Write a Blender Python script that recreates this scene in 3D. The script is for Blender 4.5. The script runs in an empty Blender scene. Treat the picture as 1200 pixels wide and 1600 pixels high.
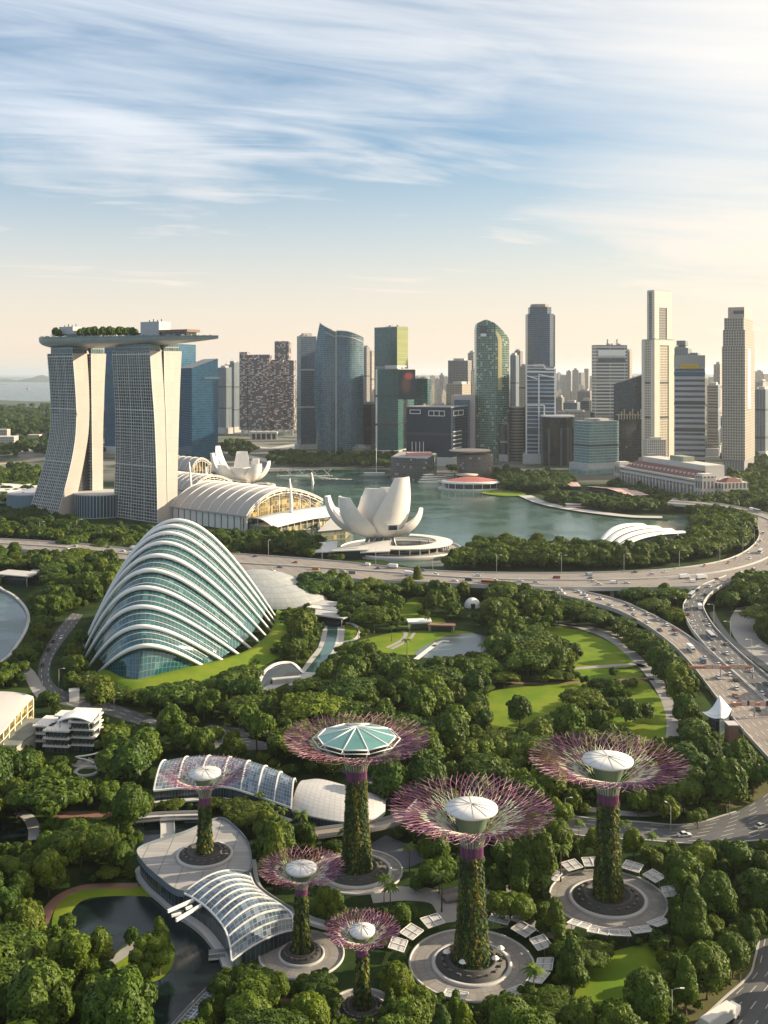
import bpy, math, random
from mathutils import Vector, Matrix
R = math.radians
rnd = random.Random(7)
S = bpy.context.scene
COL = S.collection
# ---------------------------------------------------------------- camera
F, HY, H = 1600.0, 582.0, 150.0          # focal length in photo pixels, horizon row, camera height
cd = bpy.data.cameras.new('camera'); cam = bpy.data.objects.new('camera', cd); COL.objects.link(cam)
cam.location = (0, 0, H); cam.rotation_euler = (R(90), 0, 0)
cd.sensor_fit = 'VERTICAL'; cd.sensor_height = 32; cd.lens = 32; cd.shift_y = -(800 - HY) / 1600
cd.clip_start = 1; cd.clip_end = 200000
S.camera = cam
# ---------------------------------------------------------------- light
SUN_AZ, SUN_EL = R(12), R(21)            # azimuth from +X towards +Y
sun_dir = Vector((math.cos(SUN_AZ) * math.cos(SUN_EL), math.sin(SUN_AZ) * math.cos(SUN_EL), math.sin(SUN_EL)))
sd = bpy.data.lights.new('sun', 'SUN'); sun = bpy.data.objects.new('sun', sd); COL.objects.link(sun)
sd.energy = 5.0; sd.angle = R(0.6); sd.color = (1.0, 0.84, 0.60)
sun.rotation_euler = (-sun_dir).to_track_quat('-Z', 'Y').to_euler(); sun.location = (0, 0, 600)
W = bpy.data.worlds.new('World'); S.world = W; W.use_nodes = True
class NT:
    """tiny node-tree helper"""
    def __init__(s, t): s.t = t
    def n(s, typ, **kw):
        x = s.t.nodes.new(typ)
        for k, v in kw.items(): setattr(x, k, v)
        return x
    def put(s, sock, v):
        if isinstance(v, bpy.types.NodeSocket): s.t.links.new(v, sock)
        elif v is not None:
            if sock.type == 'RGBA' and len(v) == 3: v = (*v, 1)
            sock.default_value = v
    def m(s, op, a, b=None, c=None, clamp=False):
        x = s.n('ShaderNodeMath', operation=op, use_clamp=clamp)
        s.put(x.inputs[0], a)
        if b is not None: s.put(x.inputs[1], b)
        if c is not None: s.put(x.inputs[2], c)
        return x.outputs[0]
    def mix(s, f, a, b, mode='MIX'):
        x = s.n('ShaderNodeMix', data_type='RGBA', blend_type=mode)
        s.put(x.inputs[0], f); s.put(x.inputs[6], a); s.put(x.inputs[7], b)
        return x.outputs[2]
    def noise(s, vec, scale, detail=4, rough=.55, dist=0, out=0):
        x = s.n('ShaderNodeTexNoise'); s.put(x.inputs['Vector'], vec)
        x.inputs['Scale'].default_value = scale; x.inputs['Detail'].default_value = detail
        x.inputs['Roughness'].default_value = rough; x.inputs['Distortion'].default_value = dist
        return x.outputs[out]
    def ramp(s, v, a, b, smooth=True):
        x = s.n('ShaderNodeMapRange', interpolation_type='SMOOTHSTEP' if smooth else 'LINEAR'); s.put(x.inputs[0], v)
        x.inputs[1].default_value = a; x.inputs[2].default_value = b
        return x.outputs[0]
    def sep(s, v):
        x = s.n('ShaderNodeSeparateXYZ'); s.put(x.inputs[0], v); return x.outputs
    def comb(s, a, b, c=0.0):
        x = s.n('ShaderNodeCombineXYZ')
        for i, q in enumerate((a, b, c)): s.put(x.inputs[i], q)
        return x.outputs[0]
def build_world():
    t = W.node_tree; t.nodes.clear(); q = NT(t)
    sky = q.n('ShaderNodeTexSky', sky_type='NISHITA', sun_disc=False)
    sky.sun_elevation = SUN_EL; sky.sun_rotation = R(90) - SUN_AZ
    sky.altitude = 100; sky.air_density = 1.1; sky.dust_density = 1.3; sky.ozone_density = 1.6
    d = q.n('ShaderNodeTexCoord').outputs['Generated']
    x, y, z = q.sep(d)
    zz = q.m('MAXIMUM', z, 0.0)
    den = q.m('ADD', zz, 0.09)
    px, py = q.m('DIVIDE', x, den), q.m('DIVIDE', y, den)
    # cirrus: long streaks running left to right, drifting upwards to the left
    ca, sa = math.cos(R(17)), math.sin(R(17))
    ru = q.m('ADD', q.m('MULTIPLY', px, ca), q.m('MULTIPLY', py, sa))
    rv = q.m('SUBTRACT', q.m('MULTIPLY', py, ca), q.m('MULTIPLY', px, sa))
    streak = q.noise(q.comb(q.m('MULTIPLY', ru, .30), q.m('MULTIPLY', rv, .72), 5.3), .85, 8, .55, 1.7)
    wisps = q.noise(q.comb(q.m('MULTIPLY', ru, .5), q.m('MULTIPLY', rv, 1.7), 9.1), 1.9, 7, .58, 1.6)
    veil = q.noise(q.comb(px, q.m('MULTIPLY', py, 1.1), 1.3), .55, 3, .5)
    sunward = q.n('ShaderNodeVectorMath', operation='DOT_PRODUCT'); q.put(sunward.inputs[0], d); sunward.inputs[1].default_value = sun_dir
    sw = q.ramp(sunward.outputs['Value'], -.05, .86)
    c1 = q.ramp(q.m('ADD', q.m('ADD', q.m('MULTIPLY', streak, .66), q.m('MULTIPLY', wisps, .36)), q.m('MULTIPLY', veil, .28)), .47, .83)
    cov = q.m('MULTIPLY', c1, .80)
    thick = q.m('MULTIPLY', q.ramp(q.m('ADD', q.m('MULTIPLY', sw, .60), q.m('MULTIPLY', streak, .75)), .40, .97), .95)   # veil thickens towards the sun
    cov = q.m('MAXIMUM', cov, thick)
    low = q.m('SUBTRACT', 1.0, q.ramp(z, .0, .28))                    # horizon murk
    cov = q.m('MAXIMUM', cov, q.m('MULTIPLY', low, .80))
    ccol = q.mix(sw, (.78, .82, .88), (.95, .87, .76))
    toward = q.n('ShaderNodeVectorMath', operation='DOT_PRODUCT'); q.put(toward.inputs[0], d); toward.inputs[1].default_value = (.55, .83, 0)
    murk = q.mix(q.ramp(toward.outputs['Value'], -.35, .45), (.40, .55, .72), (.98, .76, .56))     # warm towards the sun, blue-grey opposite
    ccol = q.mix(q.m('MULTIPLY', low, .85), ccol, murk)
    base = q.n('ShaderNodeMix', data_type='RGBA', blend_type='MULTIPLY')
    base.inputs[0].default_value = 1; q.put(base.inputs[6], sky.outputs[0]); base.inputs[7].default_value = (.76, 1.06, 1.22, 1)
    cl = q.mix(1.0, ccol, (10, 10, 10), 'MULTIPLY')                       # brought to the sky texture's scale
    out = q.mix(cov, base.outputs[2], cl)
    bg = q.n('ShaderNodeBackground'); q.put(bg.inputs[0], out); bg.inputs[1].default_value = 0.062
    o = q.n('ShaderNodeOutputWorld'); q.t.links.new(bg.outputs[0], o.inputs[0])
build_world()
vs = S.view_settings
vs.view_transform = 'Standard'; vs.look = 'None'; vs.exposure = 1.0; vs.gamma = 1; vs.use_curve_mapping = False
S.cycles.volume_bounces = 1; S.cycles.max_bounces = 6; S.cycles.diffuse_bounces = 2; S.cycles.glossy_bounces = 2
S.cycles.transparent_max_bounces = 6; S.cycles.use_denoising = True

# ---------------------------------------------------------------- helpers
def G(px, py, z=0.0):
    Y = F * (H - z) / (py - HY)
    return Vector(((px - 600) / F * Y, Y, z))
def A(px, Y, py):                       # point on the ray of a photo pixel at depth Y
    return Vector(((px - 600) / F * Y, Y, H - (py - HY) / F * Y))
def PIX(v): return (600 + F * v[0] / v[1], HY + F * (H - v[2]) / v[1])
def zat(Y, py): return H - (py - HY) / F * Y
def xat(px, Y): return (px - 600) / F * Y

SPLIT = {'column', 'bench', 'roof_vent', 'post', 'strut', 'leg_column', 'stilt', 'white_post', 'balcony', 'dormer', 'roof_post', 'mast', 'stay_cable', 'sign_board'}
class MB:
    def __init__(s): s.v = []; s.f = []; s.uv = []; s.mi = []; s.sm = []; s.cuts = []
    def cut(s):
        if not s.cuts or s.cuts[-1] != len(s.f): s.cuts.append(len(s.f))
    def face(s, pts, uv=None, mi=0, smooth=False):
        b = len(s.v); s.v += [tuple(p) for p in pts]; s.f.append(tuple(range(b, b + len(pts))))
        s.uv.append(uv or [(p[0], p[1]) for p in pts]); s.mi.append(mi); s.sm.append(smooth)
    def prism(s, poly, z0, z1, mi=0, top=None, bottom=False, u0=0.0, ztop=None, scale=1.0):
        """vertical walls round a footprint (any winding), top cap with material index `top`"""
        n = len(poly); P = [(p[0], p[1]) for p in poly]
        a = sum(P[i][0] * P[(i + 1) % n][1] - P[(i + 1) % n][0] * P[i][1] for i in range(n))
        if a < 0: P = P[::-1]; ztop = ztop[::-1] if ztop else None
        cx = sum(p[0] for p in P) / n; cy = sum(p[1] for p in P) / n
        T = [(cx + (p[0] - cx) * scale, cy + (p[1] - cy) * scale) for p in P]
        zt = ztop or [z1] * n
        for i in range(n):
            j = (i + 1) % n; L = math.hypot(P[j][0] - P[i][0], P[j][1] - P[i][1])
            s.face([(*P[i], z0), (*P[j], z0), (*T[j], zt[j]), (*T[i], zt[i])], [(u0, z0), (u0 + L, z0), (u0 + L, zt[j]), (u0, zt[i])], mi)
            if n > 6: u0 += L
        if top is not None: s.face([(*T[i], zt[i]) for i in range(n)], None, top)
        if bottom: s.face([(*P[i], z0) for i in range(n)][::-1], None, mi)
    def box(s, c, size, rz=0.0, mi=0, top=None):
        s.cut(); hx, hy = size[0] / 2, size[1] / 2; ca, sa = math.cos(rz), math.sin(rz)
        poly = [(c[0] + x * ca - y * sa, c[1] + x * sa + y * ca) for x, y in ((-hx, -hy), (hx, -hy), (hx, hy), (-hx, hy))]
        s.prism(poly, c[2], c[2] + size[2], mi, mi if top is None else top, True)
    def tube(s, p0, p1, r0, r1=None, n=6, mi=0, caps=True):
        s.path([p0, p1], [r0, r0 if r1 is None else r1], n, mi, caps)
    def path(s, pts, r, n=6, mi=0, caps=True, smooth=True, flat=None):
        s.cut(); pts = [Vector(p) for p in pts]; m = len(pts)
        if not isinstance(r, (list, tuple)): r = [r] * m
        rings = []; L = 0.0; us = []
        up = Vector((0, 0, 1))
        for i, p in enumerate(pts):
            t = (pts[min(i + 1, m - 1)] - pts[max(i - 1, 0)])
            t = t.normalized() if t.length > 1e-9 else Vector((0, 0, 1))
            a = t.cross(up)
            if a.length < 1e-3: a = t.cross(Vector((0, 1, 0)))
            a.normalize(); b = a.cross(t).normalized()
            if flat: rings.append([p + a * (sx * r[i] * flat[0]) + b * (sy * r[i] * flat[1]) for sx, sy in ((-1, -1), (1, -1), (1, 1), (-1, 1))])
            else: rings.append([p + a * (r[i] * math.cos(k * 2 * math.pi / n)) + b * (r[i] * math.sin(k * 2 * math.pi / n)) for k in range(n)])
            if i: L += (pts[i] - pts[i - 1]).length
            us.append(L)
        k = len(rings[0]); base = len(s.v)
        for rg in rings: s.v += [tuple(q) for q in rg]
        for i in range(m - 1):
            for j in range(k):
                j2 = (j + 1) % k
                s.f.append((base + i * k + j, base + i * k + j2, base + (i + 1) * k + j2, base + (i + 1) * k + j))
                s.uv.append([(j / k, us[i]), ((j + 1) / k, us[i]), ((j + 1) / k, us[i + 1]), (j / k, us[i + 1])]); s.mi.append(mi); s.sm.append(smooth and not flat)
        if caps:
            s.f.append(tuple(base + j for j in range(k))[::-1]); s.uv.append([(0, 0)] * k); s.mi.append(mi); s.sm.append(False)
            s.f.append(tuple(base + (m - 1) * k + j for j in range(k))); s.uv.append([(0, 0)] * k); s.mi.append(mi); s.sm.append(False)
    def grid(s, rows, uvs=None, mi=0, smooth=True, flip=False):
        base = len(s.v); nr = len(rows); nc = len(rows[0])
        for r in rows: s.v += [tuple(p) for p in r]
        for i in range(nr - 1):
            for j in range(nc - 1):
                q = [(i, j), (i, j + 1), (i + 1, j + 1), (i + 1, j)]
                if flip: q = q[::-1]
                s.f.append(tuple(base + a * nc + b for a, b in q))
                s.uv.append([uvs[a][b] if uvs else (b / (nc - 1), a / (nr - 1)) for a, b in q]); s.mi.append(mi); s.sm.append(smooth)
    def lathe(s, c, prof, n=32, mi=0, a0=0, a1=2 * math.pi, smooth=True, sx=1.0, sy=1.0):
        rows = [[(c[0] + r * math.cos(a0 + (a1 - a0) * k / n) * sx, c[1] + r * math.sin(a0 + (a1 - a0) * k / n) * sy, c[2] + z) for k in range(n + 1)] for r, z in prof]
        rm = max(r for r, z in prof)
        uvs = [[((a1 - a0) * k / n * rm, z) for k in range(n + 1)] for r, z in prof]
        s.grid(rows, uvs, mi, smooth)
    def sheet(s, pts, mi=0):
        a = sum(pts[i][0] * pts[(i + 1) % len(pts)][1] - pts[(i + 1) % len(pts)][0] * pts[i][1] for i in range(len(pts)))
        if a < 0: pts = pts[::-1]
        s.face(pts, None, mi)
    def mesh(s, name, mats):
        me = bpy.data.meshes.new(name)
        me.from_pydata(s.v, [], s.f)
        uv = me.uv_layers.new(name='UVMap'); flat = []
        for f in s.uv:
            for u in f: flat += [u[0], u[1]]
        uv.data.foreach_set('uv', flat)
        me.polygons.foreach_set('material_index', s.mi); me.polygons.foreach_set('use_smooth', s.sm)
        for m in (mats if isinstance(mats, (list, tuple)) else [mats]): me.materials.append(m)
        me.update(); return me
    def build(s, name, mats, parent=None, **tags):
        if name in SPLIT and parent is not None and len(s.cuts) > 1:           # every post, bench or column is a part of its own
            c = s.cuts + [len(s.f)]
            for i in range(len(c) - 1):
                k = MB(); ids = {}
                for j in range(c[i], c[i + 1]):
                    for v in s.f[j]:
                        if v not in ids: ids[v] = len(k.v); k.v.append(s.v[v])
                    k.f.append(tuple(ids[v] for v in s.f[j])); k.uv.append(s.uv[j]); k.mi.append(s.mi[j]); k.sm.append(s.sm[j])
                o = k.build(name, mats, parent, **tags)
            return o
        o = bpy.data.objects.new(name, s.mesh(name, mats)); COL.objects.link(o)
        if parent is not None:
            o.parent = parent
            o.matrix_parent_inverse = parent_world(parent).inverted()
        return tag(o, **tags)
def parent_world(o):
    return parent_world(o.parent) @ o.matrix_parent_inverse @ o.matrix_basis if o.parent else o.matrix_basis.copy()
def tag(o, label=None, cat=None, group=None, kind=None, **kw):
    if label: o['label'] = label
    if cat: o['category'] = cat
    if group: o['group'] = group
    if kind: o['kind'] = kind
    return o
def thing(name, loc, label, cat, group=None, rz=0.0):
    o = bpy.data.objects.new(name, None); COL.objects.link(o); o.location = loc; o.rotation_euler = (0, 0, rz)
    o.empty_display_size = 1
    return tag(o, label, cat, group)
def copy_tree(o, parent=None):
    c = o.copy(); COL.objects.link(c)
    if parent is not None: c.parent = parent
    for ch in o.children: copy_tree(ch, c)
    return c
def bez(p0, p1, p2, p3, n=16):
    return [p0 * (1 - t) ** 3 + p1 * (3 * t * (1 - t) ** 2) + p2 * (3 * t * t * (1 - t)) + p3 * t ** 3 for t in [i / n for i in range(n + 1)]]
def smooth_line(pts, n=8, closed=False):
    """Catmull-Rom through the points"""
    P = [Vector(p) for p in pts]; out = []; m = len(P)
    for i in range(m if closed else m - 1):
        a = P[(i - 1) % m] if closed or i else P[0] * 2 - P[1]; b = P[i]; c = P[(i + 1) % m]
        d = P[(i + 2) % m] if closed or i + 2 < m else P[-1] * 2 - P[-2]
        for k in range(n):
            t = k / n
            out.append(.5 * ((2 * b) + (c - a) * t + (2 * a - 5 * b + 4 * c - d) * t * t + (3 * b - a - 3 * c + d) * t ** 3))
    if not closed: out.append(P[-1])
    return out
def resample(pts, n):
    P = [Vector(p) for p in pts]; L = [0]
    for i in range(1, len(P)): L.append(L[-1] + (P[i] - P[i - 1]).length)
    out = []; k = 0
    for i in range(n):
        d = L[-1] * i / (n - 1)
        while k < len(P) - 2 and L[k + 1] < d: k += 1
        t = (d - L[k]) / max(L[k + 1] - L[k], 1e-9); out.append(P[k].lerp(P[k + 1], min(max(t, 0), 1)))
    return out
def inpoly(x, y, P):
    r = False; j = len(P) - 1
    for i in range(len(P)):
        if (P[i][1] > y) != (P[j][1] > y) and x < (P[j][0] - P[i][0]) * (y - P[i][1]) / (P[j][1] - P[i][1]) + P[i][0]: r = not r
        j = i
    return r

# ---------------------------------------------------------------- materials
MATS = {}
def newmat(name):
    m = bpy.data.materials.new(name); m.use_nodes = True; t = m.node_tree; t.nodes.clear(); q = NT(t)
    b = q.n('ShaderNodeBsdfPrincipled'); o = q.n('ShaderNodeOutputMaterial'); t.links.new(b.outputs[0], o.inputs[0])
    MATS[name] = m; return m, q, b
def plain(name, col, rough=.6, metal=0.0, var=.18, scale=.6, spec=.4, bump=0.0):
    if name in MATS: return MATS[name]
    m, q, b = newmat(name)
    g = q.n('ShaderNodeTexCoord').outputs['Object']
    n1 = q.noise(g, scale, 5, .6)
    f = q.m('ADD', q.m('MULTIPLY', q.m('SUBTRACT', n1, .5), var * 2.6), 1.0)
    q.put(b.inputs['Base Color'], q.mix(1.0, (*col, 1), q.comb(f, f, f), 'MULTIPLY'))
    b.inputs['Roughness'].default_value = rough; b.inputs['Metallic'].default_value = metal
    b.inputs['Specular IOR Level'].default_value = spec
    if bump:
        bp = q.n('ShaderNodeBump'); bp.inputs['Strength'].default_value = bump; q.put(bp.inputs['Height'], q.noise(g, scale * 6, 4)); q.t.links.new(bp.outputs[0], b.inputs['Normal'])
    return m
def facade(name, glass, frame, fh=4.0, bw=3.0, hb=.3, vb=.15, rough=.18, var=.4, specks=None, speck=.0, wobble=.22, spec=.6):
    """curtain wall from UVs in metres: floors, mullions, panes that differ one by one"""
    m, q, b = newmat(name)
    uv = q.n('ShaderNodeTexCoord').outputs['UV']
    u, v, _ = q.sep(uv)
    u = q.m('DIVIDE', u, bw); v = q.m('DIVIDE', v, fh)
    fu, fv = q.m('FRACT', u), q.m('FRACT', v)
    mk = q.m('MAXIMUM', q.m('LESS_THAN', fu, vb), q.m('LESS_THAN', fv, hb))
    wn = q.n('ShaderNodeTexWhiteNoise', noise_dimensions='2D'); q.put(wn.inputs['Vector'], q.comb(q.m('FLOOR', u), q.m('FLOOR', v)))
    r = wn.outputs['Value']
    big = q.noise(q.n('ShaderNodeTexCoord').outputs['Object'], .022, 4, .6)
    r2 = q.m('ADD', q.m('MULTIPLY', r, .75), q.m('MULTIPLY', q.m('SUBTRACT', big, .35), .9))
    gl = q.mix(q.m('MINIMUM', q.m('MAXIMUM', r2, 0.0), 1.0), tuple(c * (1 - var) for c in glass), tuple(c * (1 + var) for c in glass))
    if specks: gl = q.mix(q.m('GREATER_THAN', r, 1 - speck), gl, specks)
    fr = q.mix(q.m('MULTIPLY', q.noise(q.n('ShaderNodeTexCoord').outputs['Object'], .06, 4), .5), frame, tuple(c * .6 for c in frame))
    q.put(b.inputs['Base Color'], q.mix(mk, gl, fr))
    q.put(b.inputs['Roughness'], q.m('ADD', q.m('MULTIPLY', mk, .5), rough))
    b.inputs['Specular IOR Level'].default_value = spec
    if wobble:
        bp = q.n('ShaderNodeBump'); bp.inputs['Strength'].default_value = wobble; bp.inputs['Distance'].default_value = 1
        q.put(bp.inputs['Height'], q.m('ADD', q.m('MULTIPLY', r, .4), q.m('MULTIPLY', mk, .5))); q.t.links.new(bp.outputs[0], b.inputs['Normal'])
    return m
def panels(name, col, line, su=3.0, sv=3.0, w=.05, rough=.5, var=.12, metal=0.0, spec=.5):
    """sheet cladding with joints, UV in metres"""
    m, q, b = newmat(name)
    uv = q.n('ShaderNodeTexCoord').outputs['UV']; u, v, _ = q.sep(uv)
    u = q.m('DIVIDE', u, su); v = q.m('DIVIDE', v, sv)
    mk = q.m('MAXIMUM', q.m('LESS_THAN', q.m('FRACT', u), w), q.m('LESS_THAN', q.m('FRACT', v), w))
    wn = q.n('ShaderNodeTexWhiteNoise', noise_dimensions='2D'); q.put(wn.inputs['Vector'], q.comb(q.m('FLOOR', u), q.m('FLOOR', v)))
    dirt = q.noise(q.n('ShaderNodeTexCoord').outputs['Object'], .12, 5, .65)
    f = q.m('ADD', q.m('ADD', q.m('MULTIPLY', wn.outputs['Value'], var), q.m('MULTIPLY', dirt, var * 1.6)), 1 - var * 1.3)
    q.put(b.inputs['Base Color'], q.mix(mk, q.mix(1.0, (*col, 1), q.comb(f, f, f), 'MULTIPLY'), line))
    b.inputs['Roughness'].default_value = rough; b.inputs['Metallic'].default_value = metal; b.inputs['Specular IOR Level'].default_value = spec
    return m
white = plain('white_paint', (.78, .76, .72), .45, var=.06, scale=.15)
offwhite = plain('offwhite_cladding', (.70, .66, .60), .5, var=.08, scale=.1)
cream = plain('cream_wall', (.66, .58, .48), .6, var=.10, scale=.06)
concrete = plain('concrete', (.34, .32, .29), .8, var=.16, scale=.15)
paleconc = plain('pale_concrete', (.46, .44, .41), .75, var=.14, scale=.12)
steel = plain('grey_steel', (.36, .37, .38), .4, .4, var=.1)
darkmetal = plain('dark_metal', (.05, .055, .06), .45, .2, var=.2)
darkglass = plain('dark_glass', (.018, .030, .036), .08, var=.3, scale=.08, spec=.8)
tealglass = plain('teal_glass', (.03, .095, .10), .08, var=.3, scale=.1, spec=.8)
roofgrey = plain('flat_roof', (.30, .29, .28), .85, var=.25, scale=.12)
redroof = plain('red_roof_tiles', (.42, .10, .07), .7, var=.2, scale=.3)
timber = panels('timber_deck', (.33, .25, .18), (.16, .12, .09), 1.2, 40, .10, .7)
# ================================================================ SETTING
def m_ground():
    m, q, b = newmat('undergrowth')
    g = q.n('ShaderNodeTexCoord').outputs['Object']
    a = q.noise(g, .05, 6, .6); c = q.noise(g, .5, 5, .6); d = q.noise(g, .006, 5, .55)
    col = q.mix(q.ramp(a, .4, .62), (.014, .030, .008), (.034, .060, .012))
    col = q.mix(q.m('MULTIPLY', q.ramp(c, .58, .72), .6), col, (.07, .065, .035))
    x, y, z = q.sep(g)
    far = q.ramp(y, 1150, 1700)
    town = q.mix(q.ramp(d, .42, .56), (.06, .085, .05), (.20, .19, .17))
    col = q.mix(far, col, town)
    q.put(b.inputs['Base Color'], col); b.inputs['Roughness'].default_value = .95; b.inputs['Specular IOR Level'].default_value = .1
    bp = q.n('ShaderNodeBump'); bp.inputs['Strength'].default_value = .6; q.put(bp.inputs['Height'], c); q.t.links.new(bp.outputs[0], b.inputs['Normal'])
    return m
def m_lawn():
    m, q, b = newmat('mown_lawn')
    g = q.n('ShaderNodeTexCoord').outputs['Object']
    a = q.noise(g, .06, 5, .6); c = q.noise(g, .9, 4, .6)
    col = q.mix(q.ramp(a, .35, .65), (.105, .190, .015), (.200, .240, .024))
    col = q.mix(q.m('MULTIPLY', c, .5), col, (.085, .145, .012)); col = q.mix(q.m('MULTIPLY', q.ramp(q.noise(g, .16, 6, .7), .56, .70), .45), col, (.17, .15, .05))
    q.put(b.inputs['Base Color'], col); b.inputs['Roughness'].default_value = .95; b.inputs['Specular IOR Level'].default_value = .1
    bp = q.n('ShaderNodeBump'); bp.inputs['Strength'].default_value = .5; q.put(bp.inputs['Height'], c); q.t.links.new(bp.outputs[0], b.inputs['Normal'])
    return m
def m_water(name, col, rough, scale, bump):
    m, q, b = newmat(name)
    g = q.n('ShaderNodeTexCoord').outputs['Object']
    mp = q.n('ShaderNodeMapping'); mp.inputs['Scale'].default_value = (1, .45, 1); q.put(mp.inputs[0], g)
    a = q.noise(mp.outputs[0], .012, 4, .6)
    q.put(b.inputs['Base Color'], q.mix(a, tuple(c * .75 for c in col), tuple(c * 1.25 for c in col)))
    q.put(b.inputs['Roughness'], q.m('ADD', q.m('MULTIPLY', q.ramp(q.noise(g, .02, 5, .65), .42, .62), .16), rough)); b.inputs['IOR'].default_value = 1.33
    bp = q.n('ShaderNodeBump'); bp.inputs['Strength'].default_value = bump; bp.inputs['Distance'].default_value = .4
    q.put(bp.inputs['Height'], q.noise(mp.outputs[0], scale, 5, .65)); q.t.links.new(bp.outputs[0], b.inputs['Normal'])
    return m
def m_road(name, base, lane=3.6, dash=True, edge=True):
    m, q, b = newmat(name)
    uv = q.n('ShaderNodeTexCoord').outputs['UV']; u, v, _ = q.sep(uv)      # u metres from the left edge, v metres along
    g = q.n('ShaderNodeTexCoord').outputs['Object']
    n1 = q.noise(g, .08, 5, .65); n2 = q.noise(q.comb(u, q.m('MULTIPLY', v, .03)), .9, 4, .6)
    f = q.m('ADD', q.m('ADD', q.m('MULTIPLY', n1, .7), q.m('MULTIPLY', n2, .9)), .2)
    col = q.mix(1.0, (*base, 1), q.comb(f, f, f), 'MULTIPLY')
    fu = q.m('FRACT', q.m('DIVIDE', u, lane))
    line = q.m('LESS_THAN', q.m('ABSOLUTE', q.m('SUBTRACT', fu, .5)), .5 * .22 / lane * 1.6)
    if dash: line = q.m('MULTIPLY', line, q.m('LESS_THAN', q.m('FRACT', q.m('DIVIDE', v, 10.0)), .42))
    col = q.mix(q.m('MULTIPLY', line, .8), col, (.55, .53, .48))
    q.put(b.inputs['Base Color'], col); b.inputs['Roughness'].default_value = .85; b.inputs['Specular IOR Level'].default_value = .25
    return m
M_road = m_road('asphalt', (.105, .105, .108)); M_hw = m_road('highway_concrete', (.235, .205, .18))
M_lawn = m_lawn(); M_path = plain('footpath_paving', (.30, .285, .26), .85, var=.14, scale=.25)
M_brick = plain('red_brown_paving', (.22, .12, .085), .85, var=.2, scale=.4)
M_plaza = panels('plaza_paving', (.235, .215, .195), (.13, .125, .115), 2.4, 2.4, .06, .8, .2)
def structure(name, mb, mats, parent=None): return mb.build(name, mats, parent, kind='structure' if parent is None else None)

ROADS = {}
def strip(name, left, right, mat, z=None, n=60, parapet=0.0, thick=0.0, wall=paleconc, median=False, obj=True):
    """road between two edges traced as photo pixels, z(t) its height"""
    zf = z or (lambda t: 0.05)
    def lift(edge):
        k = len(edge) - 1
        pts = [G(p[0], p[1], zf(i / k)) for i, p in enumerate(edge)]
        return resample(smooth_line(pts, 8), n)
    Lp, Rp = lift(left), lift(right)
    mb = MB(); v = 0.0; rows = []; uvs = []
    for i in range(n):
        if i: v += ((Lp[i] + Rp[i]) / 2 - (Lp[i - 1] + Rp[i - 1]) / 2).length
        w = (Rp[i] - Lp[i]).length
        rows.append([Lp[i].lerp(Rp[i], k / 4) for k in range(5)]); uvs.append([(w * k / 4, v) for k in range(5)])
    mb.grid(rows, uvs, 0, False)
    ns = mb.f[0]; a, b_, c = [Vector(mb.v[k]) for k in ns[:3]]
    if (b_ - a).cross(c - a).z < 0: mb.f = [f[::-1] for f in mb.f]; mb.uv = [u[::-1] for u in mb.uv]
    if thick:
        for P in (Lp, Rp):
            mb.grid([[p for p in P], [p + Vector((0, 0, -thick)) for p in P]], None, 1, False)
        mb.grid([[p + Vector((0, 0, -thick)) for p in Lp], [p + Vector((0, 0, -thick)) for p in Rp]], None, 1, False)
    ROADS[name] = (Lp, Rp)
    o = structure(name.split('.')[0], mb, [mat, wall])
    if parapet:
        for P, s in ((Lp, 1), (Rp, -1)):
            pb = MB()
            off = [(q_ - p_).normalized() * (.25 * 1) for p_, q_ in zip(Lp, Rp)]
            pts = [p + (of if s > 0 else -of) + Vector((0, 0, parapet / 2)) for p, of in zip(P, off)]
            pb.path(pts, .5, flat=(.45, parapet)); pb.build('parapet', wall, o)
    if median:
        pb = MB(); pts = [((p + q_) / 2) + Vector((0, 0, .45)) for p, q_ in zip(Lp, Rp)]
        pb.path(pts, .5, flat=(1.1, .9)); pb.build('median_barrier', wall, o)
    return o
def path(name, line, width, mat=None, z=.09, n=8):
    P = smooth_line([G(x, y, z) for x, y in line], n); mb = MB(); L = []; Rr = []; v = 0; uvs = []
    for i, p in enumerate(P):
        t = (P[min(i + 1, len(P) - 1)] - P[max(i - 1, 0)]); t.z = 0; t.normalize(); s = Vector((t.y, -t.x, 0)) * width / 2
        if i: v += (p - P[i - 1]).length
        L.append(p - s); Rr.append(p + s); uvs.append([(0, v), (width, v)])
    mb.grid([[a, b] for a, b in zip(L, Rr)], uvs, 0, False, flip=True)
    ROADS.setdefault(name, (L, Rr))
    return structure(name, mb, mat or M_path)
def lawn(name, poly, mat=None, z=.06, smooth=True):
    pts = [G(x, y, z) for x, y in poly]
    if smooth: pts = smooth_line(pts, 5, True)
    mb = MB(); mb.sheet(pts); return structure(name, mb, mat or M_lawn)

mb = MB(); mb.sheet([(-45000, -300, 0), (45000, -300, 0), (45000, 60000, 0), (-45000, 60000, 0)]); structure('ground', mb, m_ground())
# sea on the left, with its far islands
W_sea = m_water('sea_water', (.10, .14, .15), .25, .02, .25)
mb = MB(); mb.sheet([(-44000, 5300, .4), (-1750, 5300, .4), (-1400, 5500, .4), (-900, 9000, .4), (1500, 59000, .4), (-44000, 59000, .4)]); structure('sea', mb, W_sea)
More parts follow.
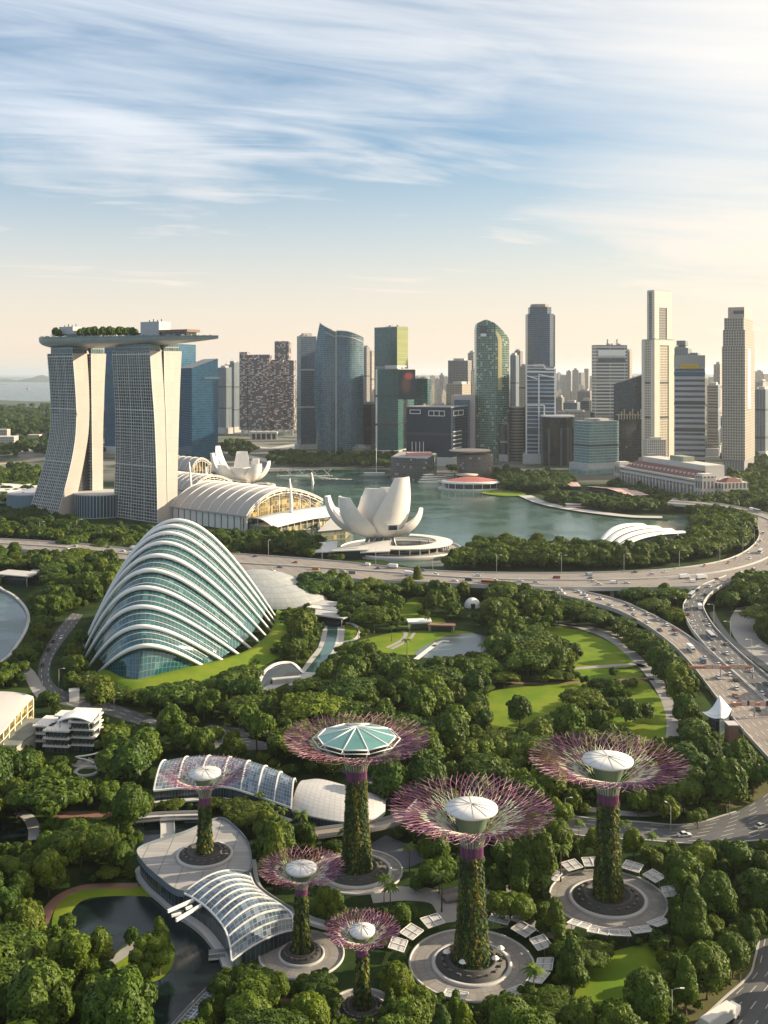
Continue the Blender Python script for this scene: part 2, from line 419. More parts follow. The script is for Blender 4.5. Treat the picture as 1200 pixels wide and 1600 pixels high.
# bay
W_bay = m_water('bay_water', (.052, .098, .074), .10, .16, .40)
bay = [(300, 738), (420, 737), (520, 733), (600, 733), (690, 742), (775, 762), (822, 771), (830, 782), (880, 794), (960, 806), (1030, 808), (1105, 800), (1110, 822), (1070, 836), (930, 866), (830, 872), (720, 884), (640, 886), (520, 858), (430, 800), (300, 780)]
mb = MB(); mb.sheet([G(x, y, .15) for x, y in bay]); structure('bay_water', mb, W_bay)
W_riv = m_water('river_water', (.055, .085, .085), .14, .3, .3)
rv = smooth_line([G(*p, .15) for p in ((-300, 925), (-40, 915), (8, 925), (32, 942), (44, 962), (42, 982), (28, 1008), (5, 1034), (-60, 1060), (-300, 1075))], 5)
mb = MB(); mb.sheet(rv); structure('river_water', mb, W_riv)
mb = MB(); mb.path([p + Vector((0, 0, .6)) for p in rv[5:-5]], .5, flat=(1.6, 1.1)); mb.build('embankment_wall', paleconc, None, label='pale curved embankment wall round the river inlet at the left edge', cat='wall')
W_pond = m_water('pond_water', (.008, .016, .016), .06, .5, .12)
pond = [(112, 1418), (150, 1404), (200, 1399), (240, 1404), (275, 1432), (300, 1455), (352, 1500), (352, 1515), (318, 1550), (282, 1605), (268, 1640), (225, 1640), (235, 1580), (222, 1540), (160, 1500), (108, 1462)]
lawn('pond_water', pond, W_pond, .10)
lawn('pond_bank', [(82, 1452), (88, 1416), (110, 1396), (150, 1386), (215, 1384), (258, 1392), (284, 1426), (240, 1402), (150, 1402), (118, 1416), (106, 1446), (112, 1470)], None, .13)
lawn('pond_island', [(178, 1500), (200, 1470), (250, 1462), (272, 1478), (270, 1508), (250, 1530), (222, 1536), (190, 1524)], None, .2)
lawn('canal_water', [(205, 1282), (330, 1276), (330, 1300), (230, 1322), (200, 1330)], W_pond, .10, False)
lawn('lake_water', [(-60, 1284), (40, 1288), (58, 1302), (48, 1318), (-60, 1325)], W_pond, .10)
lawn('lily_pool', [(648, 1022), (680, 1001), (705, 992), (740, 990), (762, 998), (760, 1014), (735, 1024), (690, 1030)], m_water('pool_water', (.10, .12, .11), .08, .5, .15), .14)
# lawns
lawn('lawn', [(560, 1002), (598, 992), (640, 984), (700, 984), (742, 990), (700, 1000), (660, 1022), (600, 1020), (572, 1012)])
lawn('lawn', [(818, 990), (850, 978), (900, 984), (950, 1002), (986, 1030), (986, 1042), (925, 1044), (880, 1046), (820, 1030)])
lawn('lawn', [(735, 1095), (765, 1080), (870, 1068), (925, 1064), (1000, 1062), (1022, 1080), (1044, 1110), (1046, 1150), (1000, 1162), (920, 1150), (840, 1150), (770, 1140)])
lawn('lawn', [(852, 1058), (900, 1046), (985, 1046), (1000, 1058), (900, 1063)])
lawn('lawn', [(628, 950), (644, 934), (660, 935), (660, 960), (690, 966), (690, 975), (620, 978)])
lawn('lawn', [(905, 930), (940, 920), (1010, 928), (1020, 950), (985, 955), (940, 935)])
lawn('lawn', [(888, 1575), (930, 1500), (1000, 1476), (1060, 1462), (1075, 1490), (1020, 1560), (975, 1640), (860, 1640)])
lawn('lawn', [(524, 984), (536, 974), (556, 982), (552, 998), (528, 1002)])
lawn('roadside_verge', [(1176, 1490), (1180, 1516), (1133, 1558), (1085, 1608), (1030, 1640), (1060, 1570), (1110, 1520)], plain('dry_verge', (.10, .095, .03), .95, var=.25, scale=.2))
lawn('roadside_verge', [(1040, 1262), (1100, 1256), (1160, 1240), (1210, 1200), (1215, 1225), (1170, 1255), (1120, 1266)], MATS['dry_verge'])
# roads
zE = lambda t: 9.0
E_up = [(-80, 838), (100, 848), (200, 857), (370, 866), (520, 877), (673, 892), (833, 896), (971, 894), (1062, 888), (1131, 876), (1170, 858), (1186, 836), (1176, 814), (1140, 800), (1095, 792), (1040, 787)]
E_lo = [(-80, 853), (100, 864), (200, 876), (370, 895), (520, 904), (673, 911), (833, 918), (971, 919), (1062, 918), (1150, 910), (1220, 893), (1262, 860), (1250, 820), (1180, 798), (1110, 785), (1050, 780)]
strip('elevated_expressway', E_up, E_lo, M_hw, zE, 140, .9, 1.8, paleconc, True)
R1_l = [(790, 910), (860, 916), (955, 935), (1010, 957), (1066, 988), (1122, 1030), (1200, 1096), (1330, 1210)]
R1_r = [(740, 910.5), (830, 921), (935, 945), (985, 964), (1036, 997), (1077, 1036), (1146, 1125), (1250, 1240)]
strip('expressway_slip_road', R1_l, R1_r, M_hw, lambda t: 8.9 - 8.2 * min(1, max(0, t - .1) / .65), 90, .9, 1.5)
R2_l = [(1134, 900), (1094, 917), (1068, 944), (1075, 974), (1102, 1010), (1146, 1052), (1210, 1110), (1340, 1225)]
R2_r = [(1158, 903), (1124, 918), (1101, 940), (1104, 960), (1124, 988), (1165, 1028), (1240, 1088), (1390, 1200)]
strip('expressway_slip_road.b', R2_l, R2_r, M_road, lambda t: 8.9 - 8.2 * min(1, max(0, t - .1) / .65), 90, .9, 1.5)
strip('service_road', [(1150, 950), (1140, 972), (1150, 1000), (1185, 1032), (1260, 1085)], [(1220, 940), (1195, 962), (1182, 990), (1210, 1015), (1290, 1060)], M_path, None, 30)
strip('drainage_canal', [(1108, 957), (1118, 975), (1140, 1003), (1180, 1035), (1250, 1085)], [(1117, 955), (1126, 973), (1148, 1000), (1190, 1032), (1262, 1080)], darkmetal, lambda t: .12, 30)
mid_t = [(330, 1132), (410, 1142), (480, 1166), (600, 1210), (760, 1250), (910, 1277), (1000, 1284), (1075, 1288), (1150, 1268), (1210, 1228), (1300, 1150)]
mid_b = [(300, 1146), (400, 1156), (480, 1184), (600, 1232), (760, 1277), (910, 1306), (1000, 1312), (1090, 1318), (1200, 1312), (1290, 1292), (1420, 1230)]
strip('garden_road', mid_t, mid_b, M_road, None, 80, 0)
strip('corner_road', [(1188, 1470), (1181, 1500), (1172, 1525), (1133, 1560), (1085, 1606), (1040, 1660)], [(1330, 1420), (1330, 1480), (1310, 1530), (1290, 1580), (1260, 1640), (1230, 1700)], M_road, None, 40)
for nm, ln in (('kerb', [(1186, 1470), (1179, 1500), (1170, 1525), (1131, 1560), (1083, 1606), (1040, 1655)]), ('kerb', mid_b[3:9]), ('kerb', mid_t[4:9])):
    mb = MB(); mb.path(smooth_line([G(*p, .12) for p in ln], 6), .5, flat=(.5, .3)); structure(nm, mb, paleconc)
strip('park_road', [(112, 958), (92, 980), (70, 1015), (60, 1045), (64, 1075), (90, 1098), (150, 1112), (240, 1140), (330, 1168), (420, 1172)], [(130, 960), (112, 985), (88, 1018), (78, 1045), (84, 1068), (112, 1084), (170, 1098), (250, 1124), (335, 1148), (425, 1150)], M_road, None, 60)
path('footpath', [(28, 1035), (45, 1052), (58, 1075), (70, 1092)], 6)
# footpaths
path('footpath', [(830, 966), (900, 978), (955, 998), (1000, 1034), (1030, 1070), (1050, 1110), (1053, 1150), (1040, 1180)], 6.5)
path('footpath', [(862, 974), (920, 980), (975, 996), (1020, 1018), (1060, 1045)], 5)
path('footpath', [(760, 1064), (840, 1068), (920, 1064), (1000, 1060), (1022, 1062)], 3.2, M_brick)
path('footpath', [(880, 1046), (930, 1042), (990, 1038), (1006, 1042)], 4)
path('footpath', [(605, 1012), (628, 1000), (634, 990), (628, 986)], 2.4)
path('footpath', [(612, 1014), (638, 1000), (648, 988)], 2)
path('footpath', [(528, 1006), (524, 992), (532, 976), (548, 974), (562, 984), (556, 998), (530, 1004)], 2.6, offwhite)
path('canal_walk', [(520, 968), (521, 985), (516, 1010), (502, 1030), (482, 1060), (470, 1072)], 13, paleconc, .08)
path('canal_channel', [(519, 972), (519, 990), (512, 1014), (498, 1034), (486, 1050)], 6, plain('green_canal', (.05, .12, .10), .15, var=.2), .13)
path('footpath', [(66, 1444), (80, 1415), (104, 1396), (142, 1385), (215, 1384)], 3.2, M_brick, .16)
path('footpath', [(168, 1506), (190, 1492), (205, 1478), (228, 1468)], 3.2, M_path, .26)
path('footpath', [(30, 1268), (45, 1278), (54, 1296), (54, 1312)], 4, paleconc, .3)
path('footpath', [(85, 1273), (150, 1272), (225, 1268)], 5, M_brick, .12)
path('footpath', [(580, 1400), (640, 1396), (690, 1405), (712, 1440)], 8)
path('footpath', [(690, 1402), (760, 1395), (840, 1375), (890, 1360)], 4)
path('footpath', [(780, 1425), (830, 1440), (870, 1460), (888, 1440)], 5)
path('footpath', [(760, 1422), (800, 1408), (850, 1402)], 2)
path('footpath', [(900, 1262), (1000, 1272), (1050, 1262), (1090, 1238)], 4)
path('footpath', [(395, 1590), (430, 1578), (470, 1590)], 10, M_brick, .12)
path('forecourt', [(560, 1345), (610, 1335), (640, 1320)], 20, plain('dark_paving', (.09, .10, .115), .7, var=.15), .07)
path('forecourt', [(400, 1075), (440, 1060), (475, 1062)], 16, paleconc, .07)
path('forecourt', [(180, 1175), (150, 1190), (130, 1185)], 14, M_path, .07)
path('promenade', [(820, 774), (850, 786), (900, 796), (980, 806), (1035, 808)], 16, paleconc, 1.6)
path('coast_road', [(0, 712), (30, 706), (70, 700), (110, 700)], 26, paleconc, .5)
path('sand_field', [(-20, 726), (40, 721), (72, 716), (110, 712)], 34, plain('sand', (.42, .33, .2), .9), .5)
path('coast_road', [(350, 692), (420, 700), (470, 694), (520, 698)], 30, paleconc, .5)
path('waterfront_road', [(355, 706), (400, 716), (430, 722)], 26, paleconc, .5)
path('shore_path', [(420, 732), (500, 731), (600, 729)], 9, paleconc, .6)
def hills():
    """low wooded hills far beyond the city and islands out at sea"""
    M = plain('hill_wood', (.05, .075, .05), .95, var=.3, scale=.004)
    def ridge(name, x0, x1, y, hmax, seed, depth=900):
        r = random.Random(seed); n = 60; ph = [r.random() * 6 for _ in range(4)]
        mb = MB(); rows = []
        for j, (dy, hh) in enumerate(((-depth, 0), (-depth * .45, .6), (0, 1), (depth, 0))):
            rows.append([(x0 + (x1 - x0) * i / n, y + dy, .3 + hh * hmax * max(0, math.sin(math.pi * i / n)) ** .5 * (.55 + .25 * math.sin(i * .23 + ph[0]) + .2 * math.sin(i * .61 + ph[1]) + .12 * math.sin(i * 1.3 + ph[2]))) for i in range(n + 1)])
        mb.grid(rows); structure(name, mb, M)
    ridge('hills', -1500, 16000, 24000, 190, 3, 3000)
    ridge('island', -9500, -4700, 12500, 70, 5, 500)
    ridge('island', -7000, -3400, 16500, 110, 8, 700)
    ridge('island', -20000, -9000, 26000, 160, 9, 900)
    ridge('coast_hills', -3600, -1500, 4900, 24, 11, 420)
hills()
# ================================================================ HOTEL TOWERS WITH THE SKY DECK
PHI = R(40); U = Vector((math.cos(PHI), -math.sin(PHI), 0)); WV = Vector((math.sin(PHI), math.cos(PHI), 0))
def solve_s(P, d, px):                   # distance along d from P that lands on photo column px
    k = (px - 600) / F
    return (P.x - k * P.y) / (k * d.y - d.x)
M_hf = facade('hotel_glazing', (.030, .038, .045), (.40, .40, .38), 3.2, 2.4, .18, .12, .25, .6, specks=(.14, .14, .13), speck=.16)
def hotel_tower(label, C0, prof, rows_y, Ltop, Lbot, bays):
    """C0 = top front corner; prof = pixel columns (front edge, end of east slab, start and end of west slab) by photo row"""
    t = thing('hotel_tower', (C0.x, C0.y, 0), label, 'hotel tower', 'hotel towers under the sky deck', 0)
    W4 = []
    for (py, a, b, c, d) in prof:
        ws = [solve_s(C0, WV, q) for q in (a, b, c, d)]
        W4.append((zat(C0.y + WV.y * ws[0], py), ws))
    W4[-1] = (0.0, W4[-1][1]); zt = W4[0][0]
    zs = [zt * (1 - i / 40) for i in range(41)]
    def at(z, k):
        for i in range(len(W4) - 1):
            if W4[i + 1][0] <= z <= W4[i][0] + 1e-6:
                f = (W4[i][0] - z) / (W4[i][0] - W4[i + 1][0]); f2 = f
                return W4[i][1][k] + (W4[i + 1][1][k] - W4[i][1][k]) * f2
        return W4[-1][1][k]
    sm = [[0] * 4 for _ in zs]
    for k in range(4):
        raw = [at(z, k) for z in zs]
        for _ in range(6): raw = [raw[0]] + [(raw[i - 1] + raw[i] * 2 + raw[i + 1]) / 4 for i in range(1, 40)] + [raw[40]]
        for i in range(41): sm[i][k] = raw[i]
    Lz = [Ltop + (Lbot - Ltop) * (i / 40) ** 2 for i in range(41)]
    P = lambda i, w, s: Vector((C0.x, C0.y, 0)) + WV * w - U * s + Vector((0, 0, zs[i]))
    for nm, k0, k1 in (('east_slab', 0, 1), ('west_slab', 2, 3)):
        ew = MB()                                                     # end walls + back
        for s_end in (0, 1):
            rows = [[P(i, sm[i][k0], Lz[i] * s_end), P(i, sm[i][k1], Lz[i] * s_end)] for i in range(41)]
            ew.grid(rows, [[(0, zs[i]), (sm[i][k1] - sm[i][k0], zs[i])] for i in range(41)], 0, False, flip=bool(s_end))
        ew.grid([[P(i, sm[i][k1], 0), P(i, sm[i][k1], Lz[i])] for i in range(41)], [[(0, zs[i]), (Lz[i], zs[i])] for i in range(41)], 1, False)
        ew.face([P(0, sm[0][k0], 0), P(0, sm[0][k1], 0), P(0, sm[0][k1], Lz[0]), P(0, sm[0][k0], Lz[0])], None, 2)
        slab = ew.build(nm, [panels('end_wall_cladding', (.46, .405, .355), (.37, .33, .295), 6, 14, .02, .55, .08) if 'end_wall_cladding' not in MATS else MATS['end_wall_cladding'], M_hf, roofgrey], t)
        fg = MB()
        fg.grid([[P(i, sm[i][k0] + .02, Lz[i]), P(i, sm[i][k0] + .02, 0)] for i in range(41)], [[(0, zs[i]), (Lz[i], zs[i])] for i in range(41)], 0, False)
        fg.build('glazing', M_hf, slab)
        gd = MB(); nfl = 52                                           # balcony slabs and fins standing off the glass
        def ip(z):
            x = (1 - z / zt) * 40; i = min(int(x), 39); f = x - i
            return sm[i][k0] * (1 - f) + sm[i + 1][k0] * f, Lz[i] * (1 - f) + Lz[i + 1] * f
        base = Vector((C0.x, C0.y, 0))
        for fl in range(nfl + 1):
            z = zt * fl / nfl; w, L = ip(z); th = .5 if fl % 17 else 1.3
            q = [base + WV * (w - .9) - U * L, base + WV * (w - .9), base + WV * (w - .03), base + WV * (w - .03) - U * L]
            gd.prism(q, z - th / 2 if fl else 0, z + th / 2 - (.2 if fl == nfl else 0), 0, 0, True)
        for bq in range(bays + 1):
            fr = bq / bays; pts = []
            for i in range(0, 41, 2):
                w, L = ip(zs[i]); pts.append(base + WV * (w - .55) - U * (L * fr) + Vector((0, 0, zs[i] - (.5 if i == 0 else 0))))
            gd.path(pts, .5, flat=(.30 if bq % 5 else .8, .7), caps=True)
        gd.build('balcony_grid', plain('hotel_frame', (.56, .55, .53), .6, var=.08), slab)
    # atrium glass between the slabs, deep in the gap
    ag = MB()
    ag.grid([[P(i, sm[i][1] - .5, 6), P(i, sm[i][2] + .5, 6)] for i in range(41)], [[(0, zs[i]), (sm[i][2] - sm[i][1], zs[i])] for i in range(41)], 0, False)
    ag.build('atrium_glazing', MATS.get('atrium') or facade('atrium', (.022, .028, .03), (.10, .10, .095), 3.2, 1.8, .2, .2, .3), t)
    for wq in (sm[0][1] + 2, sm[0][2] - 2):                                 # struts that carry the deck
        sb = MB(); sb.tube(P(0, wq, 3) + Vector((0, 0, -1)), P(0, wq + (3 if wq < sm[0][2] - 3 else -3), 9) + Vector((0, 0, 14)), 1.0); sb.build('strut', offwhite, t)
    rb = MB()
    for k0, k1 in ((0, 1), (2, 3)):
        q = [P(0, sm[0][k0] + 1.5, Lz[0] - 3), P(0, sm[0][k0] + 1.5, 3), P(0, sm[0][k1] - 1, 3), P(0, sm[0][k1] - 1, Lz[0] - 3)]
        rb.prism(q, zt + .01, zt + 7, 0, 1)
    rb.build('crown_storey', [MATS.get('crown_glass') or facade('crown_glass', (.05, .10, .11), (.35, .36, .34), 7, 3, .12, .08), roofgrey], t)
    return P, sm, Lz, zt
YL, YR = 1075.0, 1012.0
CL = Vector((xat(114, YL), YL, zat(YL, 552))); CR = Vector((xat(235, YR), YR, zat(YR, 548)))
def Lpx(C, px): return -solve_s(C, U, px)
PL = hotel_tower('left hotel tower whose slab sweeps out widely at the foot', CL,
    [(552, 114, 136, 143, 166), (600, 118, 139, 143.5, 163.5), (640, 120.5, 140, 144, 162), (680, 119.5, 138.5, 144.5, 161), (720, 113, 132, 145, 161), (760, 103, 124, 145, 161), (806, 89, 114, 145, 161)], None, Lpx(CL, 75), Lpx(CL, 75) * 1.12, 15)
PR = hotel_tower('right hotel tower with the straighter gridded face', CR,
    [(548, 235, 252, 257, 284), (600, 238, 255.5, 257.5, 281.5), (650, 242, 258.5, 260, 280), (700, 244, 259.5, 261, 278.5), (760, 246, 261, 262, 277.5), (824, 247, 262, 263, 277)], None, Lpx(CR, 176), Lpx(CR, 176) * 1.2, 17)
def sky_deck():
    c = CL + WV * 17; c.z = 0; c2 = CR + WV * 17; c2.z = 0
    ax = (c2 - c).normalized(); nr = Vector((-ax.y, ax.x, 0))
    s0 = solve_s(c, ax, 67); s1 = solve_s(c, ax, 341)
    L = s1 - s0; O = c + ax * s0
    t = thing('sky_deck', (O.x + ax.x * L / 2, O.y + ax.y * L / 2, 178), 'long ship-shaped garden deck lying across the two hotel tower tops', 'roof deck')
    n = 70; zb, zd = 175.0, 186.5
    def half(f): return 19 * min(1, (1 - max(0, (.16 - f) / .16) ** 2.2) ** .5) * (1 if f < .55 else (1 - ((f - .55) / .45) ** 2.1) ** .8 if f < 1 else 0)
    def keel(f): return zb + 1 + (0 if f < .5 else 6.5 * ((f - .5) / .5) ** 1.6) + (0 if f > .12 else 5 * ((.12 - f) / .12) ** 2)
    rows = []
    for i in range(n + 1):
        f = .002 + .9975 * i / n; h = max(half(f), .3); k = keel(f); deck = zd - 2.5 * f
        rows.append([O + ax * (L * f) + nr * (h * math.cos(a)) + Vector((0, 0, deck - (deck - k) * abs(math.sin(a)) ** .75)) for a in [math.pi + math.pi * j / 12 for j in range(13)]])
    mb = MB(); mb.grid(rows, [[(j * 3.4, i * L / n) for j in range(13)] for i in range(n + 1)]); mb.build('hull', panels('hull_cladding', (.44, .45, .46), (.33, .34, .35), 6.8, 6, .03, .4, .1, .25), t)
    mb = MB(); mb.grid([[r[0], r[-1]] for r in rows], None, 0, False); mb.build('deck_floor', plain('deck_floor', (.33, .30, .26), .8, var=.25, scale=.2), t)
    mb = MB()
    for e in (0, -1): mb.path([r[e] + Vector((0, 0, .9)) for r in rows], .5, flat=(.25, 1.6))
    mb.build('parapet', plain('deck_glass_rail', (.16, .22, .23), .2, var=.2), t)
    def at(px, off, z=0):
        s = solve_s(c, ax, px); f = (s - s0) / L
        return O + ax * (s - s0) + nr * off + Vector((0, 0, zd - 2.5 * f + z))
    rz = math.atan2(ax.y, ax.x)
    for px, w, d, h, mt in ((110, 22, 12, 13, 'left'), (243, 26, 16, 16, 'right')):
        p = at(px, 0); b = MB(); b.box((p.x, p.y, p.z), (w, d, h), rz); rm = b.build('lift_housing', plain('housing_grey', (.42, .43, .44), .6, var=.1), t)
        b = MB()
        for k in range(4): b.tube((p.x + (k - 1.5) * 4, p.y, p.z + h), (p.x + (k - 1.5) * 4, p.y, p.z + h + 2 + k % 2), .5)
        b.build('roof_vent', darkmetal, rm)
    for px, w, d, h, m in ((122, 40, 18, 5, darkglass), (222, 34, 16, 5, tealglass), (268, 58, 18, 2.6, plain('brown_roof', (.20, .12, .09), .7)), (258, 70, 14, 5, darkglass)):
        p = at(px, 1); b = MB(); b.box((p.x, p.y, p.z + (5 if h == 2.6 else 0)), (w, d, h), rz); b.build('pavilion', m, t)
    b = MB(); p = at(92, 0)
    b.box((p.x, p.y, p.z + 4), (16, 10, .7), rz)
    for k in (-1, 1): b.tube((p.x + 6 * k, p.y, p.z), (p.x + 6 * k, p.y, p.z + 4), .3)
    b.build('pergola', steel, t)
    rr = random.Random(4); b = MB()
    for i in range(170):
        px = rr.uniform(74, 325); p = at(px, rr.choice((-1, -1, 1)) * rr.uniform(.5, .86) * half((solve_s(c, ax, px) - s0) / L)); b.box((p.x, p.y, p.z), (rr.uniform(.8, 2.2), 1, rr.uniform(1.2, 3.2)), rr.random())
    b.build('deck_furniture', plain('deck_furniture', (.26, .27, .22), .8, var=.5, scale=.8), t, kind='stuff')
    return [at(px, off, -.1) for px, off in ((128, 3), (134, -8), (140, 4), (146, -7), (151, 2), (157, -8), (163, 3), (168, -7), (174, 2), (180, -8), (186, 3), (192, -6), (198, 3), (204, -7), (210, 1), (97, -9), (104, -11), (218, -10))]
DECK_TREES = sky_deck()
# podium blocks round the hotel
def block(name, label, cat, poly, h, wm, rm=roofgrey, z0=0.0, group=None, parts=None):
    cx = sum(p[0] for p in poly) / len(poly); cy = sum(p[1] for p in poly) / len(poly)
    t = thing(name, (cx, cy, z0), label, cat, group)
    mb = MB(); mb.prism(poly, z0, z0 + h, 0); mb.build('wall', wm, t)
    mb = MB(); mb.prism(poly, z0 + h, z0 + h + .9, 0, 0, True, scale=1.0); mb.build('roof', rm, t)
    return t
def arcpoly(c, r, a0, a1, n=14): return [(c[0] + r * math.cos(a0 + (a1 - a0) * i / n), c[1] + r * math.sin(a0 + (a1 - a0) * i / n)) for i in range(n + 1)]
fin_glass = facade('finned_glass', (.03, .07, .10), (.55, .55, .52), 60, 3.4, .01, .16, .15, .3)
c0 = G(140, 812); block('hotel_lobby', 'curved glass lobby with white fins between the two hotel towers', 'building', [(c0.x - 24, c0.y + 40)] + arcpoly((c0.x + 2, c0.y + 34), 27, R(200), R(335)) + [(c0.x + 30, c0.y + 60), (c0.x - 24, c0.y + 70)], 23, fin_glass, paleconc)
c1 = G(34, 800); block('drum_building', 'low blue-grey drum building left of the hotel', 'building', arcpoly((c1.x, c1.y + 25), 24, R(150), R(330)) + [(c1.x + 60, c1.y + 70), (c1.x - 10, c1.y + 80)], 17, plain('bluegrey_panel', (.14, .20, .25), .4, var=.08), plain('lilac_roof', (.36, .36, .40), .7, var=.1))
c2 = G(-10, 790); block('long_shed', 'long white-roofed shed at the left edge beside the drum building', 'building', [(c2.x - 70, c2.y + 10), (c2.x + 8, c2.y + 20), (c2.x + 60, c2.y + 90), (c2.x - 70, c2.y + 110)], 13, paleconc, offwhite)
# ================================================================ CONVENTION HALLS (vaulted roofs)
ribroof = panels('ribbed_white_roof', (.50, .465, .43), (.34, .32, .30), 9.5, 400, .07, .5, .10)
def vault(name, label, cat, A0, uL, wL, wall_h, rise, gable=True, n=22, lean=.0, ends='y'):
    """barrel vault: A0 front right ground corner, runs back along -U for uL, spans wL along WV"""
    t = thing(name, (A0.x, A0.y, 0), label, cat)
    def prof(f): return wall_h + rise * math.sin(math.pi * (f ** .8)) ** .9 + 6 * f
    rows = [];uvs = []
    m = 24
    for i in range(m + 1):
        s = uL * i / m; rows.append([A0 - U * s + WV * (wL * j / n) + Vector((0, 0, prof(j / n) * (1 - lean * i / m))) for j in range(n + 1)]); uvs.append([(s, j * wL / n) for j in range(n + 1)])
    mb = MB(); mb.grid(rows, uvs)
    th = [[p + Vector((0, 0, -1.2)) for p in r] for r in rows]; mb.grid(th, uvs, 0, True, True)
    mb.grid([rows[0], th[0]], None, 0, False); mb.grid([[r[0] for r in rows], [r[0] for r in th]], None, 0, False)
    rf = mb.build('roof', ribroof, t)
    rb = MB()
    for i in range(0, m + 1, 3): rb.path([p + Vector((0, 0, .35)) for p in rows[i]], .7, 4, flat=(.5, .5))
    rb.build('roof_rib', offwhite, rf)
    # front wall with tall slots
    mb = MB(); k = int(uL / 9)
    for i in range(k):
        a = A0 - U * (uL * i / k + 1.2) + WV * 1.5; b = A0 - U * (uL * (i + 1) / k - .6) + WV * 1.5
        mb.prism([a, b, b + WV * 1.2, a + WV * 1.2], 0, wall_h - 1.5, 0, 0)
    mb.build('wall', offwhite, t)
    mb = MB(); a = A0 - U * .5 + WV * 3; b = A0 - U * (uL - .5) + WV * 3; mb.prism([a, b, b + WV * (wL - 6), a + WV * (wL - 6)], 0, wall_h - 2, 0, 0); mb.build('hall_body', darkglass, t)
    # glazed gable with its arched truss
    gl = MB(); off = -U * 5
    gl.grid([[p + off + Vector((0, 0, -2)) for p in rows[0]], [Vector((p.x, p.y, 0)) + off for p in rows[0]]], [[(j * wL / n, p.z) for j, p in enumerate(rows[0])], [(j * wL / n, 0) for j in range(n + 1)]], 0, False)
    gl.build('gable_glazing', MATS.get('gable') or facade('gable', (.20, .15, .05), (.42, .34, .20), 4.4, 3.2, .14, .12, .2, .8, specks=(.5, .36, .12), speck=.25), t)
    tr = MB(); arc = [p + Vector((0, 0, -4)) + U * .2 for p in rows[0]]
    tr.path([p + Vector((0, 0, 2.5)) for p in arc], .55); tr.path(arc, .45)
    for j in range(1, n): tr.tube(arc[j], arc[j + (1 if j % 2 else -1)] + Vector((0, 0, 2.5)), .25, n=4)
    for j in range(3, n, 3): tr.tube(arc[j], Vector((arc[j].x, arc[j].y, 0)), .4, n=5)
    tr.build('truss', offwhite, t)
    return t
A1 = G(385, 832); A1r = G(262, 815)
vault('convention_hall', 'white barrel-vaulted convention hall right of the hotel towers', 'hall', A1, solve_s(A1, -U, 268), 104, 15, 19)
A2 = G(300, 783); vault('theatre_hall', 'smaller vaulted hall partly hidden behind the convention hall', 'hall', A2, 80, 62, 12, 13)
A3 = G(306, 762); vault('casino_hall', 'domed white shell hall behind the right hotel tower', 'hall', A3 + Vector((-6, 0, 0)), 100, 34, 22, 13)
def awning():
    A0 = G(420, 838); t = thing('arcade', (A0.x, A0.y, 0), 'low glass arcade under a lilac curved awning in front of the convention hall', 'building')
    n = 14; rows = []; uvs = []; uL = 0
    d = (G(536, 816) - A0); Ln = d.length; d.normalize(); w = Vector((-d.y, d.x, 0)) * 1
    for i in range(n + 1):
        s = Ln * i / n
        rows.append([A0 + d * s + w * (-6 + 26 * j / 6) + Vector((0, 0, 8.5 + 7 * math.sin(math.pi * .62 * j / 6) + 2 * math.sin(math.pi * i / n))) for j in range(7)]); uvs.append([(s, j * 5) for j in range(7)])
    mb = MB(); mb.grid(rows, uvs); mb.grid([[p - Vector((0, 0, .8)) for p in r] for r in rows], uvs, 0, True, True); mb.grid([[r[0] for r in rows], [r[0] - Vector((0, 0, .8)) for r in rows]], None, 0, False)
    r = mb.build('awning', panels('lilac_awning', (.36, .36, .41), (.6, .6, .6), Ln / 7, 400, .05, .45, .06), t)
    b = MB(); q = [A0 + w * 2, A0 + d * Ln + w * 2, A0 + d * Ln + w * 24, A0 + w * 24]; b.prism(q, 0, 8.4, 0, 0)
    b.build('glass_body', facade('arcade_glass', (.16, .17, .13), (.30, .26, .16), 4.2, 3, .16, .1, .15, .8, specks=(.6, .42, .14), speck=.14), t)
    b = MB()
    for i in range(12):
        p = A0 + d * (Ln * (i + .5) / 12) - w * 3; b.tube(p, p + Vector((0, 0, 8.4)), .4)
    b.build('column', offwhite, t)
awning()
def annex():
    A0 = G(536, 846); t = thing('glass_annex', (A0.x, A0.y, 0), 'low amber-lit glass corner building between the arcade and the near lotus museum', 'building')
    p = [G(498, 846), G(540, 842), G(552, 826), G(520, 822)]; b = MB(); b.prism(p, 0, 8, 0, 1); b.build('wall', [MATS['arcade_glass'], paleconc], t)
    b = MB(); b.prism(p, 8.1, 9.2, 0, 0, True, scale=1.06); b.build('roof', paleconc, t)
annex()
def mast(px, py, top, lab):
    p = G(px, py); t = thing('cable_mast', p, lab, 'mast')
    h = zat(p.y, top); b = MB(); b.path([p, p + Vector((1.5, 0, h * .5)), p + Vector((0, 0, h))], [1.5, 1.7, .5], 8); b.build('pole', white, t)
    b = MB()
    for k in range(5): b.tube(p + Vector((0, 0, h * (.95 - .06 * k))), p + Vector((14 + 9 * k, 8, 16)), .16, n=4); b.tube(p + Vector((0, 0, h * (.95 - .06 * k))), p + Vector((-10 - 5 * k, 6, 22)), .16, n=4)
    b.build('stay_cable', offwhite, t)
mast(453, 828, 748, 'tall white cable mast on the right end of the convention hall')
mast(487, 770, 738, 'white cable mast by the water behind the convention hall')
mast(296, 790, 722, 'thin pale mast just right of the right hotel tower')
mast(322, 775, 730, 'thin leaning mast left of the far lotus museum')
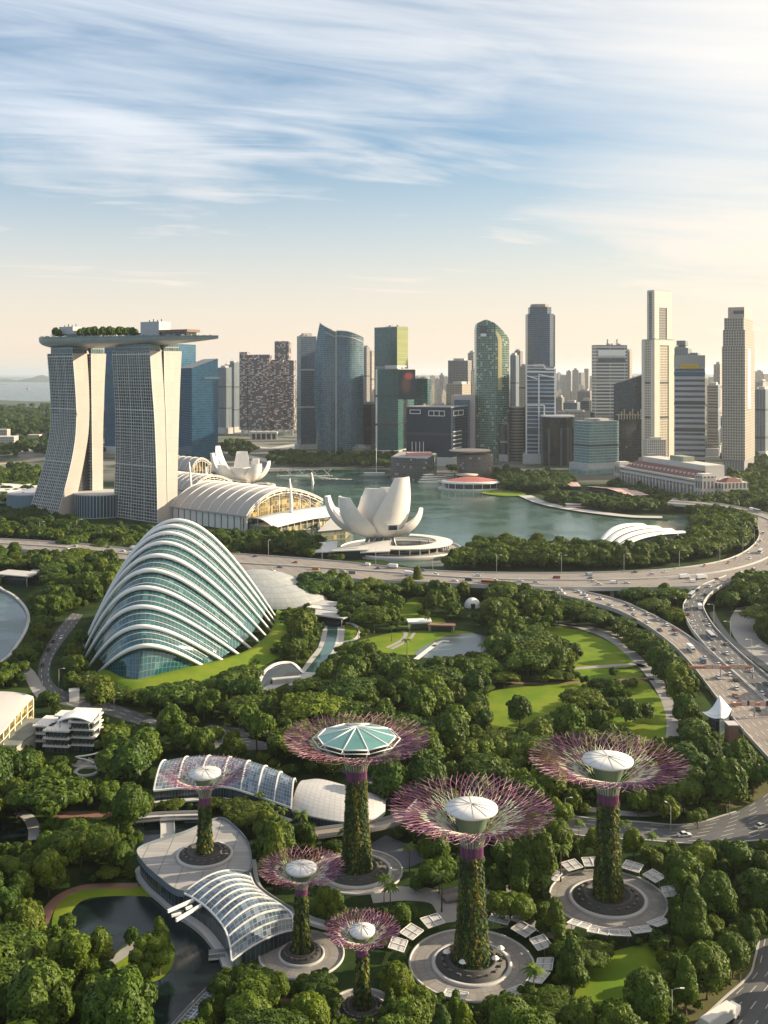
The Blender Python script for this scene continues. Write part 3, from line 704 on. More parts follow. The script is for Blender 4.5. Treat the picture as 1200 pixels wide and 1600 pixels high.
def shell_roof():
    p = G(330, 768); t = thing('shell_roof', p, 'pale folded shell roofs below the far lotus museum', 'roof')
    for k, (dx, dy, w, d, h) in enumerate(((-30, 10, 26, 20, 12), (0, 0, 34, 22, 16), (34, 6, 30, 22, 10), (60, 14, 24, 18, 8))):
        b = MB(); n = 8
        b.grid([[p + Vector((dx + w * (i / n - .5), dy + d * (j / n - .5), 6 + h * math.sin(math.pi * (i / n) * .8 + .3) * (1 - .6 * j / n))) for j in range(n + 1)] for i in range(n + 1)]); b.build('shell', offwhite, t)
        b = MB(); b.box((p.x + dx, p.y + dy, 0), (w * .7, d * .6, 7)); b.build('base', darkglass, t)
shell_roof()
# ================================================================ LOTUS MUSEUMS
M_petal = panels('petal_cladding', (.77, .725, .67), (.66, .62, .57), 3.0, 3.0, .025, .42, .06)
def lotus(c, label, petals, zb, legs=True, base_r=30):
    t = thing('lotus_museum', c, label, 'museum', 'lotus museums by the bay')
    for (az, rt, zt, wm, wt) in petals:
        a = R(az); e = Vector((math.cos(a), math.sin(a), 0)); s = Vector((-e.y, e.x, 0))
        n = 16; m = 10; out = []; inn = []
        for i in range(n + 1):
            f = i / n
            ang = f * math.pi / 2
            r = 3 + (rt - 3) * math.sin(ang) ** .85; z = zb + (zt - zb) * (1 - math.cos(ang)) ** 1.05
            w = (wm * (math.sin(min(1, f * 2.0 + .14) * math.pi / 2) ** .8) * (1 - (max(0, f - .45) / .55) ** 1.6 * (1 - wt / wm))) / 2
            tang = Vector((math.cos(ang), 0, math.sin(ang) * 1.2)); tn = (e * (-tang.z) + Vector((0, 0, tang.x))).normalized()   # towards the flower's middle
            belly = w * .55
            ro, ri = [], []
            for j in range(m + 1):
                u = (j / m) * 2 - 1
                ro.append(c + e * r + s * (w * u) + Vector((0, 0, z)) + tn * (belly * (abs(u) ** 2.2)))
                ri.append(c + e * r + s * (w * u * .98) + Vector((0, 0, z)) + tn * (belly * (abs(u) ** 2.2) + (2.6 + 3.5 * (1 - f)) * (1 - abs(u) ** 3) + .25))
            out.append(ro); inn.append(ri)
        mb = MB(); L = (rt + zt - zb)
        mb.grid(out, [[((j / m - .5) * wm, f_ * L / n) for j in range(m + 1)] for f_ in range(n + 1)], 0, True, True)
        mb.grid(inn, [[((j / m - .5) * wm, f_ * L / n) for j in range(m + 1)] for f_ in range(n + 1)], 0)
        mb.grid([[o_[0] for o_ in out], [o_[0] for o_ in inn]], None, 0, False); mb.grid([[o_[-1] for o_ in out], [o_[-1] for o_ in inn]], None, 0, False, True)
        pt = mb.build('petal', M_petal, t)
        cp = MB(); cp.grid([out[-1], [p + (q_ - p) * .999 for p, q_ in zip(out[-1], inn[-1])]], None, 0, False)
        cp.build('skylight', offwhite, pt)
    return t
cm = G(594, 862)
near = lotus(cm, 'near white lotus-shaped museum with tall petals on its round island', [
    (-106, 21, 55, 38, 16), (-42, 29, 64, 43, 18), (-150, 38, 48, 38, 18), (174, 47, 46, 24, 13), (-6, 36, 37, 24, 10), (62, 20, 52, 30, 16), (112, 28, 44, 30, 16)], 12)
def lotus_base():
    b = MB()
    for k in range(10):
        a = k * math.pi / 5 + .2; p = cm + Vector((16 * math.cos(a), 12 * math.sin(a), 0)); b.tube(p, cm + Vector((9 * math.cos(a + .7), 8 * math.sin(a + .7), 19)), .9, .7)
    b.build('leg_column', steel, near)
    b = MB(); b.lathe(cm, [(9, 0), (8, 8), (6, 17)], 20); b.build('core', darkglass, near)
    w = MB(); a = R(-55); d = Vector((math.cos(a), math.sin(a), 0)); p = cm + Vector((10.5, -22.5, 21)); w.box((p.x, p.y, p.z), (9, 2.4, 5.2), R(8)); w.build('window_frame', white, near)
    w = MB(); w.box((p.x - .2, p.y - .5, p.z + .8), (7, 2.2, 3.6), R(8)); w.build('window', darkglass, near)
lotus_base()
def museum_island():
    c = cm + Vector((17, 6, 0)); b = MB()
    b.lathe((c.x, c.y, 0), [(52, 0), (52, 1.8), (50.6, 2.0), (0.1, 2.0)], 48, sy=.95); o = structure('museum_island', b, M_path)
    b = MB(); b.lathe((c.x, c.y, 0), [(50.8, 2.0), (50.8, 3.1), (50.3, 3.1), (50.3, 2.0)], 48, sy=.95); b.build('railing', offwhite, o)
    b = MB(); b.lathe((c.x + 4, c.y + 3, 0), [(34, 2.02), (34, 2.3), (.1, 2.3)], 40); b.build('pool', W_pond, o)
    t = thing('ring_canopy', (c.x, c.y, 2), 'pale ring-shaped canopy curling round the near lotus museum', 'canopy')
    b = MB(); rows = []
    for r, z in ((30, 8.4), (36, 9.2), (44, 7.8)): rows.append([Vector((c.x + r * math.cos(R(a)), c.y + r * .9 * math.sin(R(a)), z)) for a in range(-120, 76, 5)])
    b.grid(rows); b.grid([[p - Vector((0, 0, .7)) for p in r] for r in rows], None, 0, True, True); b.grid([rows[2], [p - Vector((0, 0, .7)) for p in rows[2]]], None, 0, False); b.build('roof', offwhite, t)
    b = MB()
    for a in range(-116, 76, 12): b.tube((c.x + 41 * math.cos(R(a)), c.y + 37 * math.sin(R(a)), 2), (c.x + 41 * math.cos(R(a)), c.y + 37 * math.sin(R(a)), 7.6), .45)
    b.build('column', offwhite, t)
    b = MB(); p = cm + Vector((-34, -22, 0)); t = thing('entrance_pavilion', (p.x, p.y, 0), 'low white folded entrance pavilion left of the near lotus museum foot', 'pavilion')
    for k, (dx, dy, w, d, z0, z1) in enumerate(((-14, 0, 26, 20, 5, 11), (10, -6, 30, 16, 7, 9), (30, -4, 24, 22, 6, 12))):
        q = [p + Vector((dx - w / 2, dy - d / 2, z0)), p + Vector((dx + w / 2, dy - d / 2, z0 + 1)), p + Vector((dx + w / 2, dy + d / 2, z1)), p + Vector((dx - w / 2, dy + d / 2, z1 - 2))]
        b = MB(); b.face(q); b.face([v - Vector((0, 0, .8)) for v in q][::-1]); b.face([q[0], q[0] - Vector((0, 0, .8)), q[1] - Vector((0, 0, .8)), q[1]]); b.build('roof', offwhite, t)
        b = MB(); b.box((p.x + dx, p.y + dy, 0), (w * .8, d * .7, z0 - .9)); b.build('glass_wall', darkglass, t)
museum_island()
cf = G(377, 764)
far_l = lotus(cf, 'far white lotus-shaped museum beyond the convention hall', [
    (178, 40, 46, 24, 13), (150, 41, 54, 20, 9), (-140, 34, 33, 30, 20), (-90, 26, 30, 40, 30), (-40, 34, 34, 28, 16), (0, 38, 36, 20, 12), (95, 22, 47, 22, 14), (40, 26, 38, 24, 14)], 8)
b = MB()
for k in range(14):
    a = k * math.pi / 7; b.tube(cf + Vector((20 * math.cos(a), 14 * math.sin(a), 0)), cf + Vector((12 * math.cos(a + .4), 9 * math.sin(a + .4), 14)), .9)
b.build('leg_column', steel, far_l)
b = MB(); b.lathe(cf, [(44, 0), (44, 5), (40, 6), (36, 3), (.1, 3)], 36); b.build('ring_base', paleconc, far_l)
# ================================================================ FLOWER DOME
def flower_dome():
    ribs = [((152, 1053), (228, 1009, 496), (325, 1045)), ((139, 1042), (222, 979, 506), (357, 1038)), ((132, 1031), (222, 948, 518), (380, 1028)),
            ((130, 1021), (226, 918, 530), (397, 1018)), ((131, 1010), (235, 891, 542), (409, 1008)), ((134, 1001), (245, 868, 553), (418, 997)),
            ((138, 992), (255, 848, 564), (424, 988)), ((142, 984), (262, 833, 574), (428, 980)), ((146, 976), (269, 822, 583), (431, 974)), ((150, 968), (277, 813, 592), (433, 968))]
    ctr = G(250, 1010); t = thing('glass_conservatory', (ctr.x, ctr.y, 0), 'large glass conservatory dome with white arching ribs', 'conservatory')
    N = 40; curves = []
    for l, a, r in ribs:
        L, Rr, Ap = G(*l), G(*r), A(a[0], a[2], a[1])
        tt = .5; w = 1.7
        # rational quadratic through the crest at parameter tt
        b0, b1, b2 = (1 - tt) ** 2, 2 * tt * (1 - tt) * w, tt * tt
        C = (Ap * (b0 + b1 + b2) - L * b0 - Rr * b2) / b1
        curves.append([(L * (1 - s) ** 2 + C * (2 * s * (1 - s) * w) + Rr * s * s) / ((1 - s) ** 2 + 2 * s * (1 - s) * w + s * s) for s in [i / N for i in range(N + 1)]])
    gm = facade('dome_glass', (.010, .070, .078), (.13, .20, .20), 2.6, 2.2, .05, .06, .05, .35, specks=(.05, .16, .15), speck=.05, wobble=.05, spec=.9)
    axis = (A(277, 592, 813) - A(228, 496, 1009)); axis.z = 0; axis.normalize()
    cen = sum((p for c in curves for p in c), Vector()) / (len(curves) * (N + 1))
    def inset(p, d=1.3):
        v = Vector((cen.x - p.x, cen.y - p.y, (18 - p.z) * .8)); v.normalize(); return p + v * d
    k0, k1 = 2, N - 1
    base = resample([Vector(p) for p in (G(154, 1054), G(172, 1060), G(212, 1074), G(250, 1063), G(322, 1045))], k1 - k0 + 1)
    rows = [base] + [[inset(p) for p in c[k0:k1 + 1]] for c in curves]
    lens = [0]
    for i in range(1, len(rows)): lens.append(lens[-1] + max((rows[i][j] - rows[i - 1][j]).length for j in range(0, len(rows[i]), 6)) * .8)
    mb = MB(); uvs = []
    for i, r in enumerate(rows):
        d = [0]
        for j in range(1, len(r)): d.append(d[-1] + (r[j] - r[j - 1]).length)
        uvs.append([(x - d[len(d) // 2], lens[i]) for x in d])
    mb.grid(rows, uvs, 0, True, True)
    top = [p + axis * 24 - Vector((0, 0, p.z * .9)) for p in rows[-1]]
    mb.grid([rows[-1], top], [uvs[-1], [(u, v + 30) for u, v in uvs[-1]]], 0, True, True)
    mb.build('glass_shell', gm, t)
    for c in curves:
        b = MB(); b.path([p for p in c], [.74 + .42 * math.sin(math.pi * i / N) for i in range(N + 1)], 8); rb = b.build('rib', plain('rib_white', (.80, .78, .74), .4, var=.05), t)
        b = MB()
        for i in range(4, N - 3, 3): b.tube(c[i], inset(c[i], 1.5), .3, n=5)
        b.build('strut', MATS['rib_white'], rb)
    # secondary mullion rails between ribs
    b = MB()
    for i in range(len(curves) - 1):
        for f in (.33, .66):
            b.path([inset(p.lerp(q_, f), 1.15) for p, q_ in zip(curves[i][k0:k1], curves[i + 1][k0:k1])], .16, 4)
    b.build('mullion', MATS['rib_white'], t)
    b = MB(); d = G(212, 1073); d2 = G(228, 1066)
    b.box((d2.x - 2, d2.y + 1, 0), (6, 3, 7), R(35)); b.build('entrance', tealglass, t)
    return curves
DOME = flower_dome()
def dome_mound():
    """grassed bank that the dome sits in"""
    ring = [(150, 1062), (185, 1082), (235, 1090), (300, 1078), (370, 1058), (440, 1025), (470, 990), (468, 962), (440, 950)]
    inner = [(165, 1052), (195, 1068), (226, 1068), (275, 1052), (330, 1042), (385, 1024), (420, 998), (432, 976), (430, 966)]
    o = resample(smooth_line([G(*p, .1) for p in ring], 6), 40); i_ = resample(smooth_line([G(*p, .1) for p in inner], 6), 40)
    rows = []
    for f, z in ((0, .05), (.35, 2.0), (.7, 3.4), (.95, 3.0), (1.12, 1.2)): rows.append([a.lerp(b, f) + Vector((0, 0, z)) for a, b in zip(o, i_)])
    mb = MB(); mb.grid(rows); structure('grass_bank', mb, M_lawn)
dome_mound()
def shell_dome(px, py, r, h, lab, sx=1.4):
    p = G(px, py); t = thing('shell_dome', p, lab, 'building'); b = MB(); n = 20
    b.lathe((p.x, p.y, 0), [(r * 1.0, 3.5), (r * .97, 5), (r * .8, 3.5 + h * .5), (r * .5, 3.5 + h * .82), (r * .2, 3.5 + h), (.05, 3.5 + h * 1.02)], 32, sx=sx); b.build('roof', MATS.get('dome_roof') or panels('dome_roof', (.36, .37, .35), (.27, .28, .27), 3, 2.2, .1, .5, .15), t)
    b = MB(); b.lathe((p.x, p.y, 0), [(r * .96, 0), (r * .96, 3.6)], 32, sx=sx); b.build('glass_wall', tealglass, t)
shell_dome(402, 930, 26, 13, 'grey domed shell roof right behind the glass conservatory'); shell_dome(428, 947, 25, 10, 'wider grey shell roof with a teal glass rim right of the conservatory')
# ================================================================ DOWNTOWN TOWERS
def foot(a, c, b, Y, phi, depth=30):
    """footprint of a box: left face seen from column a to corner c, right face from c to b; corner at depth Y"""
    C = Vector((xat(c, Y), Y, 0)); l = Vector((-math.cos(phi), math.sin(phi), 0)); r = Vector((math.sin(phi), math.cos(phi), 0))
    la = solve_s(C, l, a) if c - a > .3 else 0; lb = solve_s(C, r, b) if b - c > .3 else depth
    lb = max(4, min(lb, 140)); la = max(4, la)
    if b - c <= .3: lb = depth
    return [C + l * la, C, C + r * lb, C + l * la + r * lb]
def inset_poly(P, f):
    cx = sum(p[0] for p in P) / len(P); cy = sum(p[1] for p in P) / len(P)
    return [Vector((cx + (p[0] - cx) * f, cy + (p[1] - cy) * f, 0)) for p in P]
def tower(label, a, c, b, Y, top, mat, phi=35, name='office_tower', rm=roofgrey, base=None, depth=34, crown=None, ztop=None, side=None, penthouse=True, z0=0.0):
    phi = R(phi); P = foot(a, c, b, Y, phi, depth); z1 = zat(Y, top); zc = [zat(Y, q) for q in ztop] if ztop else None
    cx = sum(p.x for p in P) / 4; cy = sum(p.y for p in P) / 4
    t = thing(name, (cx, cy, 0), label, 'tower')
    mb = MB(); mb.prism(P, z0, z1, 0, None, ztop=zc)
    if side:                                                          # right-hand face in a material of its own
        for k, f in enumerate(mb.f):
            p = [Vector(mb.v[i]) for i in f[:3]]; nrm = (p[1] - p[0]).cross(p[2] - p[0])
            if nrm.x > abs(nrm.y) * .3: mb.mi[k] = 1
    mb.build('facade', [mat, side] if side else mat, t)
    mb = MB(); Q = inset_poly(P, 1.0)
    if zc: mb.face([(Q[i].x, Q[i].y, zc[i] + .02) for i in range(4)]); mb.build('roof', rm, t)
    else:
        mb.prism(Q, z1 + .01, z1 + 1.3, 0, 0); mb.build('roof', rm, t)
        if penthouse:
            mb = MB(); mb.prism(inset_poly(P, .55), z1 + 1.32, z1 + 5 + (int(a * 7) % 3), 0, 0); mb.build('plant_room', paleconc, t)
    if not zc and (z1 > 45):
        rr = random.Random(int(a * 13 + top)); mb = MB()
        for _ in range(6):
            u, v = rr.uniform(.12, .88), rr.uniform(.12, .88); p = P[0].lerp(P[1], u).lerp(P[3].lerp(P[2], u), v); mb.box((p.x, p.y, z1 + 1.31), (rr.uniform(2, 5), rr.uniform(2, 5), rr.uniform(1.5, 4)), phi)
        for _ in range(2): u = rr.uniform(.3, .7); p = P[0].lerp(P[2], u); mb.tube((p.x, p.y, z1 + 1), (p.x, p.y, z1 + rr.uniform(7, 13)), .3, .15, 5)
        mb.build('roof_plant', concrete, t)
        mb = MB()
        for f in ((.34, .67) if z1 > 110 else (.5,)): zq = z1 * (f + rr.uniform(-.04, .04)); mb.prism(inset_poly(P, 1.012), zq, zq + 3.2, 0, 0, True)
        mb.build('service_floor', darkmetal if not side else concrete, t)
        mb = MB(); mb.prism(inset_poly(P, 1.22), 0, rr.uniform(9, 16), 0, 0); mb.build('podium', paleconc, t)
    return t, P, z1
fc = facade
teal = fc('teal_curtain', (.022, .085, .085), (.035, .10, .10), 4.2, 3, .14, .06, .12, .35)
blue = fc('blue_curtain', (.012, .075, .14), (.02, .10, .17), 4.2, 3.4, .16, .05, .12, .35)
sailg = fc('sail_glass', (.045, .10, .13), (.16, .22, .25), 3.6, 2.6, .16, .12, .12, .6)
navy = fc('navy_slab', (.010, .024, .046), (.018, .036, .062), 4.6, 30, .22, .01, .3, .3, spec=.3)
yellowgreen = fc('sunlit_glass', (.36, .38, .16), (.25, .28, .14), 4.2, 40, .2, .01, .18, .15)  # yellow-green puts the sunlight on a right-hand face into the colour
greyres = fc('grey_residential', (.085, .115, .14), (.19, .225, .25), 60, 5, .02, .35, .4, .3)
specky = fc('stacked_flats', (.060, .060, .070), (.17, .15, .15), 3.6, 4.6, .24, .14, .3, .5, specks=(.56, .43, .40), speck=.30)
oueg = fc('green_grid_glass', (.05, .12, .10), (.24, .31, .25), 3.9, 3.4, .26, .16, .13, .7, specks=(.42, .44, .28), speck=.10)
greygrid = fc('grey_grid', (.07, .075, .08), (.29, .27, .25), 3.8, 3.4, .3, .34, .3, .5)
steelblue = fc('steel_blue_glass', (.035, .070, .115), (.09, .115, .145), 4, 2.6, .2, .14, .14, .4)
whitegrid = fc('white_frame_blue_glass', (.05, .085, .13), (.62, .63, .63), 6.5, 46, .22, .03, .16, .35)
beigeband = fc('beige_bands', (.10, .085, .07), (.44, .38, .31), 5.2, 60, .5, .01, .3, .3)
blackg = fc('black_curtain', (.008, .015, .022), (.012, .022, .030), 60, 4, .01, .1, .08, .8, specks=(.09, .11, .11), speck=.14)
paleteal = fc('pale_teal', (.12, .20, .20), (.30, .40, .38), 4.2, 2.6, .34, .16, .25, .35)
whiteband = fc('white_bands', (.08, .09, .10), (.66, .63, .59), 6.4, 30, .42, .03, .25, .4)
darkgl = fc('dark_faceted', (.022, .035, .042), (.04, .055, .06), 4.4, 3.2, .12, .1, .10, .7, specks=(.30, .24, .15), speck=.02)
creamstrip = fc('cream_strips', (.16, .13, .10), (.62, .54, .43), 4.2, 3.6, .45, .4, .4, .4)
greystrip = fc('grey_strips', (.10, .10, .10), (.34, .31, .28), 4.2, 3.6, .45, .3, .4, .4)
brown = fc('brown_dark', (.06, .05, .045), (.10, .085, .075), 3.6, 3.2, .3, .2, .3, .5, specks=(.36, .30, .24), speck=.05)
silverband = fc('silver_bands', (.05, .055, .065), (.50, .49, .49), 8.2, 80, .56, .01, .25, .3)
beigegrid = fc('beige_grid', (.09, .08, .07), (.47, .41, .34), 4.0, 3.6, .34, .36, .35, .5)
hazyres = fc('far_flats', (.24, .20, .17), (.50, .43, .36), 5, 6, .35, .3, .6, .5)  # pale colours put part of the distance haze into the walls
hazyres2 = fc('far_flats_grey', (.20, .19, .18), (.36, .34, .31), 6, 8, .4, .3, .6, .5)  # greyer flats, also paled in the colour for haze
# --- blue pair behind the hotel
tower('tall deep-blue glass tower behind the right hotel tower', 163, 272, 306, 1850, 537, blue, 20)
bt, P, z = tower('deep-blue glass tower with a slanting roof edge right of the hotel', 279, 300, 340.5, 1760, 572, blue, 62, ztop=[575, 575, 560, 560])
def sign(par, P0, dirv, w, h, z, off, mat, nm='sign'):
    n = Vector((dirv.y, -dirv.x, 0)); b = MB(); a = P0 - n * 0
    q = [a - n * off, a + dirv * w - n * off, a + dirv * w - n * off - n * -.6, a - n * (off - .6)]
    b.prism([a + n * off, a + dirv * w + n * off, a + dirv * w + n * (off - .8), a + n * (off - .8)], z, z + h, 0, 0, True); return b.build(nm, mat, par)
d = (P[2] - P[1]).normalized(); sign(bt, P[1] + d * 22, d, 34, 3, zat(1790, 592), .8, plain('pale_letters', (.12, .16, .20), .5, var=.6, scale=.8)); sign(bt, P[1] + d * 62, d, 6, 8, zat(1830, 570), .8, white)
# --- grey residential cluster and the stacked flats
for i, (a, c, b, Y, tp) in enumerate(((340, 352, 362, 2500, 575), (354, 366, 376, 2560, 567), (346, 360, 370, 2700, 572))):
    tower(['grey ribbed residential block just right of the slanted blue tower', 'taller grey ribbed block touching the speckled flats', 'grey ribbed block behind its two grey neighbours'][i], a, c, b, Y, tp, greyres, 40, 'apartment_tower')
ft = thing('stacked_flats', (xat(418, 2450), 2450, 0), 'dark stepped housing block dotted with pink and white balconies', 'apartment block')
for a, b, tp, Y in ((374, 390, 550, 2460), (388, 425, 554, 2450), (422, 446, 562, 2455), (429, 455, 533, 2500), (443, 463, 563, 2460)):
    mb = MB(); q = foot(a, b - 4, b, Y, R(12)); mb.prism(q, 12, zat(Y, tp), 0, 1); mb.build('wing', [specky, roofgrey], ft)
mb = MB()
for k in range(8): p = (xat(378 + 11 * k, 2440), 2452); mb.box((p[0], p[1], 0), (7, 6, 12))
mb.build('stilt', paleconc, ft)
mb = MB()
for k in range(90):
    px, py = rnd.uniform(376, 460), rnd.uniform(560, 668); mb.box((xat(px, 2441), 2441, zat(2441, py)), (rnd.uniform(3, 8), 6, 1.6))
mb.build('balcony', plain('pinkish_balcony', (.60, .47, .44), .7, var=.3, scale=.05), ft)
low = thing('colonnade_building', (xat(412, 2300), 2300, 0), 'low pale colonnaded building at the foot of the speckled flats', 'building')
mb = MB(); mb.box((xat(412, 2300), 2300, 13), (62, 24, 4)); mb.build('roof', paleconc, low); mb = MB()
for k in range(6): mb.box((xat(392 + 8 * k, 2290), 2290, 0), (3, 3, 13))
mb.build('column', paleconc, low)
mb = MB(); mb.box((xat(412, 2300), 2306, 0), (52, 8, 12.9)); mb.build('wall', darkglass, low)
tower('slim grey-blue tower left of the twin sail towers', 464, 470, 494.5, 1990, 526, sailg, 66, side=steelblue)
# --- the two sail towers
def sail():
    Y = 1830
    for lab, lx, rx, pk in (('left sail tower, a pointed blade of pale blue glass', 492, 524.5, True), ('right sail tower with a gently curved roofline', 525.5, 567.5, False)):
        t = thing('sail_tower', (xat((lx + rx) / 2, Y), Y + 20, 0), lab, 'tower', 'twin sail towers')
        n = 24; mb = MB(); rows = []; uvs = []
        def topz(px):
            if pk: return zat(Y, 503.5 + 15 * ((px - 499) / 25) ** .75) if px > 499 else zat(Y, 503.5 + (499 - px) * .6)
            f = (px - 525.5) / 42; return zat(Y, 517 + 9.5 * f ** 2.2)
        for i in range(n + 1):
            f = i / n; row = []; uvr = []
            for j in range(13):
                g = j / 12
                l = lx + (2.0 * math.sin(math.pi * min(1, f * 1.0)) * -1.6 + 7.0 * f ** 6 + 4 * (1 - f) ** 2 if pk else 0)
                px = l + (rx - l) * g; bulge = 14 * math.sin(math.pi * g) * (1 if not pk else .7)
                yy = Y + 6 - bulge + (10 * (1 - g) if pk else 12 * g); z = topz(px if not pk else 499 + 25.5 * max(0, (px - l) / max(rx - l, 1))) * f
                row.append(Vector((xat(px, Y), yy, z))); uvr.append((g * (rx - lx) * 1.15, z))
            rows.append(row); uvs.append(uvr)
        mb.grid(rows, uvs, 0, False)
        back = [[p + Vector((0, 26, 0)) for p in r] for r in rows]; mb.grid(back, uvs, 0, False, True)
        mb.grid([[r[0] for r in rows], [r[0] for r in back]], [[(0, r[0].z) for r in rows], [(26, r[0].z) for r in rows]], 0, False); mb.grid([[r[-1] for r in rows], [r[-1] for r in back]], [[(0, r[0].z) for r in rows], [(26, r[0].z) for r in rows]], 0, False, True)
        mb.build('facade', sailg, t); mb = MB(); mb.grid([rows[-1], back[-1]], None, 0, False); mb.build('roof', paleconc, t)
        mb = MB(); e = 0 if not pk else -1; mb.path([r[e] + Vector((0, -.6, 0)) for r in rows], .8, flat=(1, 1)); mb.build('edge_fin', paleconc, t)
        mb = MB(); mb.path([p + Vector((0, -.5, -9)) for p in rows[-1]], .5, flat=(.6, 1.4)); mb.path([p + Vector((0, -.3, .4)) for p in rows[-1]], .5, flat=(1, 1.2)); mb.build('roof_band', paleconc, t)
sail()
tower('thin pale tower behind the sail towers, the taller of the pair', 567, 573, 578, 2600, 543, greygrid, 30, 'apartment_tower'); tower('thin pinkish tower behind the sail towers, the shorter of the pair', 577, 581, 586, 2650, 551, hazyres, 40, 'apartment_tower')
tower('low dark block between the sail towers and the green tower', 567, 580, 588, 1900, 632, navy, 20, 'office_block')
tower('tall teal glass tower with a right side coloured as if sunlit', 585, 620.5, 637.5, 1980, 511, teal, 50, side=yellowgreen, penthouse=False)
t7, P7, z7 = tower('teal glass tower with a dark screen, in front of the tall green tower', 587, 622, 649, 1800, 577, teal, 14)
d = (P7[0] - P7[1]).normalized(); sign(t7, P7[0], -d, 3.0, 150, z7 - 150, .5, white, 'white_fin')
d7 = Vector((1, 0, 0)); scr = MB(); ysc = 1797; scr.box((xat(635.5, ysc), ysc, zat(ysc, 624)), (30, 3, 52)); so = scr.build('screen_block', plain('screen_dark', (.030, .030, .055), .25, var=.5, scale=.03), t7)
def screen():
    m, q, b = newmat('screen_picture'); g = q.sep(q.n('ShaderNodeTexCoord').outputs['UV'])
    # a blurred orange-red patch fading out
    dx = q.m('MULTIPLY', q.m('SUBTRACT', g[0], .62), 2.6); dy = q.m('MULTIPLY', q.m('SUBTRACT', g[1], .80), 5.5)
    d = q.m('SQRT', q.m('ADD', q.m('MULTIPLY', dx, dx), q.m('MULTIPLY', dy, dy)))
    dx2 = q.m('MULTIPLY', q.m('SUBTRACT', g[0], .45), 2.2); dy2 = q.m('MULTIPLY', q.m('SUBTRACT', g[1], .48), 2.2)
    d2 = q.m('SQRT', q.m('ADD', q.m('MULTIPLY', dx2, dx2), q.m('MULTIPLY', dy2, dy2)))
    col = q.mix(q.ramp(d2, 1.0, .2), (.012, .02, .035), (.19, .085, .06)); col = q.mix(q.ramp(d, 1.0, .35), col, (.70, .13, .09))
    q.put(b.inputs['Base Color'], col); b.inputs['Roughness'].default_value = .3; return m
b = MB(); x0, x1 = xat(623, ysc), xat(648, ysc); yq = ysc - 1.8; b.face([(x0, yq, zat(yq, 622)), (x1, yq, zat(yq, 622)), (x1, yq, zat(yq, 579)), (x0, yq, zat(yq, 579))], [(0, 0), (1, 0), (1, 1), (0, 1)]); b.build('screen', screen(), so)
tower('short dark-green block right of the screen tower', 647, 668, 672.5, 1850, 592, teal, 16, 'office_block', penthouse=False)
t8, P8, z8 = tower('wide navy-black slab with white window strips near its roof', 635, 705, 735.5, 1640, 637, navy, 24, 'office_block', penthouse=False)
def outline(par, P0, dv, s0, s1, z0, z1, bars, mat=white, nm='window_strip'):
    n = Vector((dv.y, -dv.x, 0)); b = MB()
    def bar(a, b0, za, zb_): b.prism([P0 + dv * a + n * .9, P0 + dv * b0 + n * .9, P0 + dv * b0 + n * .1, P0 + dv * a + n * .1], za, zb_, 0, 0, True)
    bar(s0, s1, z1 - 1, z1); bar(s0, s1, z0, z0 + 1)
    for k in range(bars): x = s0 + (s1 - s0 - .9) * k / (bars - 1); bar(x, x + .9, z0 + 1.01, z1 - 1.01)
    b.build(nm, mat, par)
dl = (P8[1] - P8[0]).normalized(); L8 = (P8[1] - P8[0]).length; dr = (P8[2] - P8[1]).normalized(); L8r = (P8[2] - P8[1]).length
outline(t8, P8[0], dl, L8 * .08, L8 * .32, z8 - 11, z8 - 4, 2); outline(t8, P8[0], dl, L8 * .50, L8 * .86, z8 - 14, z8 - 5, 4); outline(t8, P8[1], dr, L8r * .1, L8r * .6, z8 - 14, z8 - 5, 3)
for k in range(5): outline(t8, P8[1], dr, L8r * .08, L8r * .5, z8 - 40 - k * 6.6, z8 - 38.4 - k * 6.6, 2)
b = MB()
for k in range(4): x = L8 * (.12 + .085 * k); b.prism([P8[0] + dl * x + Vector((0, -9, 0)), P8[0] + dl * (x + 1) + Vector((0, -9, 0)), P8[0] + dl * (x + 1) + Vector((0, -8, 0)), P8[0] + dl * x + Vector((0, -8, 0))], 22, zat(1660, 690), 0, 0)
b.build('white_post', white, t8)
def lowclub():
    p = G(646, 752); t = thing('crystal_pavilion', p, 'low dark meshed waterfront building below the navy slab', 'building')
    q = [G(609, 750), G(668, 753), G(684, 742), G(625, 738)]; b = MB(); b.prism(q, 0, zat(p.y, 716), 0, 1, scale=.96); b.build('wall', [fc('mesh_glass', (.03, .042, .052), (.09, .11, .12), 3.4, 3.4, .14, .14, .15, .7, specks=(.3, .28, .26), speck=.08), roofgrey], t)
    c = G(655, 746); b = MB(); b.box((c.x, c.y, zat(p.y, 716) + .05), (36, 20, 4), .1); b.build('pink_roof', plain('pink_roof', (.55, .30, .27), .7, var=.12), t)
    p = G(739, 750); t = thing('disc_roof_pavilion', p, 'dark round waterfront building under a flat tan disc roof', 'building'); z = zat(p.y, 706)
    b = MB(); b.lathe((p.x + 4, p.y + 14, 0), [(24, 0), (26, z * .9), (.1, z * .9)], 24); b.build('wall', brown, t)
    b = MB(); b.lathe((p.x - 3, p.y + 14, z), [(29, 0), (30, 1.0), (27, 2.2), (.1, 3)], 36, sy=.8); b.lathe((p.x - 3, p.y + 14, z - .1), [(29, 0), (.1, 0)], 36, sy=.8); b.build('roof', plain('tan_roof', (.50, .40, .31), .6, var=.1), t)
    p = G(730, 756); t = thing('disc_roof_pavilion', p, 'small kiosk with a tan roof left of the disc-roofed building', 'building')
    b = MB(); b.lathe((p.x, p.y + 8, 0), [(13, 0), (13, 11)], 20); b.build('wall', darkglass, t); b = MB(); b.lathe((p.x, p.y + 8, 11), [(15, 0), (15.5, 1.2), (.1, 2.4)], 24); b.lathe((p.x, p.y + 8, 11), [(15, 0), (.1, 0)], 24); b.build('roof', MATS['tan_roof'], t)
lowclub()
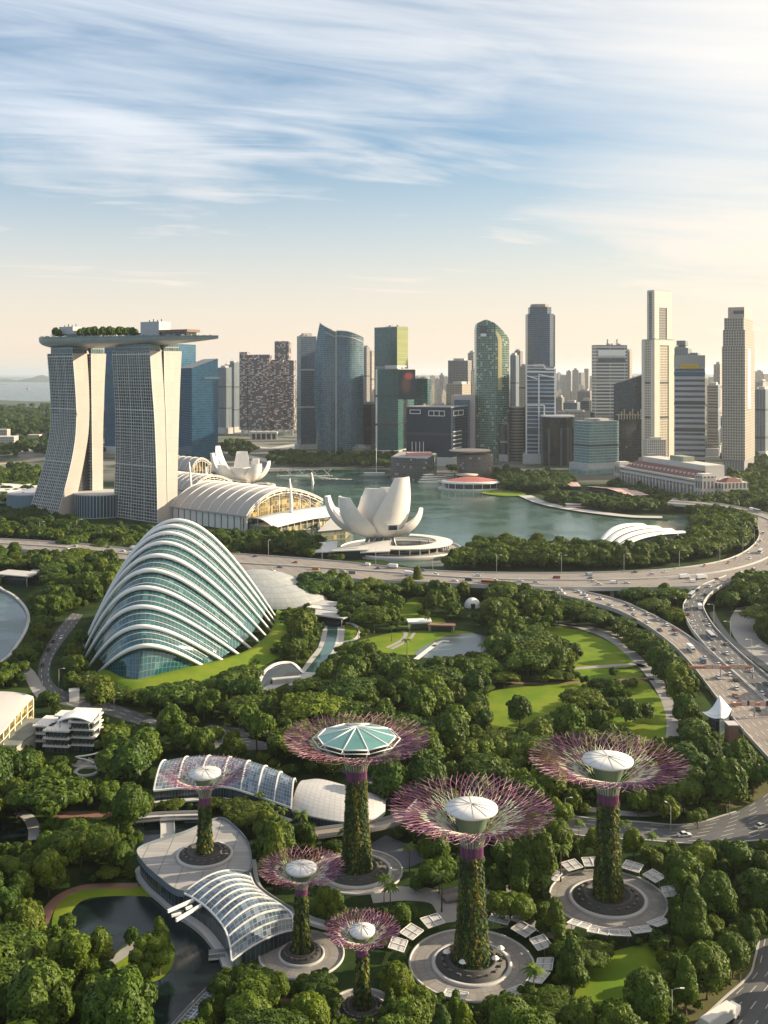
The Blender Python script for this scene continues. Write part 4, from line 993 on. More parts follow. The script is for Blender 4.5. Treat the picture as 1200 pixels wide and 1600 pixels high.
# portal frame
t11 = thing('portal_building', (xat(726, 1720), 1730, 0), 'pale portal-framed building behind the navy slab', 'building')
q = foot(705, 742, 745, 1720, R(8), 30); z = zat(1720, 618); b = MB(); b.prism(q, 0, z, 0, 0); b.build('frame', plain('rosy_concrete', (.42, .37, .36), .7, var=.06, scale=.03), t11)
b = MB(); x0, x1 = xat(710, 1715), xat(734, 1715); b.box(((x0 + x1) / 2, 1716, 20), (x1 - x0, 6, zat(1715, 625) - 20)); b.build('recess', steelblue, t11)
# --- rounded green glass tower
def rounded():
    Y = 1745; t = thing('round_top_tower', (xat(770, Y), Y + 18, 0), 'green gridded tower with a curved top sloping down to the right', 'tower')
    pts = [(744.5, 720), (744.5, 512), (746, 505), (750, 501), (758, 499.7), (764, 500.4), (772, 505), (781, 512), (789, 520), (795, 527), (796.5, 532), (796.5, 720)]
    front = [Vector((xat(px, Y), Y, max(0, zat(Y, py) if py < 719 else 0))) for px, py in pts]
    mb = MB(); cxx = xat(770, Y)
    # slices from bottom to top so that the front can bow
    n = 46; rows = []; uvs = []
    def edge(z):
        l = front[1].x; r = front[-2].x
        zz = [(p.z, p.x) for p in front]
        lz = front[1].z
        if z > lz:
            for i in range(1, 5):
                if front[i].z <= z <= front[i + 1].z + 1e-6: l = front[i].x + (front[i + 1].x - front[i].x) * (z - front[i].z) / max(front[i + 1].z - front[i].z, 1e-6)
        for i in range(4, 10):
            if front[i].z >= z >= front[i + 1].z: r = front[i].x + (front[i + 1].x - front[i].x) * (front[i].z - z) / max(front[i].z - front[i + 1].z, 1e-6)
        return l, r
    zt = front[4].z
    zs = [zt * min(1, i / n * 1.0) for i in range(n + 1)]; zs[-1] = zt - .3
    W0 = front[-2].x - front[1].x
    for z in zs:
        l, r = edge(z); row = []; uvr = []
        for j in range(17):
            g = j / 16; x = l + (r - l) * g; u = (x - front[1].x) / W0
            row.append(Vector((x, Y + 3 - 13 * math.sin(math.pi * min(1, u * .85 + .05)) + 16 * max(0, u - .55), z))); uvr.append((u * W0 * 1.1, z))
        rows.append(row); uvs.append(uvr)
    mb.grid(rows, uvs, 0, False); back = [[Vector((p.x, Y + 42, p.z)) for p in r] for r in rows]; mb.grid(back, uvs, 0, False, True)
    mb.grid([[r[0] for r in rows], [r[0] for r in back]], [[(0, r[0].z) for r in rows], [(40, r[0].z) for r in rows]], 0, False)
    mb.grid([[r[-1] for r in rows], [r[-1] for r in back]], [[(0, r[0].z) for r in rows], [(40, r[0].z) for r in rows]], 0, True, True)
    mb.build('facade', oueg, t)
    b = MB(); sl = [(i, r) for i, r in enumerate(rows) if zat(Y, 612) < zs[i] < zat(Y, 512)]
    b.grid([[r[j] + Vector((.1, -.5, 0)) for j in (10, 11, 12)] for _, r in sl if edge(_ and zs[_])[1] > front[-2].x - 14], None, 0, False)
    b.build('reflection_strip', plain('reflection_yellow', (.62, .54, .30), .25, .3, var=.12, scale=.05), t)  # yellow strip paints a reflection onto the glass front
    for (xa, xb, ya, yb, nm, m) in ((749, 760, 509, 521, 'crown_window', darkglass), (750.5, 759, 521.5, 526, 'sign', white)):
        b = MB(); b.box((xat((xa + xb) / 2, Y), Y - 8.6, zat(Y, yb)), (xat(xb, Y) - xat(xa, Y), 3, zat(Y, ya) - zat(Y, yb))); b.build(nm, m, t)
rounded()
tower('grey gridded tower left of the curved green tower', 700, 731, 737, 2300, 564, greygrid, 20); tower('paler tower peeping over the grey gridded tower', 731, 740, 746, 2700, 552, hazyres2, 30)
tower('pinkish low block below the grey gridded tower', 697, 722, 744, 2150, 601, beigegrid, 25, 'apartment_block'); tower('lit beige block beside the grey gridded tower', 736, 738, 746, 2200, 580, beigegrid, 70, 'apartment_block')
tower('slim grey tower just right of the curved green tower', 797, 806, 811, 2300, 556, greyres, 30); tower('stepped grey tower left of the dark octagonal tower', 804, 813, 817, 2500, 549, greygrid, 30); tower('grey striped tower with a reddish flank behind the white-framed tower', 811, 822, 827, 2250, 573, beigegrid, 35)
def octagon_tower():
    Y = 2050; w = xat(867, Y) - xat(825.5, Y); cx = xat(846.3, Y); cy = Y + w / 2
    t = thing('octagonal_tower', (cx, cy, 0), 'dark octagonal tower with a stepped crown', 'tower')
    def octo(s, ch): h = w / 2 * s; k = h * ch; return [Vector((cx + x, cy + y, 0)) for x, y in ((-k, -h), (k, -h), (h, -k), (h, k), (k, h), (-k, h), (-h, k), (-h, -k))]
    b = MB(); b.prism(octo(1, .62), 0, zat(Y, 490), 0, 1); b.build('facade', [steelblue, roofgrey], t)
    b = MB(); b.prism(octo(.82, .55), zat(Y, 490), zat(Y, 479), 0, 1); b.build('crown', [steelblue, roofgrey], t)
    b = MB(); b.prism(octo(.66, .5), zat(Y, 479), zat(Y, 474.5), 0, 0); b.build('roof_cap', plain('brown_cap', (.30, .24, .19), .6), t)
    b = MB(); P = octo(1.02, .62); b.prism([P[2], P[3], P[3] + Vector((1.5, 0, 0)), P[2] + Vector((1.5, 0, 0))], 10, zat(Y, 492), 0, 0); b.build('sunlit_flank', plain('sunlit_brown', (.36, .26, .16), .35, .4), t)  # brown strip on the right paints the sunlit edge
octagon_tower()
t16, P16, z16 = tower('white-framed blue glass tower with a notched top', 822, 866, 868.5, 1690, 574, whitegrid, 10, penthouse=False)
b = MB(); Yf = 1686
def bar2(px0, py0, px1, py1, r=1.0): b.path([Vector((xat(px0, Yf), Yf, zat(Yf, py0))), Vector((xat(px1, Yf), Yf, zat(Yf, py1)))], r, flat=(1, 1))
for s in ((822.5, 571, 822.5, 726), (842, 584, 842, 726), (850.5, 633, 850.5, 728), (867.5, 576, 867.5, 650), (822.5, 571, 849, 570), (849, 570, 853, 577), (853, 577, 867, 577), (822.5, 580, 867, 581), (822.5, 633, 850, 633), (822.5, 587, 840, 592), (842, 585, 866, 590)): bar2(*s)
b.build('white_frame', white, t16)
def curvy(px0, px1, Y, top, mat, lab, base=0, roof=paleconc, nm='round_tower'):
    w = xat(px1, Y) - xat(px0, Y); cx = xat((px0 + px1) / 2, Y); t = thing(nm, (cx, Y + w / 2, 0), lab, 'tower'); z = zat(Y, top)
    b = MB(); b.prism(arcpoly((cx, Y + w * .5), w * .52, R(180), R(360), 16), base, z, 0, None); b.prism([(cx - w * .5, Y + w * .5), (cx + w * .5, Y + w * .5), (cx + w * .5, Y + w), (cx - w * .5, Y + w)], base, z, 0); b.build('facade', mat, t)
    b = MB(); b.prism(arcpoly((cx, Y + w * .5), w * .54, R(180), R(360), 16) + [(cx + w * .5, Y + w), (cx - w * .5, Y + w)], z + .02, z + 2.4, 0, 0, scale=.97); b.build('roof', roof, t); return t
curvy(797, 822, 1760, 638, beigeband, 'short round beige banded tower left of the white-framed tower')
tower('narrow dark slab with a white edge right of the curved green tower', 781, 793, 796, 1730, 663, blackg, 12, 'office_block', side=white, penthouse=False)
curvy(851, 900, 1640, 652, blackg, 'short black curved tower with a pale roof slab', 0, offwhite)
b = tower('low dark podium block under the black curved tower', 846, 893, 900, 1610, 733, navy, 10, 'podium_block', penthouse=False)
t19, P19, z19 = tower('short pale-teal office block by the water', 897, 921, 967, 1530, 660, paleteal, 62, 'office_block')
b = MB(); q = foot(890, 915, 968, 1500, R(62)); b.prism(q, 0, zat(1500, 735), 0, 1); b.build('podium', [fc('teal_podium', (.16, .26, .26), (.26, .36, .35), 40, 3, .02, .3, .25, .25), paleteal], t19)
b = MB(); b.box((xat(951, 1560), 1556, z19 - 6.5), (12, 5, 4), -.4); b.build('roof_sign', darkglass, t19)
t20, P20, z20 = tower('white banded tower carrying two thin masts', 924.5, 930, 980, 2000, 540, whiteband, 82, side=whiteband, penthouse=False)
b = MB()
for px in (949.5, 964.5): b.box((xat(px, 2010), 2010 + (px - 930) * .1, 20), (2.2, 2.2, zat(2010, 530) - 20))
b.build('mast', paleconc, t20)
b = MB(); d = (P20[2] - P20[1]).normalized(); L = (P20[2] - P20[1]).length; n = Vector((d.y, -d.x, 0)); b.prism([P20[1] + d * 6 + n * .8, P20[1] + d * (L - 4) + n * .8, P20[1] + d * (L - 4) + n * .1, P20[1] + d * 6 + n * .1], zat(2000, 556), zat(2000, 547), 0, 0, True); b.build('white_panel', white, t20)
b = MB(); b.prism([P20[1] + d * 6 + n * .8, P20[1] + d * (L - 4) + n * .8, P20[1] + d * (L - 4) + n * .1, P20[1] + d * 6 + n * .1], zat(2000, 566), zat(2000, 560.5), 0, 0, True); b.build('dark_band', darkglass, t20)
tower('thin beige slab right behind the white banded tower', 978, 984, 988, 2300, 549, beigegrid, 30)
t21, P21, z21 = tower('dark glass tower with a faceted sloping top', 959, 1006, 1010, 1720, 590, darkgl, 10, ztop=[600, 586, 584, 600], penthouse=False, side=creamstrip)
b = MB(); b.path([Vector((xat(962, 1716), 1716, zat(1716, 648 + (k % 2)))) for k in range(1)] + [Vector((xat(1004, 1716), 1709, zat(1716, 648)))], .5, flat=(1, 1.5))
for k in range(9): b.box((xat(967 + 4.3 * k, 1712), 1712, zat(1712, 655)), (1.6, 2, 9 + 4 * (k % 3)))
b.build('bright_band', plain('tan_trim', (.55, .45, .32), .5), t21)
# --- tall cream tower with a slimmer upper shaft
t22, P22, z22 = tower('tallest cream tower with a slim upper shaft on a wider base', 1003, 1022, 1053, 1640, 531, creamstrip, 55, penthouse=False)
b = MB(); q = foot(1011.5, 1022, 1049, 1652, R(55)); b.prism(q, z22 + 1.32, zat(1652, 456), 0, None); b.prism(inset_poly(q, 1.01), zat(1652, 456), zat(1652, 453), 1, 1); b.build('upper_shaft', [greystrip, paleconc], t22)
for (PP, za, zb_, k0, k1) in ((q, zat(1652, 455), z22 + 2, .0, 1), (P22, z22 - .5, 0, 0, 1)):
    d = (PP[2] - PP[1]).normalized(); L = (PP[2] - PP[1]).length; n = Vector((d.y, -d.x, 0)); b = MB()
    for s0, s1 in ((0, L * .26), (L * .72, L)): b.prism([PP[1] + d * s0 + n * .9, PP[1] + d * s1 + n * .9, PP[1] + d * s1 + n * .1, PP[1] + d * s0 + n * .1], zb_, za, 0, 0, True)
    zc = za - 26 if PP is q else za - 8
    b.prism([PP[1] + d * (L * .26 + .01) + n * .9, PP[1] + d * (L * .72 - .01) + n * .9, PP[1] + d * (L * .72 - .01) + n * .1, PP[1] + d * (L * .26 + .01) + n * .1], zc, za, 0, 0, True)
    d2 = (PP[0] - PP[1]).normalized(); L2 = (PP[0] - PP[1]).length; n2 = -Vector((d2.y, -d2.x, 0))
    for s0, s1 in ((0.02, L2 * .25), (L2 * .75, L2)): b.prism([PP[1] + d2 * s0 + n2 * .9, PP[1] + d2 * s1 + n2 * .9, PP[1] + d2 * s1 + n2 * .1, PP[1] + d2 * s0 + n2 * .1], zb_, za, 0, 0, True)
    b.build('pier_cladding', cream, t22)
tower('dark brown tower left of the silver banded tower', 1034, 1050, 1055, 1700, 573, brown, 25)
t24, P24, z24 = tower('silver banded tower with a yellow sign and a blue band', 1053.5, 1101.5, 1107.5, 1560, 574, silverband, 14, penthouse=False)
b = MB(); b.prism(inset_poly(P24, 1.012), z24 + .01, zat(1560, 555), 0, 0); b.build('top_panel', plain('grey_top', (.37, .36, .34), .5, var=.06), t24)
b = MB(); b.prism(inset_poly(P24, 1.016), zat(1560, 586), zat(1560, 580.5), 0, 0); b.build('blue_band', plain('blue_band', (.035, .11, .21), .4), t24)
dl = (P24[1] - P24[0]).normalized(); L = (P24[1] - P24[0]).length; n = Vector((dl.y, -dl.x, 0)); s0 = L * .20; b = MB()
z0s, z1s = zat(1560, 575.6), zat(1560, 569.4); o = P24[0] + n * 1.0
b.prism([o + dl * s0 + n * .9, o + dl * (L * .80) + n * .9, o + dl * (L * .80), o + dl * s0], z0s, z1s, 0, 0, True); sg = b.build('sign', plain('yellow_sign', (.78, .50, .02), .5, var=.04), t24)
def letters(text, par, org, dv, nrm, z0, z1, width, mat):
    cu = bpy.data.curves.new('lettering', 'FONT'); cu.body = text; cu.extrude = .02; cu.resolution_u = 2
    tmp = bpy.data.objects.new('lettering_tmp', cu); COL.objects.link(tmp)
    me = bpy.data.meshes.new_from_object(tmp.evaluated_get(bpy.context.evaluated_depsgraph_get())); bpy.data.objects.remove(tmp)
    xs = [v.co.x for v in me.vertices]; ys = [v.co.y for v in me.vertices]; sx = width / (max(xs) - min(xs)); sy = (z1 - z0) / (max(ys) - min(ys))
    for v in me.vertices: v.co = org + dv * ((v.co.x - min(xs)) * sx) + nrm * (.1 + v.co.z) + Vector((0, 0, z0 + (v.co.y - min(ys)) * sy))
    me.materials.clear(); me.materials.append(mat); ob = bpy.data.objects.new('lettering', me); COL.objects.link(ob); ob.parent = par; ob.matrix_parent_inverse = parent_world(par).inverted()
letters('MAYBANK', sg, o + dl * (s0 + 2) + n * .95, dl, n, z0s + 1.2, z1s - 1.2, L * .60 - 4, plain('ochre_letters', (.36, .20, .02), .6))
t25, P25, _ = tower('pinkish stepped tower peeping over the silver banded tower', 1053, 1075, 1081, 2100, 544, greyres, 20)
b = MB(); b.prism(foot(1057, 1071, 1075, 2102, R(20)), zat(2100, 544) + 6, zat(2100, 532), 0, 0); b.prism(foot(1078, 1090, 1094, 2102, R(20)), 0, zat(2100, 551), 0, 0); b.build('setback', greyres, t25)
# --- right stepped tower
t26 = thing('stepped_tower', (xat(1155, 1475), 1495, 0), 'tall stepped beige tower near the right edge', 'tower')
for k, (a, c, b_, tp, bt) in enumerate(((1128, 1164, 1179.5, 541, 720), (1129.5, 1164, 1178.5, 515, 541), (1131.5, 1162, 1176.5, 496, 515), (1137.5, 1163, 1174.5, 479, 496))):
    b = MB(); b.prism(foot(a, c, b_, 1475 + k * 3, R(28)), zat(1475, bt) if k or True else 0, zat(1475, tp), 0, 1); b.build('tier' if k < 3 else 'crown', [beigegrid if k < 3 else plain('rosy_stone', (.48, .36, .30), .6, var=.08, scale=.03), roofgrey], t26)
b = MB(); b.prism(foot(1129, 1163, 1178.5, 1477, R(28)), 0, zat(1475, 720), 0, 0); b.build('ribbed_base', fc('rib_base', (.16, .15, .15), (.33, .31, .29), 80, 4, .01, .5, .5, .2), t26)
b = MB(); P = foot(1137.5, 1163, 1174.5, 1484, R(28)); d = (P[1] - P[0]).normalized(); n = Vector((d.y, -d.x, 0)); L = (P[1] - P[0]).length
b.prism([P[0] + d * L * .34 + n * .6, P[1] - d * .5 + n * .6, P[1] - d * .5, P[0] + d * L * .34], zat(1475, 489.5), zat(1475, 484.5), 0, 0, True); b.build('crown_window', darkglass, t26)
b = MB(); P = foot(1128, 1164, 1179.5, 1475, R(28)); d = (P[2] - P[1]).normalized(); n = Vector((d.y, -d.x, 0)); L = (P[2] - P[1]).length
b.prism([P[1] + d * L * .2 + n * .8, P[1] + d * L * .5 + n * .8, P[1] + d * L * .5, P[1] + d * L * .2], zat(1475, 640), zat(1475, 545), 0, 0, True); b.build('pilaster', cream, t26)
tower('dull grey banded block between the silver tower and the stepped tower', 1105, 1122, 1128.5, 1850, 603, beigeband, 20, 'office_block', side=greyres); tower('pale block high behind the stepped tower', 1115, 1125, 1132, 2400, 570, hazyres, 30, 'apartment_tower')
tower('grey-brown slab right of the stepped tower', 1176, 1196, 1210, 1750, 609, greyres, 30); tower('paler block at the right edge behind the grey-brown slab', 1181, 1192, 1200, 2300, 598, hazyres2, 30, 'apartment_tower')
tower('white gridded block in front of the cream tower', 1005, 1011, 1041, 1580, 689, fc('white_grid', (.20, .19, .18), (.60, .57, .53), 4, 3.4, .35, .4, .5, .4), 76, 'office_block')
tower('small stepped white block left of the colonial hotel', 1006, 1012, 1030, 1560, 716, creamstrip, 70, 'office_block')
for i, (a, b_, tp, Y, lab) in enumerate(((868, 882, 622, 2500, 'low grey block left of the white banded tower, nearest the octagonal tower'), (880, 906, 630, 2300, 'low grey-blue block left of the white banded tower'), (902, 926, 612, 2600, 'mid-rise grey block just left of the white banded tower'), (870, 925, 645, 2000, 'wide low pale block behind the black curved tower'), (908, 924, 627, 2100, 'short dark block at the left foot of the white banded tower'))):
    tower(lab, a, b_ - 4, b_, Y, tp, (greygrid, greyres, greygrid, hazyres2, steelblue)[i], 25, 'office_block')
MID = random.Random(77)
for i in range(64):
    px = MID.uniform(560, 1205); Y = MID.uniform(1780, 2500); w = MID.uniform(9, 24); hgt = MID.uniform(16, 52)
    cx = xat(px, Y); ww = w * Y / F; dd = MID.uniform(16, 34); a = MID.uniform(-.5, .5); ca, sa = math.cos(a), math.sin(a); q = [(cx + x * ww / 2 * ca - y * dd / 2 * sa, Y + 20 + x * ww / 2 * sa + y * dd / 2 * ca) for x, y in ((-1, -1), (1, -1), (1, 1), (-1, 1))]
    k = MID.choice((0, 1, 2, 3)); o = MB(); o.prism(q, 0, hgt, 0, 1); o.prism(inset_poly(q, .6), hgt, hgt + 4, 1, 1); ob = o.build('midrise_block', [(greygrid, hazyres, beigegrid, steelblue)[k], roofgrey]); ob['category'] = 'office block'; ob['group'] = 'mid-rise blocks between the towers'
    BULK = globals().setdefault('BULK', []); BULK.append((ob, ('grey gridded', 'pale', 'beige gridded', 'blue-grey')[k] + ' mid-rise block', (cx, Y, hgt), 'low among the downtown towers', None))
# --- colonial hotel on the waterfront
def colonial():
    A0 = G(1090, 783); t = thing('colonial_hotel', A0, 'long white colonial building with columns and a red roof', 'hotel')
    lft = G(966, 757); d = (lft - A0); Ln = d.length; d.normalize(); n = Vector((d.y, -d.x, 0));
    if n.y < 0: n = -n
    st = plain('white_stone', (.60, .55, .50), .7, var=.1, scale=.08)
    hh = 24; dep = 62
    b = MB(); b.prism([A0 + n * 3, A0 + d * Ln + n * 3, A0 + d * Ln + n * dep, A0 + n * dep], 0, hh, 0, 0); b.build('wall', [facade('stone_wall', (.10, .09, .09), (.56, .51, .46), 12, 5, .30, .42, .5, .3)], t)
    b = MB(); k = 22
    for i in range(k + 1): p = A0 + d * (Ln * (.04 + .92 * i / k)) + n * 1.2; b.tube(p + Vector((0, 0, 3)), p + Vector((0, 0, 17.5)), 1.1, .95, 8)
    b.build('column', st, t)
    b = MB()
    for z0, z1, o_ in ((0, 3, -.4), (17.6, 21, -.4), (hh - 1, hh + 1.2, -1.2)): b.prism([A0 - d * 1 + n * o_, A0 + d * (Ln + 1) + n * o_, A0 + d * (Ln + 1) + n * 2.9, A0 - d * 1 + n * 2.9], z0, z1, 0, 0, True)
    b.build('cornice', st, t)
    b = MB(); R0 = [A0 + d * 14 + n * 4, A0 + d * (Ln - 10) + n * 4, A0 + d * (Ln - 14) + n * 20, A0 + d * 18 + n * 20]
    b.face([R0[0] + Vector((0, 0, hh + 1.3)), R0[1] + Vector((0, 0, hh + 1.3)), R0[2] + Vector((0, 0, hh + 9)), R0[3] + Vector((0, 0, hh + 9))]); b.face([R0[3] + Vector((0, 0, hh + 9)), R0[2] + Vector((0, 0, hh + 9)), R0[2] + n * 12 + Vector((0, 0, hh + 1.4)), R0[3] + n * 12 + Vector((0, 0, hh + 1.4))])
    rf = b.build('roof', plain('maroon_tiles', (.17, .065, .055), .75, var=.25, scale=.2), t)
    b = MB()
    for i in range(17): p = A0 + d * (Ln * (.13 + .78 * i / 16)) + n * 10; b.box((p.x, p.y, hh + 3.2), (2.4, 2.4, 2.8), math.atan2(d.y, d.x))
    b.build('dormer', st, rf)
    b = MB(); b.prism([A0 + d * 20 + n * 24, A0 + d * (Ln - 22) + n * 24, A0 + d * (Ln - 22) + n * 50, A0 + d * 20 + n * 50], hh, hh + 15, 0, 0); b.build('attic_block', st, t)
    b = MB(); b.box((*(A0 + d * (Ln * .48) + n * 36).xy, hh + 15.05), (30, 16, 6), math.atan2(d.y, d.x)); b.build('roof_garden', plain('grey_green', (.28, .30, .22), .8, var=.4, scale=.3), t)
    for o_, w, h in ((-12, 15, hh + 6), (Ln - 6, 14, hh + 4)):
        b = MB(); q = [A0 + d * o_ - n * 2, A0 + d * (o_ + w) - n * 2, A0 + d * (o_ + w) + n * 16, A0 + d * o_ + n * 16]; b.prism(q, 0, h, 0, 1); b.prism(inset_poly(q, .8), h, h + 2.5, 1, 1); b.build('corner_pavilion', [MATS['stone_wall'], st], t)
    e = -d; b = MB(); q = [A0 + n * 17, A0 + e * 18 + n * 22, A0 + e * 18 + n * 56, A0 + n * 60]; b.prism(q, 0, hh - 2, 0, 1); b.build('side_wing', [MATS['stone_wall'], st], t)
    b = MB(); b.prism([v + Vector((0, 0, 0)) for v in inset_poly(q, .7)], hh - 1.9, hh + 3, 0, 0, scale=.4); b.build('side_roof', MATS['maroon_tiles'], t)
    b = MB(); c = G(1118, 781); b.box((c.x, c.y, 7), (34, 14, 1.2), -.35)
    for k in (-1, 1): b.box((c.x + 13 * k, c.y - 4 * k, 0), (1.4, 1.4, 7))
    b.build('porch', offwhite, t)
colonial()
def market(q, lab):
    P = [G(*v) for v in q]; c = sum(P, Vector()) / 4; t = thing('market_hall', c, lab, 'hall')
    b = MB(); b.prism(P, 0, 5, 0, 0); b.build('wall', darkglass, t)
    b = MB(); m = [(P[0] + P[3]) / 2, (P[1] + P[2]) / 2]
    uL = (P[1] - P[0]).length
    up = Vector((0, 0, 5.1)); rg = Vector((0, 0, 8))
    b.face([P[0] + up, P[1] + up, m[1] + rg, m[0] + rg], [(0, 0), (uL, 0), (uL, 8), (0, 8)]); b.face([m[0] + rg, m[1] + rg, P[2] + up, P[3] + up], [(0, 8), (uL, 8), (uL, 16), (0, 16)]); b.build('roof', MATS.get('striped_roof') or panels('striped_roof', (.50, .20, .16), (.62, .52, .46), 5, 2.6, .3, .7, .2), t)
market([(893, 766), (908, 766), (896, 760), (860, 757)], 'small market hall with pale red striped roof'); market([(985, 781), (1015, 780), (960, 768), (916, 766)], 'long market hall with red and white striped roof')
def red_pavilion():
    c = G(737, 764); t = thing('waterfront_restaurant', c, 'round waterfront restaurant with a broad red roof', 'restaurant')
    b = MB(); b.lathe((c.x, c.y, 0), [(44, .2), (44, 2), (.1, 2)], 40, sy=.62); b.build('deck', paleconc, t)
    b = MB(); b.lathe((c.x, c.y, 2), [(34, 0), (34, 7)], 32, sy=.6); b.build('glass_wall', darkglass, t)
    b = MB(); b.lathe((c.x, c.y, 2), [(40, 6.5), (40, 8.6), (35, 9.2)], 40, sy=.62); b.build('white_eave', white, t)
    b = MB(); b.lathe((c.x, c.y, 2), [(36, 9.1), (12, 13.2), (.1, 13.5)], 10, smooth=False, sy=.62); b.build('roof', plain('coral_roof', (.40, .13, .10), .7, var=.12), t)
    b = MB()
    for k in range(20): a = k * math.pi / 10; b.tube((c.x + 38 * math.cos(a), c.y + 23.5 * math.sin(a), 2), (c.x + 38 * math.cos(a), c.y + 23.5 * math.sin(a), 9), .4, n=5)
    b.build('column', white, t)
    g = G(788, 771); lawn('waterfront_lawn', [(752, 770), (775, 765), (805, 766), (822, 773), (790, 775)], M_lawn, 1.2)
red_pavilion()
def boat(px, py, L, Wd, lab, deckc, hullc=white, storeys=2, rz=0.0, cat='boat'):
    c = G(px, py, .15); t = thing('boat', c, lab, cat); b = MB(); ca, sa = math.cos(rz), math.sin(rz)
    def w(x, y, z): return Vector((c.x + x * ca - y * sa, c.y + x * sa + y * ca, z))
    rows = []
    for z, f in ((.1, .86), (L * .06, 1.0), (L * .085, 1.03)):
        out = []
        for k in range(17):
            s = k / 16 * 2; x = (s if s <= 1 else 2 - s); side = -1 if s <= 1 else 1
            hw = Wd / 2 * (min(1, (1 - abs(x * 2 - 1) ** 3.2)) ** .6 if 0 < x < 1 else .04)
            out.append(w((x - .5) * L * f, side * hw * f, z))
        rows.append(out)
    b.grid(rows); b.build('hull', hullc, t); b = MB(); b.face([p for p in rows[-1][:-1]]); b.build('deck', deckc, t)
    for k in range(storeys):
        b = MB(); z = L * .085 + k * 3.1; s = .62 - .14 * k; cc = w(-.06 * L, 0, 0); b.box((cc.x, cc.y, z + .03), (L * s, Wd * .7, 2.7), rz); b.build('cabin', white, t)
        b2 = MB(); b2.box((cc.x, cc.y, z + 1), (L * s + .3, Wd * .7 + .3, 1), rz); b2.build('cabin_window', darkglass, t)
        b2 = MB(); b2.box((cc.x, cc.y, z + 2.74), (L * s + 1.6, Wd * .8, .35), rz); b2.build('canopy', deckc if k else white, t)
boat(672, 755, 36, 11, 'white three-deck cruise boat moored beside the red-roofed restaurant', offwhite, white, 3, .35)
boat(688, 750, 26, 9, 'red-roofed boat moored behind the white cruise boat', redroof, white, 2, .2)
boat(898, 794, 26, 8, 'small reddish wooden boat on the bay by the promenade', plain('boat_red', (.45, .17, .12), .6), MATS['boat_red'] if 'boat_red' in MATS else redroof, 1, -.12)
boat(588, 746, 46, 10, 'sailing boat with a bare mast moored left of the dark meshed building', steel, steel, 1, .05)
b = MB(); p = G(588, 746); b.tube(p, p + Vector((0, 0, 42)), .5, .3); 
mo = [o for o in bpy.data.objects if o.name.startswith('boat') and o.get('label', '').startswith('sailing')][0]; b.build('mast', white, mo)
boat(700, 748, 30, 9, 'dark low ferry between the white cruise boat and the disc-roofed kiosk', steel, steel, 1, .1)
p = G(467, 750); t = thing('footbridge', p, 'small twisting steel footbridge over the bay behind the cable masts', 'bridge'); b = MB()
for k in range(2): b.path([Vector((p.x - 30 + 5 * i, p.y + 6 * math.cos(i * .9 + k * math.pi), 10 + 6 * math.sin(i * .9 + k * math.pi))) for i in range(16)], .5, 4)
b.build('truss', steel, t); b = MB(); b.box((p.x + 8, p.y, 5), (78, 7, 1)); b.build('deck', paleconc, t)
# --- bay theatre with ribbed shells
def theatre():
    t = thing('ribbed_shell_theatre', G(1000, 866), 'low waterfront theatre of overlapping white ribbed shells', 'theatre')
    ends = [((930, 864), (995, 838)), ((936, 866), (1018, 834)), ((946, 869), (1040, 832)), ((956, 871), (1060, 832)), ((970, 874), (1078, 836))]
    cols = []
    for i, (a, c) in enumerate(ends):
        p0 = G(*a, 0); Yb = 905 - i * 14
        p3 = Vector((xat(c[0], Yb + 40), Yb + 40, 12)); top = Vector((xat((a[0] * .55 + c[0] * .45), Yb), Yb, 0)); topz = zat(Yb, (838, 835, 831, 829, 831)[i] + 8 - i * 1.5) * 1.0
        pts = bez(p0, p0 + Vector((4, 8, 13)), Vector((top.x, top.y, 20 - i)), p3 + Vector((0, 0, -2)), 20); cols.append(pts)
    for i in range(4):
        b = MB(); lower = [p + (q_ - p) * .72 - Vector((0, 0, 5.0 * math.sin(math.pi * k / 20))) for k, (p, q_) in enumerate(zip(cols[i + 1], cols[i]))]
        b.grid([cols[i], [a.lerp(c_, .5) + Vector((0, 0, 1.6)) for a, c_ in zip(cols[i], cols[i + 1])], [p.lerp(q_, .2) for p, q_ in zip(cols[i + 1], cols[i])]]); b.build('shell', white, t)
        b = MB(); b.path([p - Vector((0, 0, .5)) for p in cols[i]], .7, 6); b.build('shell_rim', offwhite, t)
    b = MB(); b.grid([[p - Vector((0, 0, 1.5)) for p in cols[0]], [p - Vector((0, 0, 1.5)) for p in cols[-1]]]); b.build('glazing', darkglass, t)
    b = MB()
    b.grid([[Vector((p.x, p.y, 0)) for p in cols[-1]], [p - Vector((0, 0, 1.4)) for p in cols[-1]]]); b.build('wall', darkglass, t)
theatre()
# --- left mid-ground
for i, (px, py, w, d, h, m, lab) in enumerate(((6, 700, 40, 26, 22, offwhite, 'pale terraced building at the left edge beyond the trees'), (-4, 694, 40, 20, 30, paleconc, 'taller pale block at the left edge behind the terraced building'), (52, 690, 26, 18, 14, cream, 'small cream house among the woods at left'), (8, 655, 60, 16, 12, cream, 'long low beige shed far in the woods at left'), (66, 705, 40, 12, 5, paleconc, 'low flat pale shed on the coast road at left'))):
    c = G(px, py); block('far_building', lab, 'building', [(c.x - w / 2, c.y), (c.x + w / 2, c.y), (c.x + w / 2, c.y + d), (c.x - w / 2, c.y + d)], h, fc('far_wall_%s' % ('a', 'b', 'c', 'd', 'e')[i], (.16, .15, .14), (.50, .45, .40) if i != 2 else (.55, .42, .33), 4, 4, .4, .4, .6, .4), m)
p = A(46, 9000, 582); t = thing('sea_tower', (p.x, p.y, 0), 'faint pale tower standing alone in the sea haze at left', 'tower'); 
for dx in (-14, 14): b = MB(); b.box((p.x + dx, p.y, 0), (18, 20, zat(9000, 606 if dx < 0 else 609))); b.build('shaft', hazyres2, t)
